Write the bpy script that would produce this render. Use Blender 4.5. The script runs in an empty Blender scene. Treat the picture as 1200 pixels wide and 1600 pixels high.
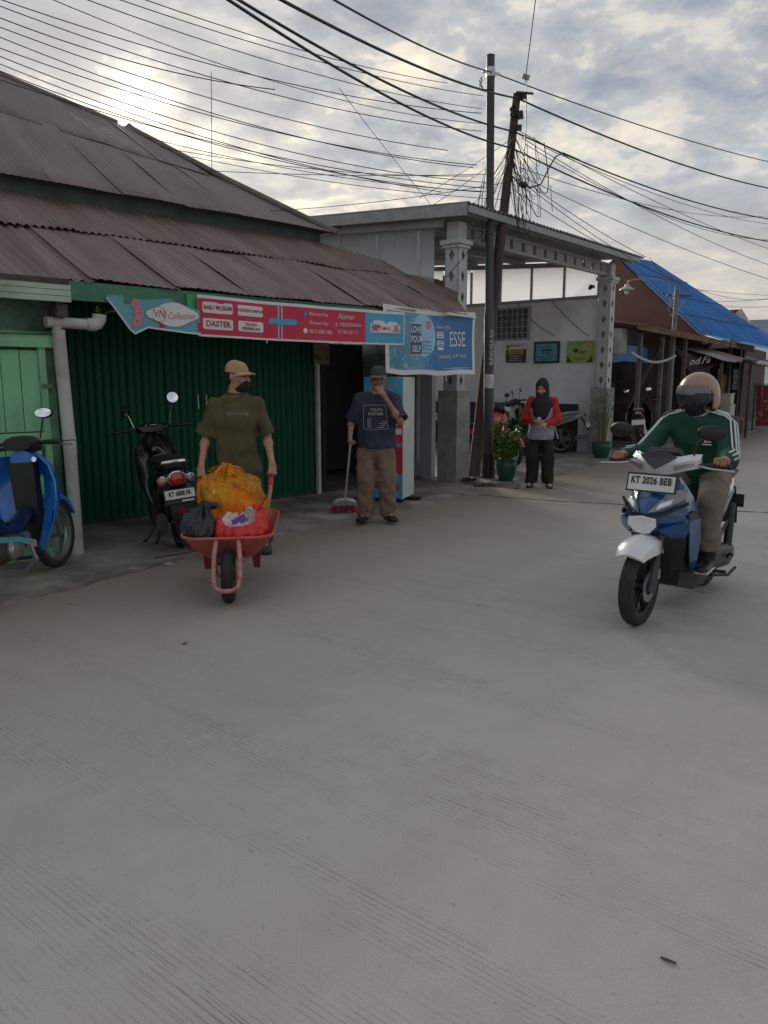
import bpy, bmesh, math, random
import numpy as np
from mathutils import Vector, Matrix

random.seed(7); np.random.seed(7)
SC = bpy.context.scene
COL = SC.collection
R_ = math.radians

# ------------------------------------------------------------------ camera
cam_d = bpy.data.cameras.new('camera'); cam = bpy.data.objects.new('camera', cam_d); COL.objects.link(cam)
PITCH = math.atan(208 / 1200.0); CH = 1.53
cam.location = (0, 0, CH); cam.rotation_euler = (math.pi / 2 - PITCH, 0, 0)
cam_d.sensor_fit = 'VERTICAL'; cam_d.sensor_height = 36; cam_d.lens = 27.0
cam_d.clip_start = 0.05; cam_d.clip_end = 3000
SC.camera = cam

# ------------------------------------------------------------------ sky, sun, exposure
SUN_DIR = Vector((-0.294, 0.9125, 0.284)).normalized()
EL = math.asin(SUN_DIR.z); AZ = math.atan2(SUN_DIR.x, SUN_DIR.y)
CLX, CLY, CLZ = 0.1, 0.15, 15.1        # where the cloud deck is cut
W = bpy.data.worlds.new('World'); SC.world = W; W.use_nodes = True
nt = W.node_tree; nt.nodes.clear()
def N(tree, t, **kw):
    n = tree.nodes.new(t)
    for k, v in kw.items(): setattr(n, k, v)
    return n
def lk(tree, a, b): tree.links.new(a, b)
def mth(tree, op, a, b=None, c=None, clamp=False):
    n = tree.nodes.new('ShaderNodeMath'); n.operation = op; n.use_clamp = clamp
    for i, x in enumerate((a, b, c)):
        if x is None: continue
        if isinstance(x, (int, float)): n.inputs[i].default_value = x
        else: tree.links.new(x, n.inputs[i])
    return n.outputs[0]
def mixc(tree, f, a, b, mode='MIX'):
    n = tree.nodes.new('ShaderNodeMix'); n.data_type = 'RGBA'; n.blend_type = mode
    for s, x in ((n.inputs[0], f), (n.inputs[6], a), (n.inputs[7], b)):
        if isinstance(x, (int, float)): s.default_value = x
        elif isinstance(x, tuple): s.default_value = (*x[:3], 1)
        else: tree.links.new(x, s)
    return n.outputs[2]
def ramp(tree, f, stops, interp='LINEAR'):
    n = tree.nodes.new('ShaderNodeValToRGB'); cr = n.color_ramp; cr.interpolation = interp
    while len(cr.elements) < len(stops): cr.elements.new(0.5)
    for e, (p, c) in zip(cr.elements, stops):
        e.position = p; e.color = (*c, 1) if isinstance(c, tuple) else (c, c, c, 1)
    tree.links.new(f, n.inputs[0]); return n.outputs[0]
def noise(tree, vec, scale, detail=4, rough=0.55, dist=0.0):
    n = tree.nodes.new('ShaderNodeTexNoise'); n.inputs['Scale'].default_value = scale
    n.inputs['Detail'].default_value = detail; n.inputs['Roughness'].default_value = rough
    n.inputs['Distortion'].default_value = dist
    if vec is not None: tree.links.new(vec, n.inputs['Vector'])
    return n.outputs[0]

tc = N(nt, 'ShaderNodeTexCoord'); sep = N(nt, 'ShaderNodeSeparateXYZ'); lk(nt, tc.outputs['Generated'], sep.inputs[0])
# cloud layer: direction projected onto a flat deck overhead
zz = mth(nt, 'ADD', mth(nt, 'MAXIMUM', sep.outputs[2], 0.0), 0.22)
px = mth(nt, 'DIVIDE', sep.outputs[0], zz); py = mth(nt, 'DIVIDE', sep.outputs[1], zz)
cmb = N(nt, 'ShaderNodeCombineXYZ'); lk(nt, mth(nt, 'ADD', px, CLX), cmb.inputs[0]); lk(nt, mth(nt, 'ADD', py, CLY), cmb.inputs[1]); cmb.inputs[2].default_value = CLZ
n1 = noise(nt, cmb.outputs[0], 4.4, 6, 0.6, 0.15)
n2 = noise(nt, cmb.outputs[0], 1.0, 2, 0.5)
n3 = noise(nt, cmb.outputs[0], 11.0, 3, 0.6)
sd = N(nt, 'ShaderNodeVectorMath', operation='DOT_PRODUCT'); lk(nt, tc.outputs['Generated'], sd.inputs[0]); sd.inputs[1].default_value = SUN_DIR
dot = mth(nt, 'MAXIMUM', sd.outputs[1], 0.0)
glow_w = mth(nt, 'POWER', dot, 9.0); glow_m = mth(nt, 'POWER', dot, 160.0); glow_s = mth(nt, 'POWER', dot, 900.0)
cl = mth(nt, 'ADD', mth(nt, 'ADD', mth(nt, 'MULTIPLY', n1, 0.55), mth(nt, 'MULTIPLY', n2, 0.33)), mth(nt, 'MULTIPLY', n3, 0.14))
gap = ramp(nt, mth(nt, 'ADD', cl, mth(nt, 'MULTIPLY', glow_w, 0.035)), [(0.485, 0.0), (0.55, 0.16), (0.60, 0.62), (0.655, 1.0)], 'EASE')
sky = N(nt, 'ShaderNodeTexSky', sky_type='NISHITA', sun_disc=False); sky.sun_elevation = EL; sky.sun_rotation = AZ
sky.air_density = 1.0; sky.dust_density = 2.0; sky.ozone_density = 1.5
skyc = mixc(nt, 1.0, sky.outputs[0], (0.05, 0.05, 0.05), 'MULTIPLY')
grey = mixc(nt, ramp(nt, n1, [(0.3, 0.0), (0.6, 1.0)]), (0.080, 0.091, 0.108), (0.132, 0.143, 0.157))
warm = mixc(nt, glow_w, (0.232, 0.215, 0.184), (0.345, 0.295, 0.222))
cloud = mixc(nt, gap, grey, warm)
hz = ramp(nt, sep.outputs[2], [(0.0, 1.0), (0.09, 0.7), (0.26, 0.0)], 'EASE')
cloud = mixc(nt, mth(nt, 'MULTIPLY', hz, 0.62), cloud, (0.225, 0.192, 0.15))
gl = mth(nt, 'ADD', mth(nt, 'MULTIPLY', mth(nt, 'MULTIPLY', glow_m, mth(nt, 'ADD', gap, 0.0)), 0.15), mth(nt, 'MULTIPLY', mth(nt, 'MULTIPLY', glow_s, mth(nt, 'ADD', gap, 0.08)), 0.9))
glc = mixc(nt, 1.0, (1.0, 0.90, 0.70), gl, 'MULTIPLY')
cloud = mixc(nt, 1.0, cloud, glc, 'ADD')
final = mixc(nt, 0.955, skyc, cloud)
bg = N(nt, 'ShaderNodeBackground'); lk(nt, final, bg.inputs[0]); bg.inputs[1].default_value = 1.0
wo = N(nt, 'ShaderNodeOutputWorld'); lk(nt, bg.outputs[0], wo.inputs[0])

sun_d = bpy.data.lights.new('sun', 'SUN'); sun = bpy.data.objects.new('sun', sun_d); COL.objects.link(sun)
sun_d.energy = 1.5; sun_d.angle = R_(24); sun_d.color = (1.0, 0.93, 0.82)
sun.rotation_euler = (-SUN_DIR).to_track_quat('-Z', 'Y').to_euler()
vs = SC.view_settings; vs.view_transform = 'Standard'; vs.look = 'None'; vs.gamma = 1; vs.use_curve_mapping = False
vs.exposure = 1.84
SC.cycles.max_bounces = 5; SC.cycles.diffuse_bounces = 3; SC.cycles.use_adaptive_sampling = True; SC.cycles.adaptive_threshold = 0.02; SC.cycles.transparent_max_bounces = 8

# ------------------------------------------------------------------ materials
MATS = {}
def mat(name, col=(0.5, 0.5, 0.5), rough=0.6, metal=0.0, var=0.12, scale=6.0, bump=0.0, bscale=60.0, rnd=0.0,
        dirt=None, dirt_amt=0.5, dscale=3.0, coat=0.0, spec=0.5, trans=0.0, alpha=1.0, emit=None, sss=0.0, streak=None, bdist=0.01):
    if name in MATS: return MATS[name]
    m = bpy.data.materials.new(name); m.use_nodes = True; t = m.node_tree; p = t.nodes['Principled BSDF']
    tcn = N(t, 'ShaderNodeTexCoord'); vec = tcn.outputs['Object']
    if streak:
        mp = N(t, 'ShaderNodeMapping'); mp.inputs['Scale'].default_value = streak; lk(t, vec, mp.inputs[0]); svec = mp.outputs[0]
    else: svec = vec
    n = noise(t, svec, scale, 5, 0.6)
    lo = tuple(max(0, c * (1 - var * 1.6)) for c in col); hi = tuple(c * (1 + var * 1.6) for c in col)
    c = mixc(t, ramp(t, n, [(0.3, 0.0), (0.7, 1.0)]), lo, hi)
    if rnd:
        oi = N(t, 'ShaderNodeObjectInfo')
        v = mth(t, 'ADD', mth(t, 'MULTIPLY', oi.outputs['Random'], 2 * rnd), 1 - rnd)
        c = mixc(t, 1.0, c, v, 'MULTIPLY')
    if dirt:
        dn = noise(t, svec, dscale, 6, 0.65, 0.4)
        c = mixc(t, ramp(t, dn, [(0.62 - dirt_amt * 0.35, 0.0), (0.78 - dirt_amt * 0.2, min(1, dirt_amt * 1.3))]), c, dirt)
    lk(t, c, p.inputs['Base Color'])
    rn = ramp(t, n, [(0.2, max(0.02, rough * 0.85)), (0.8, min(1, rough * 1.15))]); lk(t, rn, p.inputs['Roughness'])
    p.inputs['Metallic'].default_value = metal
    p.inputs['Specular IOR Level'].default_value = spec
    p.inputs['Coat Weight'].default_value = coat; p.inputs['Coat Roughness'].default_value = 0.08
    p.inputs['Transmission Weight'].default_value = trans
    p.inputs['Alpha'].default_value = alpha
    if sss: p.inputs['Subsurface Weight'].default_value = sss; p.inputs['Subsurface Radius'].default_value = (0.01, 0.004, 0.002); p.inputs['Subsurface Scale'].default_value = 0.5
    if emit: p.inputs['Emission Color'].default_value = (*emit[:3], 1); p.inputs['Emission Strength'].default_value = emit[3]
    if bump:
        b = N(t, 'ShaderNodeBump'); b.inputs['Strength'].default_value = bump; b.inputs['Distance'].default_value = bdist
        lk(t, noise(t, svec, bscale, 4, 0.6), b.inputs['Height']); lk(t, b.outputs[0], p.inputs['Normal'])
    MATS[name] = m; return m

# ------------------------------------------------------------------ mesh building
def V(*a): return Vector(a)
class MB:
    def __init__(s): s.v = []; s.f = []; s.m = []
    def add(s, vs, fs, mi=0):
        o = len(s.v); s.v += [tuple(p) for p in vs]
        for f in fs: s.f.append(tuple(i + o for i in f)); s.m.append(mi)
        return s
    def box(s, c, sz, rot=None, mi=0):
        c = Vector(c); h = Vector(sz) / 2; M = rot if rot is not None else Matrix.Identity(3)
        if not isinstance(M, Matrix): M = Matrix.Rotation(M[2], 3, 'Z') @ Matrix.Rotation(M[1], 3, 'Y') @ Matrix.Rotation(M[0], 3, 'X')
        vs = [c + M @ Vector((sx * h.x, sy * h.y, sz_ * h.z)) for sx in (-1, 1) for sy in (-1, 1) for sz_ in (-1, 1)]
        return s.add(vs, [(0, 1, 3, 2), (4, 6, 7, 5), (0, 4, 5, 1), (2, 3, 7, 6), (0, 2, 6, 4), (1, 5, 7, 3)], mi)
    def bar(s, p0, p1, w, h, mi=0, up=(0, 0, 1)):
        p0 = Vector(p0); p1 = Vector(p1); d = (p1 - p0); L = d.length; d.normalize(); u = Vector(up)
        if abs(d.dot(u)) > 0.98: u = Vector((0, 1, 0))
        x = d.cross(u).normalized(); z = x.cross(d)
        M = Matrix((x, d, z)).transposed()
        return s.box((p0 + p1) / 2, (w, L, h), M, mi)
    def ringloft(s, rings, caps=True, closed=True, mi=0):
        n = len(rings[0]); vs = [p for r in rings for p in r]; fs = []
        for i in range(len(rings) - 1):
            for j in range(n if closed else n - 1):
                k = (j + 1) % n
                fs.append((i * n + j, i * n + k, (i + 1) * n + k, (i + 1) * n + j))
        if caps and closed:
            fs.append(tuple(range(n - 1, -1, -1))); fs.append(tuple((len(rings) - 1) * n + j for j in range(n)))
        return s.add(vs, fs, mi)
    def tube(s, pts, r, n=8, mi=0, closed=False, caps=True):
        pts = [Vector(p) for p in pts]; m = len(pts); rs = r if isinstance(r, (list, tuple)) else [r] * m
        tang = []
        for i in range(m):
            a = pts[i - 1] if (i > 0 or closed) else pts[i]; b = pts[(i + 1) % m] if (i < m - 1 or closed) else pts[i]
            tang.append((b - a).normalized())
        u = tang[0].orthogonal().normalized(); rings = []
        for i in range(m):
            u = (u - tang[i] * u.dot(tang[i]))
            if u.length < 1e-6: u = tang[i].orthogonal()
            u.normalize(); w = tang[i].cross(u)
            rings.append([pts[i] + (u * math.cos(2 * math.pi * k / n) + w * math.sin(2 * math.pi * k / n)) * rs[i] for k in range(n)])
        if closed: rings.append(rings[0])
        return s.ringloft(rings, caps and not closed, True, mi)
    def cyl(s, p0, p1, r0, r1=None, n=12, mi=0): return s.tube([p0, p1], [r0, r0 if r1 is None else r1], n, mi)
    def lathe(s, prof, c, axis, n=24, mi=0, arc=(0, 2 * math.pi), close=True):
        c = Vector(c); a = Vector(axis).normalized(); u = a.orthogonal().normalized(); w = a.cross(u); rings = []
        full = abs(arc[1] - arc[0] - 2 * math.pi) < 1e-6
        m = n if full else n + 1
        for i in range(m):
            t = arc[0] + (arc[1] - arc[0]) * i / n; d = u * math.cos(t) + w * math.sin(t)
            rings.append([c + d * r + a * h for r, h in prof])
        if full: rings.append(rings[0])
        return s.ringloft(rings, False, close, mi)
    def ell(s, c, r, nu=12, nv=8, rot=None, mi=0):
        c = Vector(c); M = rot if rot is not None else Matrix.Identity(3); vs = [c + M @ Vector((0, 0, r[2]))]
        for i in range(1, nv):
            th = math.pi * i / nv
            for j in range(nu):
                ph = 2 * math.pi * j / nu
                vs.append(c + M @ Vector((r[0] * math.sin(th) * math.cos(ph), r[1] * math.sin(th) * math.sin(ph), r[2] * math.cos(th))))
        vs.append(c - M @ Vector((0, 0, r[2]))); fs = []
        for j in range(nu): fs.append((0, 1 + j, 1 + (j + 1) % nu))
        for i in range(nv - 2):
            for j in range(nu):
                a = 1 + i * nu + j; b = 1 + i * nu + (j + 1) % nu; fs.append((a, a + nu, b + nu, b))
        e = len(vs) - 1; o = 1 + (nv - 2) * nu
        for j in range(nu): fs.append((o + j, e, o + (j + 1) % nu))
        return s.add(vs, fs, mi)
    def prism(s, poly, thick, mi=0):
        """poly: 3-D polygon, thick: vector"""
        t = Vector(thick); p = [Vector(q) for q in poly]; n = len(p)
        fs = [tuple(range(n)), tuple(range(2 * n - 1, n - 1, -1))]
        fs += [(i, i + n, (i + 1) % n + n, (i + 1) % n) for i in range(n)]
        return s.add(p + [q + t for q in p], fs, mi)
    def grid(s, P, mi=0, thick=None):
        """P[i][j] points; thick: vector -> closed slab"""
        a = len(P); b = len(P[0]); vs = [Vector(q) for r in P for q in r]
        fs = [(i * b + j, i * b + j + 1, (i + 1) * b + j + 1, (i + 1) * b + j) for i in range(a - 1) for j in range(b - 1)]
        if thick is not None:
            t = Vector(thick); o = a * b; vs2 = [q + t for q in vs]
            fs += [(o + i * b + j, o + (i + 1) * b + j, o + (i + 1) * b + j + 1, o + i * b + j + 1) for i in range(a - 1) for j in range(b - 1)]
            ed = [(0, j, 0, j + 1) for j in range(b - 1)] + [(i, b - 1, i + 1, b - 1) for i in range(a - 1)] + [(a - 1, j + 1, a - 1, j) for j in range(b - 1)] + [(i + 1, 0, i, 0) for i in range(a - 1)]
            for i0, j0, i1, j1 in ed: p = i0 * b + j0; q = i1 * b + j1; fs.append((q, p, p + o, q + o))
            vs += vs2
        return s.add(vs, fs, mi)
    def mesh(s, name, mats, smooth=35, fix=True):
        me = bpy.data.meshes.new(name); me.from_pydata(s.v, [], s.f)
        for m in (mats if isinstance(mats, (list, tuple)) else [mats]): me.materials.append(m)
        me.polygons.foreach_set('material_index', s.m)
        if fix:
            bm = bmesh.new(); bm.from_mesh(me); bmesh.ops.recalc_face_normals(bm, faces=bm.faces); bm.to_mesh(me); bm.free()
        if smooth:
            me.polygons.foreach_set('use_smooth', [True] * len(me.polygons)); me.set_sharp_from_angle(angle=R_(smooth))
        me.update(); return me
    def build(s, name, mats, parent=None, smooth=35, loc=None, fix=True, **tags):
        o = bpy.data.objects.new(name, s.mesh(name, mats, smooth, fix)); COL.objects.link(o)
        if parent is not None: o.parent = parent
        if loc is not None: o.location = loc
        for k, v in tags.items(): o[{'cat': 'category'}.get(k, k)] = v
        return o
def thing(name, label, cat, loc=(0, 0, 0), rotz=0.0, group=None, rot=None):
    o = bpy.data.objects.new(name, None); COL.objects.link(o); o.location = loc
    o.rotation_euler = rot if rot else (0, 0, rotz); o.empty_display_size = 0.1
    o['label'] = label; o['category'] = cat
    if group: o['group'] = group
    return o
def inst(name, me, parent, loc=(0, 0, 0), rot=(0, 0, 0), sc=(1, 1, 1), **tags):
    o = bpy.data.objects.new(name, me); COL.objects.link(o)
    if parent is not None: o.parent = parent
    o.location = loc; o.rotation_euler = rot; o.scale = sc
    for k, v in tags.items(): o[{'cat': 'category'}.get(k, k)] = v
    return o
def copy_tree(o, parent=None):
    c = o.copy(); COL.objects.link(c); c.parent = parent
    for ch in list(o.children): copy_tree(ch, c)
    return c
def text_mesh(txt, size, align='CENTER', bold=0.0, extrude=0.0, shear=0.0, sx=1.0, spacing=1.0):
    cu = bpy.data.curves.new('lettering', 'FONT'); cu.body = txt; cu.size = size; cu.align_x = align; cu.align_y = 'CENTER'
    cu.offset = bold; cu.extrude = extrude; cu.shear = shear; cu.resolution_u = 3; cu.space_character = spacing
    ob = bpy.data.objects.new('lettering', cu); COL.objects.link(ob)
    bpy.context.view_layer.update()
    me = bpy.data.meshes.new_from_object(ob.evaluated_get(bpy.context.evaluated_depsgraph_get()))
    bpy.data.objects.remove(ob); bpy.data.curves.remove(cu)
    if sx != 1.0:
        for v in me.vertices: v.co.x *= sx
    return me
def text(parent, txt, size, pos, right, up, m, warp=None, **kw):
    """flat lettering laid on a surface: pos centre, right/up directions in parent space; warp maps points"""
    me = text_mesh(txt, size, **kw); r = Vector(right).normalized(); u = Vector(up).normalized(); p = Vector(pos)
    for v in me.vertices:
        q = p + r * v.co.x + u * v.co.y
        v.co = warp(q) if warp else q
    me.materials.clear(); me.materials.append(m)
    o = bpy.data.objects.new('lettering', me); COL.objects.link(o); o.parent = parent
    return o

# ------------------------------------------------------------------ signed-distance modelling (bodies, cloth, bags)
class SDF:
    def __init__(s, lo, hi, h):
        s.lo = np.array(lo, np.float32); s.h = h
        s.n = np.ceil((np.array(hi) - np.array(lo)) / h).astype(int) + 1
        s.d = np.full(s.n, 9.0, np.float32); s.best = np.full(s.n, 9.0, np.float32); s.m = np.zeros(s.n, np.int8)
    def win(s, lo, hi):
        a = np.clip(np.floor((np.array(lo) - s.lo) / s.h).astype(int), 0, s.n); b = np.clip(np.ceil((np.array(hi) - s.lo) / s.h).astype(int) + 1, 0, s.n)
        sl = tuple(slice(i, j) for i, j in zip(a, b))
        ax = [(np.arange(i, j, dtype=np.float32) * s.h + l) for i, j, l in zip(a, b, s.lo)]
        return sl, ax[0][:, None, None], ax[1][None, :, None], ax[2][None, None, :]
    def put(s, sl, d, k, mi, sub=False):
        if d.size == 0: return
        cur = s.d[sl]
        if sub:
            s.d[sl] = np.maximum(cur, -d)
            if mi is not None:
                mk = np.abs(d) < s.h * 2.0; s.m[sl][mk] = mi
            return
        new = np.minimum(cur, d)
        if k > 0:
            hh = np.maximum(k - np.abs(cur - d), 0) / k; new = new - hh * hh * k * 0.25
        s.d[sl] = new
        b = s.best[sl]; mk = d < b; s.m[sl][mk] = mi; s.best[sl] = np.minimum(b, d)
    def cap(s, p0, p1, r0, r1=None, k=0.02, mi=0, u=None, sub=False, flat=False):
        """tapered capsule; r may be (ru, rv) for an elliptic section with u the first axis"""
        r1 = r0 if r1 is None else r1
        ra = np.array(r0 if isinstance(r0, (tuple, list)) else (r0, r0), np.float32); rb = np.array(r1 if isinstance(r1, (tuple, list)) else (r1, r1), np.float32)
        p0 = np.array(p0, np.float32); p1 = np.array(p1, np.float32); mg = max(ra.max(), rb.max()) + k + 3 * s.h
        sl, X, Y, Z = s.win(np.minimum(p0, p1) - mg, np.maximum(p0, p1) + mg)
        d = p1 - p0; L2 = float(d @ d) + 1e-12
        qx = X - p0[0]; qy = Y - p0[1]; qz = Z - p0[2]
        t = np.clip((qx * d[0] + qy * d[1] + qz * d[2]) / L2, 0, 1)
        ex = qx - t * d[0]; ey = qy - t * d[1]; ez = qz - t * d[2]
        if abs(ra[0] - ra[1]) < 1e-6 and abs(rb[0] - rb[1]) < 1e-6:
            dist = np.sqrt(ex * ex + ey * ey + ez * ez) - (ra[0] + (rb[0] - ra[0]) * t)
        else:
            dn = d / math.sqrt(L2); uu = np.array(u if u is not None else (1, 0, 0), np.float32); uu = uu - dn * (uu @ dn); uu /= np.linalg.norm(uu); vv = np.cross(dn, uu)
            ru = ra[0] + (rb[0] - ra[0]) * t; rv = ra[1] + (rb[1] - ra[1]) * t; rm = np.minimum(ru, rv)
            a = ex * uu[0] + ey * uu[1] + ez * uu[2]; b = ex * vv[0] + ey * vv[1] + ez * vv[2]; c = ex * dn[0] + ey * dn[1] + ez * dn[2]
            q = np.sqrt((a / ru) ** 2 + (b / rv) ** 2 + (c / rm) ** 2); g = np.sqrt((a / ru ** 2) ** 2 + (b / rv ** 2) ** 2 + (c / rm ** 2) ** 2) + 1e-6
            dist = q * (q - 1) / g
        if flat:  # cut flat at both ends
            tt = (qx * d[0] + qy * d[1] + qz * d[2]) / math.sqrt(L2); L = math.sqrt(L2)
            dist = np.maximum(dist, np.maximum(-tt, tt - L))
        s.put(sl, dist.astype(np.float32), k, mi, sub); return s
    def chain(s, pts, rs, k=0.02, mi=0, u=None):
        for i in range(len(pts) - 1): s.cap(pts[i], pts[i + 1], rs[i], rs[i + 1], k, mi, u)
        return s
    def ell(s, c, r, M=None, k=0.02, mi=0, sub=False):
        c = np.array(c, np.float32); mg = max(r) + k + 3 * s.h
        sl, X, Y, Z = s.win(c - mg, c + mg); X = X - c[0]; Y = Y - c[1]; Z = Z - c[2]
        if M is not None:
            A = np.array(M, np.float32)  # columns = local axes
            a = X * A[0, 0] + Y * A[1, 0] + Z * A[2, 0]; b = X * A[0, 1] + Y * A[1, 1] + Z * A[2, 1]; e = X * A[0, 2] + Y * A[1, 2] + Z * A[2, 2]
        else: a, b, e = X, Y, Z
        q = np.sqrt((a / r[0]) ** 2 + (b / r[1]) ** 2 + (e / r[2]) ** 2); g = np.sqrt((a / r[0] ** 2) ** 2 + (b / r[1] ** 2) ** 2 + (e / r[2] ** 2) ** 2) + 1e-6
        s.put(sl, (q * (q - 1) / g).astype(np.float32), k, mi, sub); return s
    def box(s, c, hf, M=None, rd=0.01, k=0.01, mi=0, sub=False):
        c = np.array(c, np.float32); mg = float(np.linalg.norm(hf)) + k + 3 * s.h
        sl, X, Y, Z = s.win(c - mg, c + mg); X = X - c[0]; Y = Y - c[1]; Z = Z - c[2]
        A = np.array(M if M is not None else np.eye(3), np.float32)
        q = [np.abs(X * A[0, i] + Y * A[1, i] + Z * A[2, i]) - (hf[i] - rd) for i in range(3)]
        d = np.sqrt(sum(np.maximum(x, 0) ** 2 for x in q)) + np.minimum(np.maximum(q[0], np.maximum(q[1], q[2])), 0) - rd
        s.put(sl, d.astype(np.float32), k, mi, sub); return s
    def cutz(s, z, above=True):
        """remove everything above (or below) z"""
        Z = (np.arange(s.n[2], dtype=np.float32) * s.h + s.lo[2])[None, None, :]
        s.d = np.maximum(s.d, (Z - z) if above else (z - Z)); return s
    def wrinkle(s, amp, freq, seed=0, stretch=(1, 1, 1)):
        rg = np.random.RandomState(seed); idx = np.where(np.abs(s.d) < 0.05)
        P = np.stack([i.astype(np.float32) * s.h + l for i, l in zip(idx, s.lo)], -1) * np.array(stretch, np.float32)
        w = np.zeros(len(P), np.float32); wp = np.stack([np.sin(P @ rg.normal(0, freq * 0.45, 3).astype(np.float32) + rg.rand() * 6) for _ in range(3)], -1)
        for o in range(4):
            f = freq * (1.0 + 0.55 * o); dr = rg.normal(0, 1, 3); dr /= np.linalg.norm(dr)
            w += np.sin((P + wp * 0.6 / freq) @ (dr * f).astype(np.float32) + rg.rand() * 6) / (1 + 0.6 * o)
        s.d[idx] += amp * w; return s
    def pleat(s, c, n, amp, z0, z1, ph=0.0):
        """folds radiating from a knot on the vertical axis through c, growing from z0 to z1"""
        idx = np.where(np.abs(s.d) < 0.05); P = [i.astype(np.float32) * s.h + l for i, l in zip(idx, s.lo)]
        a = np.arctan2(P[1] - c[1], P[0] - c[0]); f = np.clip((P[2] - z0) / (z1 - z0), 0, 1); s.d[idx] += amp * f * (np.sin(n * a + ph + 6 * P[2]) + 0.6 * np.sin(1.7 * n * a - 9 * P[2])); return s
    def mesh(s, name, mats):
        d = s.d; ins = d < 0; n = s.n; c = [slice(0, -1), slice(1, None)]
        cnt = np.zeros(n - 1, np.int8)
        for i in (0, 1):
            for j in (0, 1):
                for k in (0, 1): cnt += ins[c[i], c[j], c[k]]
        act = (cnt > 0) & (cnt < 8); ci = np.argwhere(act); vid = np.full(n - 1, -1, np.int32); vid[act] = np.arange(len(ci))
        acc = np.zeros((len(ci), 3), np.float32); wt = np.zeros(len(ci), np.float32)
        cor = [(0, 0, 0), (1, 0, 0), (0, 1, 0), (1, 1, 0), (0, 0, 1), (1, 0, 1), (0, 1, 1), (1, 1, 1)]
        val = [d[ci[:, 0] + a, ci[:, 1] + b, ci[:, 2] + e] for a, b, e in cor]
        for a, b in ((0, 1), (2, 3), (4, 5), (6, 7), (0, 2), (1, 3), (4, 6), (5, 7), (0, 4), (1, 5), (2, 6), (3, 7)):
            va, vb = val[a], val[b]; mk = (va < 0) != (vb < 0)
            t = np.where(mk, va / np.where(np.abs(va - vb) < 1e-9, 1, va - vb), 0)
            p = np.array(cor[a], np.float32) + t[:, None] * (np.array(cor[b], np.float32) - np.array(cor[a], np.float32))
            acc += p * mk[:, None]; wt += mk
        P = (ci + acc / wt[:, None]) * s.h + s.lo
        quads = []
        for ax in range(3):
            o1, o2 = [(1, 2), (2, 0), (0, 1)][ax]
            a = [slice(None)] * 3; b = [slice(None)] * 3; a[ax] = slice(0, -1); b[ax] = slice(1, None)
            sg = ins[tuple(a)] != ins[tuple(b)]; e = np.argwhere(sg)
            e = e[(e[:, o1] > 0) & (e[:, o2] > 0) & (e[:, o1] < n[o1] - 1) & (e[:, o2] < n[o2] - 1)]
            fl = ins[e[:, 0], e[:, 1], e[:, 2]]
            def cell(d1, d2):
                q = e.copy(); q[:, o1] += d1; q[:, o2] += d2; return vid[q[:, 0], q[:, 1], q[:, 2]]
            Q = np.stack([cell(-1, -1), cell(0, -1), cell(0, 0), cell(-1, 0)], -1)
            Q[~fl] = Q[~fl][:, ::-1]; quads.append(Q)
        Q = np.concatenate(quads); Q = Q[(Q >= 0).all(1)]
        vm = s.m[ci[:, 0], ci[:, 1], ci[:, 2]]
        me = bpy.data.meshes.new(name); me.vertices.add(len(P)); me.vertices.foreach_set('co', P.astype(np.float32).ravel())
        me.loops.add(Q.size); me.loops.foreach_set('vertex_index', Q.astype(np.int32).ravel())
        me.polygons.add(len(Q)); me.polygons.foreach_set('loop_start', np.arange(0, Q.size, 4, dtype=np.int32))
        for m in (mats if isinstance(mats, (list, tuple)) else [mats]): me.materials.append(m)
        me.polygons.foreach_set('material_index', vm[Q[:, 0]].astype(np.int32)); me.polygons.foreach_set('use_smooth', np.ones(len(Q), bool))
        me.update(calc_edges=True); me.validate(); return me
    def build(s, name, mats, parent=None, **tags):
        o = bpy.data.objects.new(name, s.mesh(name, mats)); COL.objects.link(o)
        if parent is not None: o.parent = parent
        for k, v in tags.items(): o[{'cat': 'category'}.get(k, k)] = v
        return o
def rotm(yaw=0, pitch=0, roll=0): return Matrix.Rotation(yaw, 3, 'Z') @ Matrix.Rotation(pitch, 3, 'X') @ Matrix.Rotation(roll, 3, 'Y')
# pixel helpers used only to work out real positions from the survey of the place
def ray(x, y):
    u = x - 600; v = 800 - y
    return Vector((u, 1200 * math.cos(PITCH) + v * math.sin(PITCH), -1200 * math.sin(PITCH) + v * math.cos(PITCH)))
def atY(x, y, Y): r = ray(x, y); return Vector((0, 0, CH)) + r * (Y / r.y)
def gnd(x, y, z=0.0): r = ray(x, y); return Vector((0, 0, CH)) + r * ((z - CH) / r.z)
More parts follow.
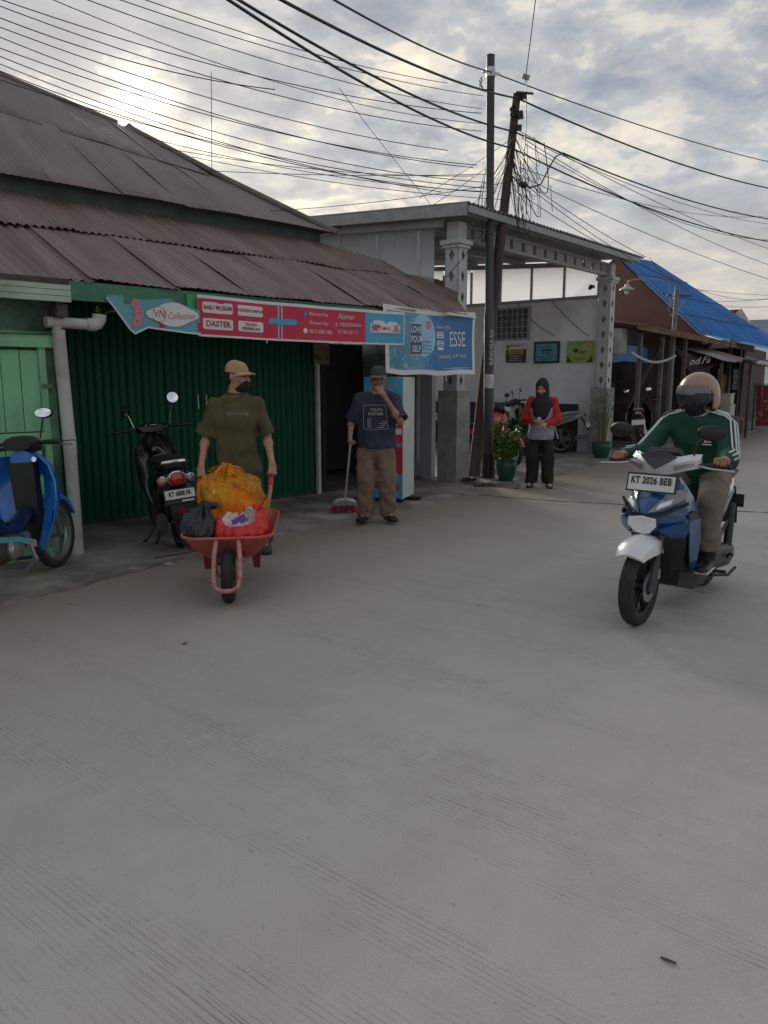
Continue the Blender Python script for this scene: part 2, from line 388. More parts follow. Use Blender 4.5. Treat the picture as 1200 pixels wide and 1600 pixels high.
# ================================================================== ground, road, pavement
UR = Vector((0.62, 0.785, 0)); NR = Vector((0.785, -0.62, 0))      # along the road / out from the shops
def road_mat():
    m = bpy.data.materials.new('brushed_concrete'); m.use_nodes = True; t = m.node_tree; p = t.nodes['Principled BSDF']
    g = N(t, 'ShaderNodeNewGeometry'); pos = g.outputs['Position']
    def dotv(v):
        d = N(t, 'ShaderNodeVectorMath', operation='DOT_PRODUCT'); lk(t, pos, d.inputs[0]); d.inputs[1].default_value = v; return d.outputs[1]
    a = dotv(UR); b = dotv(NR)
    cb = N(t, 'ShaderNodeCombineXYZ'); lk(t, mth(t, 'MULTIPLY', a, 3.0), cb.inputs[0]); lk(t, mth(t, 'MULTIPLY', b, 0.55), cb.inputs[1])
    wob = noise(t, pos, 1.2, 3, 0.6)
    cc = mth(t, 'ADD', a, mth(t, 'MULTIPLY', wob, 0.015))
    ph = mth(t, 'MULTIPLY', cc, 2 * math.pi / 0.0205)
    # uneven spacing: second line set
    l1 = mth(t, 'POWER', mth(t, 'ADD', mth(t, 'MULTIPLY', mth(t, 'SINE', ph), 0.5), 0.5), 20.0)
    l2 = mth(t, 'POWER', mth(t, 'ADD', mth(t, 'MULTIPLY', mth(t, 'SINE', mth(t, 'MULTIPLY', cc, 2 * math.pi / 0.0285)), 0.5), 0.5), 22.0)
    mk = ramp(t, noise(t, cb.outputs[0], 0.9, 5, 0.65), [(0.47, 0.0), (0.64, 1.0)])
    mk2 = ramp(t, noise(t, pos, 14.0, 4, 0.65), [(0.36, 0.15), (0.55, 1.0)])
    mk3 = ramp(t, noise(t, cb.outputs[0], 4.0, 3, 0.6), [(0.40, 0.0), (0.62, 1.0)])
    gr = mth(t, 'MULTIPLY', mth(t, 'MULTIPLY', mth(t, 'MAXIMUM', l1, mth(t, 'MULTIPLY', l2, mk3)), mk), mk2)
    big = noise(t, pos, 0.45, 5, 0.6); mid = noise(t, pos, 3.5, 4, 0.65); fine = noise(t, pos, 240.0, 2, 0.75)
    c = mixc(t, ramp(t, big, [(0.3, 0.0), (0.7, 1.0)]), (0.485, 0.457, 0.412), (0.55, 0.525, 0.48))
    c = mixc(t, mth(t, 'MULTIPLY', ramp(t, mid, [(0.35, 0.0), (0.75, 1.0)]), 0.45), c, (0.39, 0.362, 0.325))
    c = mixc(t, mth(t, 'MULTIPLY', ramp(t, fine, [(0.36, 0.0), (0.62, 1.0)]), 0.45), c, (0.29, 0.268, 0.238), 'MIX')
    cb2 = N(t, 'ShaderNodeCombineXYZ'); lk(t, mth(t, 'MULTIPLY', a, 0.12), cb2.inputs[0]); lk(t, mth(t, 'MULTIPLY', b, 1.1), cb2.inputs[1])
    c = mixc(t, mth(t, 'MULTIPLY', ramp(t, noise(t, cb2.outputs[0], 1.3, 3, 0.6), [(0.45, 0.0), (0.68, 1.0)]), 0.16), c, (0.26, 0.238, 0.21))
    vo = N(t, 'ShaderNodeTexVoronoi'); vo.inputs['Scale'].default_value = 1.15; lk(t, pos, vo.inputs['Vector'])
    spot = mth(t, 'LESS_THAN', mth(t, 'ADD', vo.outputs['Distance'], mth(t, 'MULTIPLY', mid, 0.05)), 0.065)
    sepc = N(t, 'ShaderNodeSeparateColor'); lk(t, vo.outputs['Color'], sepc.inputs[0])
    spot = mth(t, 'MULTIPLY', spot, mth(t, 'GREATER_THAN', sepc.outputs[0], 0.55))
    c = mixc(t, mth(t, 'MULTIPLY', spot, 0.42), c, (0.10, 0.10, 0.10))
    pit = ramp(t, noise(t, pos, 42.0, 2, 0.5), [(0.70, 0.0), (0.78, 1.0)])
    c = mixc(t, mth(t, 'MULTIPLY', pit, 0.5), c, (0.12, 0.11, 0.10))
    # brown soil washed along the pavement edge (kerb line at b about -4.9)
    ed = ramp(t, mth(t, 'ADD', mth(t, 'MULTIPLY', mth(t, 'ADD', b, 4.9), 0.30), mth(t, 'MULTIPLY', mid, 0.3)), [(0.10, 1.0), (0.80, 0.0)])
    c = mixc(t, mth(t, 'MULTIPLY', ed, 0.75), c, (0.235, 0.19, 0.142))
    c = mixc(t, mth(t, 'MULTIPLY', gr, 0.66), c, (0.07, 0.063, 0.055))
    lk(t, c, p.inputs['Base Color']); p.inputs['Roughness'].default_value = 0.88; p.inputs['Specular IOR Level'].default_value = 0.25
    h = noise(t, pos, 60.0, 2, 0.7)
    bp = N(t, 'ShaderNodeBump'); bp.inputs['Strength'].default_value = 0.55; bp.inputs['Distance'].default_value = 0.006
    lk(t, h, bp.inputs['Height']); lk(t, bp.outputs[0], p.inputs['Normal']); return m
m_road = road_mat()
m_pave = mat('worn_pavement_concrete', (0.32, 0.295, 0.26), 0.9, var=0.22, scale=1.6, bump=0.5, bscale=35, dirt=(0.085, 0.075, 0.062), dirt_amt=0.62, dscale=1.4, spec=0.2)
m_soil = mat('soil', (0.12, 0.095, 0.07), 0.95, var=0.3, scale=4, bump=0.8, bscale=20)
MB().grid([[V(-600, -600, -0.25), V(600, -600, -0.25)], [V(-600, 900, -0.25), V(600, 900, -0.25)]]).build('ground', m_soil, smooth=0, kind='structure')
rd = MB(); c0 = Vector((1.0, 9.0, 0))
rd.prism([c0 + UR * a + NR * b for a, b in ((-22, -7), (-22, 16), (85, 16), (85, -7))], (0, 0, -0.12))
road = rd.build('road', m_road, smooth=0, kind='structure')
def wobble_strip(pts, w, seed, z=0.004, step=0.12):
    rg = random.Random(seed); L = []; R = []
    for (a, b) in zip(pts[:-1], pts[1:]):
        a = Vector(a); b = Vector(b); n = max(2, int((b - a).length / step)); d = (b - a).normalized(); s = Vector((-d.y, d.x, 0))
        for i in range(n):
            q = a.lerp(b, i / n) + s * rg.uniform(-0.022, 0.022); ww = w * rg.uniform(0.35, 1.2)
            L.append(q + s * ww + V(0, 0, z)); R.append(q - s * ww + V(0, 0, z))
    return [L, R]
m_crack = mat('dark_joint', (0.055, 0.05, 0.045), 0.95, var=0.3)
g1 = [gnd(748, 773), gnd(800, 778), gnd(880, 784), gnd(960, 788), gnd(1060, 795), gnd(1300, 806)]
MB().grid(wobble_strip(g1, 0.017, 3)).build('crack', m_crack, road, smooth=0)
g1 = [gnd(440, 836), gnd(330, 866), gnd(250, 885), gnd(190, 900), gnd(120, 918)]
# pavement slab in front of the shops, ragged edge
rg = random.Random(11)
kl = [(-6.5, -1.0), (-4.2, 2.5), (-2.62, 5.0), (-2.08, 5.8), (-1.55, 6.72), (-1.02, 7.50), (-0.35, 8.3), (0.31, 9.05), (0.95, 9.95), (1.45, 10.62)]
edge = []
for (x0, y0), (x1, y1) in zip(kl[:-1], kl[1:]):
    n = max(3, int(math.hypot(x1 - x0, y1 - y0) / 0.13))
    for i in range(n):
        t = i / n; edge.append((x0 + (x1 - x0) * t + rg.uniform(-0.03, 0.03), y0 + (y1 - y0) * t + rg.uniform(-0.03, 0.03)))
edge.append(kl[-1])
pv = MB(); back = [(0.3, 12.6), (-12, 6.0)]
pv.prism([(x, y, 0.028) for x, y in edge] + [(x, y, 0.028) for x, y in back], (0, 0, -0.2))
pavement = pv.build('pavement', m_pave, smooth=0, kind='structure')
pc = [V(-1.95, 6.35, 0.031), V(-1.72, 6.55, 0.031), V(-1.5, 6.95, 0.031), V(-1.28, 7.2, 0.031)]
MB().grid(wobble_strip(pc, 0.012, 5, 0.002)).build('crack', m_crack, pavement, smooth=0)
# canopy floor slab with broken kerb, running on under the stalls
kl = [(1.32, 11.0), (1.72, 10.95), (1.98, 11.4), (2.5, 12.0), (3.2, 12.95), (4.3, 14.32), (5.6, 15.9), (8.2, 19.3), (12.5, 24.6), (22, 36.5)]
edge = []
for (x0, y0), (x1, y1) in zip(kl[:-1], kl[1:]):
    n = max(2, min(40, int(math.hypot(x1 - x0, y1 - y0) / 0.13)))
    for i in range(n):
        t = i / n; edge.append((x0 + (x1 - x0) * t + rg.uniform(-0.025, 0.025), y0 + (y1 - y0) * t + rg.uniform(-0.025, 0.025)))
edge.append(kl[-1])
pv = MB(); pv.prism([(x, y, 0.055) for x, y in edge] + [(8, 44, 0.055), (-9, 24, 0.055), (0.2, 12.4, 0.055)], (0, 0, -0.25))
pv.build('canopy_pavement', mat('canopy_concrete', (0.27, 0.25, 0.23), 0.9, var=0.2, scale=1.8, bump=0.4, bscale=30, dirt=(0.12, 0.11, 0.10), dirt_amt=0.5, dscale=1.2, spec=0.2), smooth=0, kind='structure')

# ================================================================== corrugated sheets
def corr_sheet(s0, s1, ylo, yhi, zf, pitch=0.076, amp=0.010, rows=6, per=6, sag=0.0, seed=0, edge=0.0, trap=False, th=0.004):
    """corrugation runs along y; ylo/yhi functions of s; zf(s,y)"""
    rg = random.Random(seed); n = max(2, int(round((s1 - s0) / pitch))) * per; P = []
    ph = [rg.uniform(0, 6.28) for _ in range(4)]; tilt = rg.uniform(-0.5, 0.5)
    lo = [edge * (math.sin(ph[0] + 3.0 * j / n) * 0.6 + rg.uniform(-0.2, 0.2)) for j in range(n + 1)]
    for i in range(rows + 1):
        row = []
        for j in range(n + 1):
            s = s0 + (s1 - s0) * j / n; a = ylo(s) + lo[j]; b = max(a + 0.02, yhi(s)); y = a + (b - a) * i / rows
            u = (s - s0) / pitch
            w = math.sin(2 * math.pi * u)
            if trap: w = max(-1, min(1, w * 2.2))
            z = zf(s, y) + amp * w + sag * (math.sin(ph[1] + 2.3 * s + 1.7 * y) * 0.6 + math.sin(ph[2] + 4.1 * y) * 0.4 + tilt * (j / n - 0.5))
            row.append(V(s, y, z))
        P.append(row)
    return MB().grid(P, thick=(0, 0, -th))
m_rust = mat('weathered_roof_iron', (0.185, 0.145, 0.138), 0.66, metal=0.0, var=0.13, scale=1.3, bump=0.25, bscale=25, rnd=0.07, dirt=(0.13, 0.085, 0.072), dirt_amt=0.5, dscale=0.9, streak=(2.2, 0.35, 0.35), spec=0.55)
m_rust2 = mat('rusty_roof_iron', (0.205, 0.148, 0.132), 0.66, var=0.16, scale=1.6, bump=0.3, bscale=25, rnd=0.10, dirt=(0.125, 0.07, 0.052), dirt_amt=0.6, dscale=1.2, streak=(2.6, 0.4, 0.4), spec=0.5)
m_dgreen = mat('green_fascia_paint', (0.055, 0.20, 0.12), 0.6, var=0.2, scale=3, dirt=(0.05, 0.07, 0.05), dirt_amt=0.45)
m_shut = mat('green_steel_shutter', (0.005, 0.088, 0.046), 0.5, var=0.10, scale=5, rnd=0.10, streak=(3, 3, 0.5), dirt=(0.01, 0.06, 0.038), dirt_amt=0.35, spec=0.2)
m_white = mat('aged_white_paint', (0.62, 0.61, 0.57), 0.6, var=0.08, scale=4, dirt=(0.30, 0.28, 0.24), dirt_amt=0.3)
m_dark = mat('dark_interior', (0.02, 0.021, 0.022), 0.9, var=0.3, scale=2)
m_woodwall = mat('grimy_wall_boards', (0.075, 0.062, 0.052), 0.85, var=0.3, scale=4, streak=(1, 1, 0.2), bump=0.2, dirt=(0.03, 0.028, 0.025), dirt_amt=0.5)
m_steel = mat('galvanised_steel', (0.52, 0.53, 0.54), 0.35, metal=0.9, var=0.1)
m_black = mat('black_plastic', (0.012, 0.012, 0.013), 0.45, var=0.2)

# ================================================================== the shop with the long iron roof
S45 = R_(45); OS = (-5.5, 5.5, 0)
shop = thing('roofed_shop', 'long low shop with rusty corrugated iron roofs and a dark green folding shutter', 'building', OS, S45)
def YM(s): return 0.028
# --- shutter
fr = MB(); fr.box((4.9, 0.045, 2.30), (3.24, 0.06, 0.10)); fr.box((4.9, 0.045, 0.035), (3.24, 0.05, 0.03)); fr.box((3.27, 0.03, 1.18), (0.06, 0.07, 2.3))
shutter = fr.build('shutter', m_shut, shop)
n = 36; w = 3.19 / n
sl = MB(); prof = [(0, 0.012), (0.008, 0.002), (0.022, -0.006), (w - 0.032, -0.006), (w - 0.018, 0.002), (w - 0.003, 0.012)]
sl.prism([V(a, b, 0.045) for a, b in prof] + [V(w - 0.004, 0.02, 0.045), V(0, 0.02, 0.045)], (0, 0, 2.22))
slm = sl.mesh('shutter_slat', m_shut, 0)
for i in range(n):
    inst('shutter_slat', slm, shutter, (3.3 + i * w, random.uniform(-0.004, 0.004), 0), (0, 0, random.uniform(-0.05, 0.05)))
for sx in (4.74, 4.85):
    h = MB(); h.tube([(sx, -0.02, 1.36), (sx, -0.05, 1.35), (sx, -0.055, 1.20), (sx, -0.02, 1.19)], 0.007, 6); h.build('shutter_handle', m_steel, shutter)
pl = MB(); pl.box((4.865, -0.045, 1.13), (0.045, 0.02, 0.05)); pl.tube([(4.85, -0.045, 1.155), (4.85, -0.045, 1.19), (4.88, -0.045, 1.19), (4.88, -0.045, 1.155)], 0.005, 6); pl.build('padlock', m_steel, shutter)
# --- post, doorway, walls
MB().box((6.535, -0.02, 1.16), (0.05, 0.05, 2.26)).build('door_post', m_white, shop)
w_ = MB()
w_.box((5.7, 0.10, 2.59), (5.8, 0.08, 0.52))                       # wall over shutter and door
w_.box((8.62, 0.30, 1.18), (0.62, 0.10, 2.32))                     # right of doorway
w_.box((8.92, 1.5, 1.18), (0.08, 2.3, 2.32)); w_.box((5.8, 3.05, 1.6), (6.3, 0.08, 3.2)); w_.box((2.76, 1.5, 1.2), (0.08, 3.0, 2.3))
w_.box((5.8, 1.5, 0.05), (6.0, 3.0, 0.03)); w_.box((2.76, -0.62, 1.18), (0.06, 1.14, 2.3))
w_.build('wall', m_woodwall, shop)
MB().box((6.66, 0.02, 1.16), (0.06, 0.04, 2.26)).build('door_jamb', m_dark, shop)
MB().box((8.28, 0.22, 1.16), (0.07, 0.05, 2.26)).build('door_jamb', m_dark, shop)
# clothes rail and garments are only a dark mass inside the doorway
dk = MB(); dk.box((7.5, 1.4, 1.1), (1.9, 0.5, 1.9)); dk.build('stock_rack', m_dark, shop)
# --- lower roof (front row and second row)
def zl(s, y): return 2.35 + 0.474 * (y + 1.3)
def edge_front(s): return -1.42 if s < 2.78 else (-1.30 if s < 8.0 else -1.30 + (s - 8.0) / 1.05 * 1.30)
def edge_top(s): return 1.02 if s < 7.4 else 1.02 - (s - 7.4) / 1.65 * 1.02
roof_lo = MB(); roof_lo.box((5.0, 0.98, 3.50), (4.9, 0.05, 0.32)); roof_lo.build('clerestory_board', mat('dark_green_board', (0.055, 0.075, 0.068), 0.8, var=0.2), shop)
k = 0; s = 0.6
while s < 9.0:
    s1 = min(s + 0.80, 9.05); off = 0.0
    lowz = (lambda q, y: zl(q, y) + (0.005 if int(q / 0.8) % 2 else 0.0)) if s > 2.7 else (lambda q, y: zl(q, y) - 0.02)
    corr_sheet(s, s1 + 0.03, edge_front, lambda q: min(0.10, edge_top(q) + 0.05), lowz, sag=0.014, seed=k, edge=0.03, amp=0.013 if s < 2.7 else 0.0045, pitch=0.10 if s < 2.7 else 0.076).build('roof_sheet', m_rust2, shop, smooth=60)
    if s < 8.4:
        corr_sheet(s - 0.35, s1 - 0.32, lambda q: -0.04, edge_top, lambda q, y: zl(q, y) + 0.022, sag=0.012, seed=50 + k, edge=0.05).build('roof_sheet', m_rust2, shop, smooth=60)
    s = s1; k += 1
# curled flap at the right end, tin strip along its edge
fl = MB(); fl.grid([[V(8.28 + 0.5 * t, -0.75 + 0.72 * t - 0.18 * e, 2.50 + 0.36 * t + 0.17 * e - 0.16 * t * e) for t in [i / 8 for i in range(9)]] for e in (0, 0.5, 1)], thick=(0.004, 0, -0.004)); fl.build('roof_flap', m_rust, shop)
MB().bar((7.55, -1.34, 2.335), (8.16, -1.30, 2.325), 0.05, 0.03).build('eave_rail', m_white, shop)
# --- upper roof
def zu(s, y): return 3.60 + (y - 0.82) * ((5.62 - 0.15 * (s - 4.34)) - 3.60) / 3.18
def hip(s): return 4.0 if s < 6.19 else 4.0 - (s - 6.19) / 1.36 * 3.18
s = 0.4; k = 0
while s < 7.5:
    s1 = min(s + 0.80, 7.55)
    corr_sheet(s, s1 + 0.02, lambda q: 0.80, lambda q: min(2.55, hip(q)), lambda q, y: zu(q, y), sag=0.012, seed=100 + k, edge=0.02, rows=7, amp=0.003).build('roof_sheet', m_rust, shop, smooth=60)
    if s < 6.75:
        corr_sheet(s - 0.2, min(s1 - 0.18, 6.80), lambda q: 2.42, hip, lambda q, y: zu(q, y) + 0.012, sag=0.012, seed=150 + k, edge=0.03, rows=6, amp=0.003).build('roof_sheet', m_rust, shop, smooth=60)
    s = s1; k += 1
bk = MB(); ap = V(6.19, 4.0, zu(6.19, 4.0)); co = V(7.55, 0.82, 3.58)
bk.add([ap, co, V(7.55, 7.2, 3.58)], [(0, 1, 2)]); bk.add([V(0.4, 4.0, zu(0.4, 4)), ap, V(7.55, 7.2, 3.58), V(0.4, 7.2, 3.58)], [(0, 1, 2, 3)])
bk.build('rear_slope', m_rust, shop, smooth=0)
rc = MB(); rc.tube([V(0.4, 4.0, zu(0.4, 4) + 0.01), V(6.0, 4.0, zu(6.0, 4) + 0.01)], 0.05, 8); rc.build('ridge_cap', m_rust, shop)
rc = MB(); rc.tube([ap + V(0.02, -0.04, 0.0), ap.lerp(co, 0.5) + V(0, 0, -0.01), co + V(0.05, -0.05, -0.01)], 0.045, 8); rc.build('ridge_cap', m_rust, shop)
rc = MB(); rc.add([ap + V(-0.22, -0.2, -0.10), ap + V(0.02, 0.0, 0.09), ap + V(0.28, -0.28, -0.22), ap + V(0.0, 0.25, -0.12)], [(0, 1, 2), (1, 3, 2), (0, 3, 1)]); rc.build('ridge_cap', m_rust, shop, smooth=0)
uw = MB(); uw.box((7.2, 4.0, 2.2), (0.08, 6.0, 2.6)); uw.box((3.9, 7.0, 1.8), (6.6, 0.08, 3.5)); uw.build('wall', m_woodwall, shop)
# --- eave fascia and posts
fb = MB(); fb.box((4.45, -1.265, 2.255), (3.45, 0.025, 0.155)); fb.box((6.65, -1.25, 2.275), (0.95, 0.025, 0.12)); fb.build('fascia_board', m_dgreen, shop)
MB().box((3.98, -1.29, 2.22), (0.16, 0.02, 0.17)).build('fascia_patch', mat('bright_green_paint', (0.06, 0.34, 0.15), 0.55, var=0.15), shop)
jo = MB()
for i in range(9): jo.bar((2.95 + i * 0.62, -1.22, 2.30), (2.95 + i * 0.62, 0.06, 2.90), 0.05, 0.07)
jo.bar((2.8, -0.6, 2.58), (8.0, -0.6, 2.58), 0.05, 0.05)
jo.build('rafter', m_woodwall, shop, kind='stuff')

# --- shallow green timber bay at the left
gh = thing('green_timber_house', 'pale green timber front with plank door at the left edge', 'house', OS, S45)
m_pg = mat('pale_green_paint', (0.21, 0.50, 0.28), 0.6, var=0.13, scale=2.5, streak=(1, 1, 0.3), dirt=(0.07, 0.15, 0.085), dirt_amt=0.42, dscale=2.2, bump=0.15, bscale=30)
m_pg2 = mat('mossy_green_paint', (0.10, 0.21, 0.13), 0.75, var=0.25, scale=3, dirt=(0.03, 0.04, 0.03), dirt_amt=0.6, dscale=2.5, bump=0.2)
m_pg3 = mat('faded_green_white_paint', (0.36, 0.46, 0.36), 0.65, var=0.12, scale=2.5, dirt=(0.16, 0.18, 0.12), dirt_amt=0.5, dscale=2.2)
wl = MB(); wl.box((1.65, -1.12, 1.13), (2.14, 0.06, 2.26)); wl.build('wall', m_pg2, gh)
pk = MB(); pk.box((0, 0, 0), (0.142, 0.03, 0.66)); pkm = pk.mesh('plank', m_pg, 0)
pk = MB(); pk.box((0, 0, 0), (0.142, 0.03, 0.86)); pkm2 = pk.mesh('plank', m_pg, 0)
for i in range(12):
    x = 2.475 - i * 0.149
    inst('plank', pkm, gh, (x, -1.178 + random.uniform(-.003, .003), 1.43)); inst('plank', pkm2, gh, (x - 0.02, -1.178 + random.uniform(-.003, .003), 0.52))
MB().box((1.62, -1.195, 1.035), (1.90, 0.045, 0.11)).build('middle_rail', m_pg, gh)
MB().box((1.62, -1.19, 0.06), (1.90, 0.04, 0.07)).build('bottom_rail', m_pg, gh)
MB().box((2.575, -1.19, 0.93), (0.055, 0.05, 1.75)).build('door_stile', m_pg, gh)
MB().box((2.645, -1.17, 0.93), (0.07, 0.05, 1.80)).build('corner_post', m_pg2, gh)
MB().box((1.62, -1.205, 1.835), (2.08, 0.07, 0.10)).build('lintel', m_pg, gh)
MB().box((1.62, -1.215, 1.90), (2.12, 0.10, 0.022)).build('lintel_cap', m_pg2, gh)
hb = MB(); hb.box((2.60, -1.215, 1.47), (0.09, 0.03, 0.035)); hb.build('door_bolt', m_pg2, gh)
for i in range(3):
    MB().box((1.6, -1.40, 2.165 + i * 0.047), (2.32, 0.05, 0.043)).build('fascia_plank', m_pg3, gh)
MB().box((1.6, -1.30, 2.30), (2.3, 0.25, 0.05)).build('eave_soffit', m_woodwall, gh)
MB().box((2.70, -1.30, 2.08), (0.09, 0.16, 0.10)).build('bracket', m_woodwall, gh)

# --- drain pipe
dp = thing('drain_pipe', 'off-white plastic drain pipe with an elbow beside the green door', 'pipe', OS, S45)
m_pvc = mat('aged_pvc', (0.47, 0.47, 0.43), 0.5, var=0.1, scale=3, dirt=(0.24, 0.22, 0.17), dirt_amt=0.4, dscale=2.5)
p_ = MB(); p_.tube([(2.735, -1.27, 0.03), (2.728, -1.27, 1.0), (2.70, -1.27, 1.93)], 0.053, 16); p_.build('pipe', m_pvc, dp)
p_ = MB(); p_.tube([(2.730, -1.27, 0.90), (2.727, -1.27, 1.06)], 0.0555, 16); p_.build('socket', m_pvc, dp)
p_ = MB(); p_.tube([(2.69, -1.27, 1.90), (2.688, -1.27, 2.02)], 0.038, 14); p_.tube([(2.60, -1.27, 1.99), (2.98, -1.27, 1.985), (3.02, -1.27, 1.985)], 0.046, 14)
p_.build('branch_pipe', m_pvc, dp)
p_ = MB(); p_.tube([(2.94, -1.27, 1.985), (3.0, -1.27, 1.985), (3.035, -1.27, 2.0), (3.055, -1.27, 2.03), (3.06, -1.27, 2.07)], [0.054, 0.056, 0.058, 0.058, 0.062], 16, caps=False); p_.build('elbow', m_pvc, dp)
p_ = MB(); p_.tube([(2.727 + 0.056 * math.cos(a), -1.27 + 0.056 * math.sin(a), 1.02 + 0.004 * math.sin(3 * a)) for a in [i * math.pi / 8 for i in range(16)]], 0.004, 5, closed=True); p_.build('wire_ring', m_black, dp)
fern = thing('fern', 'small green fern sprouting from the drain pipe elbow', 'plant', Vector(OS) + Matrix.Rotation(S45, 3, 'Z') @ V(3.06, -1.27, 2.04), S45)
fm = MB(); rgf = random.Random(4)
for i in range(7):
    a = rgf.uniform(-0.6, 1.2); L = rgf.uniform(0.13, 0.26); b = rgf.uniform(-0.7, 0.7)
    for q in range(6):
        t = (q + 1) / 6; c = V(L * t * math.sin(a), L * t * b * 0.5, L * (t * 0.9 - 0.45 * t * t) * math.cos(a * 0.6)); ll = 0.035 * (1.1 - t)
        for sg in (-1, 1): fm.add([c, c + V(0.01, sg * ll, 0.012), c + V(0.022, sg * ll * 0.4, 0.004)], [(0, 1, 2)])
fm.build('frond', mat('fern_green', (0.10, 0.19, 0.035), 0.6, var=0.3), fern, smooth=0)

# ================================================================== banners
def flat(name, col, rough=0.45): return mat(name, col, rough, var=0.05, scale=2.5, spec=0.35)
m_red = flat('banner_red', (0.52, 0.028, 0.075)); m_sky = flat('banner_sky_blue', (0.07, 0.34, 0.55)); m_wht = flat('banner_white', (0.66, 0.66, 0.66))
m_teal = flat('banner_teal', (0.12, 0.33, 0.40)); m_navy = flat('print_navy', (0.025, 0.05, 0.16)); m_pred = flat('print_red', (0.45, 0.02, 0.045)); m_pblk = flat('print_black', (0.015, 0.015, 0.018))
m_pink = flat('print_pink', (0.55, 0.20, 0.24)); m_lblue = flat('print_light_blue', (0.30, 0.52, 0.68))
ban = thing('shop_banner', 'long red and blue cloth banner with white lettering hanging from the eave', 'banner', OS, S45)
def bw(q, off=0.0):  # hanging wave of the banner
    s, z = q[0], q[2]
    return V(s, -1.345 + 0.012 * math.sin(3.1 * s) + 0.010 * math.sin(7.3 * s + 2 * z) - off, z - 0.012 * math.sin(1.15 * (s - 3.99)) )
def bgrid(mb, s0, s1, z0, z1, off=0.0, ns=24, nz=5, mi=0, warp=bw, th=None):
    mb.grid([[warp(V(s0 + (s1 - s0) * j / ns, 0, z0 + (z1 - z0) * i / nz), off) for j in range(ns + 1)] for i in range(nz + 1)], mi, thick=th); return mb
cl_ = bgrid(MB(), 3.985, 6.785, 1.925, 2.305, 0, 70, 6, th=(0, 0.003, 0)); cl_.build('cloth', m_wht, ban)
bgrid(MB(), 3.985, 6.13, 1.945, 2.275, 0.002, 54, 6).build('red_field', m_red, ban)
bgrid(MB(), 6.13, 6.77, 1.945, 2.275, 0.002, 16, 6).build('blue_field', m_sky, ban)
def rrect(mb, c, w, h, r, warp, off, n=5, mi=0):
    pts = []
    for cx, cz, a0 in ((w / 2 - r, h / 2 - r, 0), (-w / 2 + r, h / 2 - r, 90), (-w / 2 + r, -h / 2 + r, 180), (w / 2 - r, -h / 2 + r, 270)):
        for i in range(n + 1): a = R_(a0 + 90 * i / n); pts.append(warp(V(c[0] + cx + r * math.cos(a), 0, c[1] + cz + r * math.sin(a)), off))
    cen = warp(V(c[0], 0, c[1]), off); m = len(pts)
    mb.add([cen] + pts, [(0, 1 + i, 1 + (i + 1) % m) for i in range(m)], mi); return mb
px_ = MB()
for (c, w, h) in (((4.20, 2.195), 0.33, 0.10), ((4.58, 2.195), 0.31, 0.10), ((4.20, 2.045), 0.33, 0.10), ((4.58, 2.045), 0.31, 0.10)): rrect(px_, c, w, h, 0.02, bw, 0.004)
px_.build('white_panel', m_wht, ban)
rrect(MB(), (4.97, 2.115), 0.34, 0.058, 0.025, bw, 0.007).build('blue_ribbon', m_sky, ban)
bgrid(bgrid(MB(), 4.915, 4.93, 1.95, 2.27, 0.004, 1, 6), 4.955, 4.97, 1.95, 2.27, 0.004, 1, 6).build('pale_stripe', m_lblue, ban)
def bt(txt, s, z, size, m, off=0.007, warp=bw, par=ban, sx=1.0, **kw):
    return text(par, txt, size, V(s, 0, z), (1, 0, 0), (0, 0, 1), m, warp=lambda q: warp(q, off), sx=sx, **kw)
bt('BAJU MUSLIM', 4.20, 2.195, 0.052, m_pred, bold=0.0015); bt('FASHION IMPOR', 4.58, 2.195, 0.043, m_pred, bold=0.001)
bt('DASTER', 4.20, 2.045, 0.075, m_pred, bold=0.0018); bt('CELANA', 4.58, 2.066, 0.040, m_pred, bold=0.001); bt('PEREMPUAN', 4.58, 2.024, 0.040, m_pred, bold=0.001)
for z, tx in ((2.215, 'Nurwani Nur'), (2.125, 'Nurwani Nur'), (2.035, '0812 5068 2483')): bt(tx, 5.30, z, 0.055, m_wht, align='LEFT', sx=0.92)
ic = MB(); rrect(ic, (5.25, 2.215), 0.05, 0.055, 0.008, bw, 0.005); ic.build('blue_badge', flat('badge_blue', (0.05, 0.12, 0.42)), ban); bt('f', 5.25, 2.213, 0.055, m_wht, off=0.008)
ic = MB(); rrect(ic, (5.25, 2.04), 0.055, 0.055, 0.027, bw, 0.005); ic.build('round_badge', m_wht, ban)
bt('Alamat', 5.83, 2.21, 0.082, m_wht, shear=0.2); bt('JL. P.BENDAHARA', 5.87, 2.125, 0.056, m_wht, sx=0.85); bt('RT.08 NO 11', 5.86, 2.045, 0.058, m_wht, sx=0.9)
lb = MB(); rrect(lb, (6.46, 2.11), 0.50, 0.105, 0.03, bw, 0.004); rrect(lb, (6.36, 2.165), 0.20, 0.06, 0.028, bw, 0.0045); rrect(lb, (6.59, 2.16), 0.16, 0.055, 0.026, bw, 0.0045); lb.build('white_cloud', m_wht, ban)
bt('HAPPY SHOPPING', 6.46, 2.108, 0.112, m_pred, off=0.008, sx=0.50, bold=0.004)
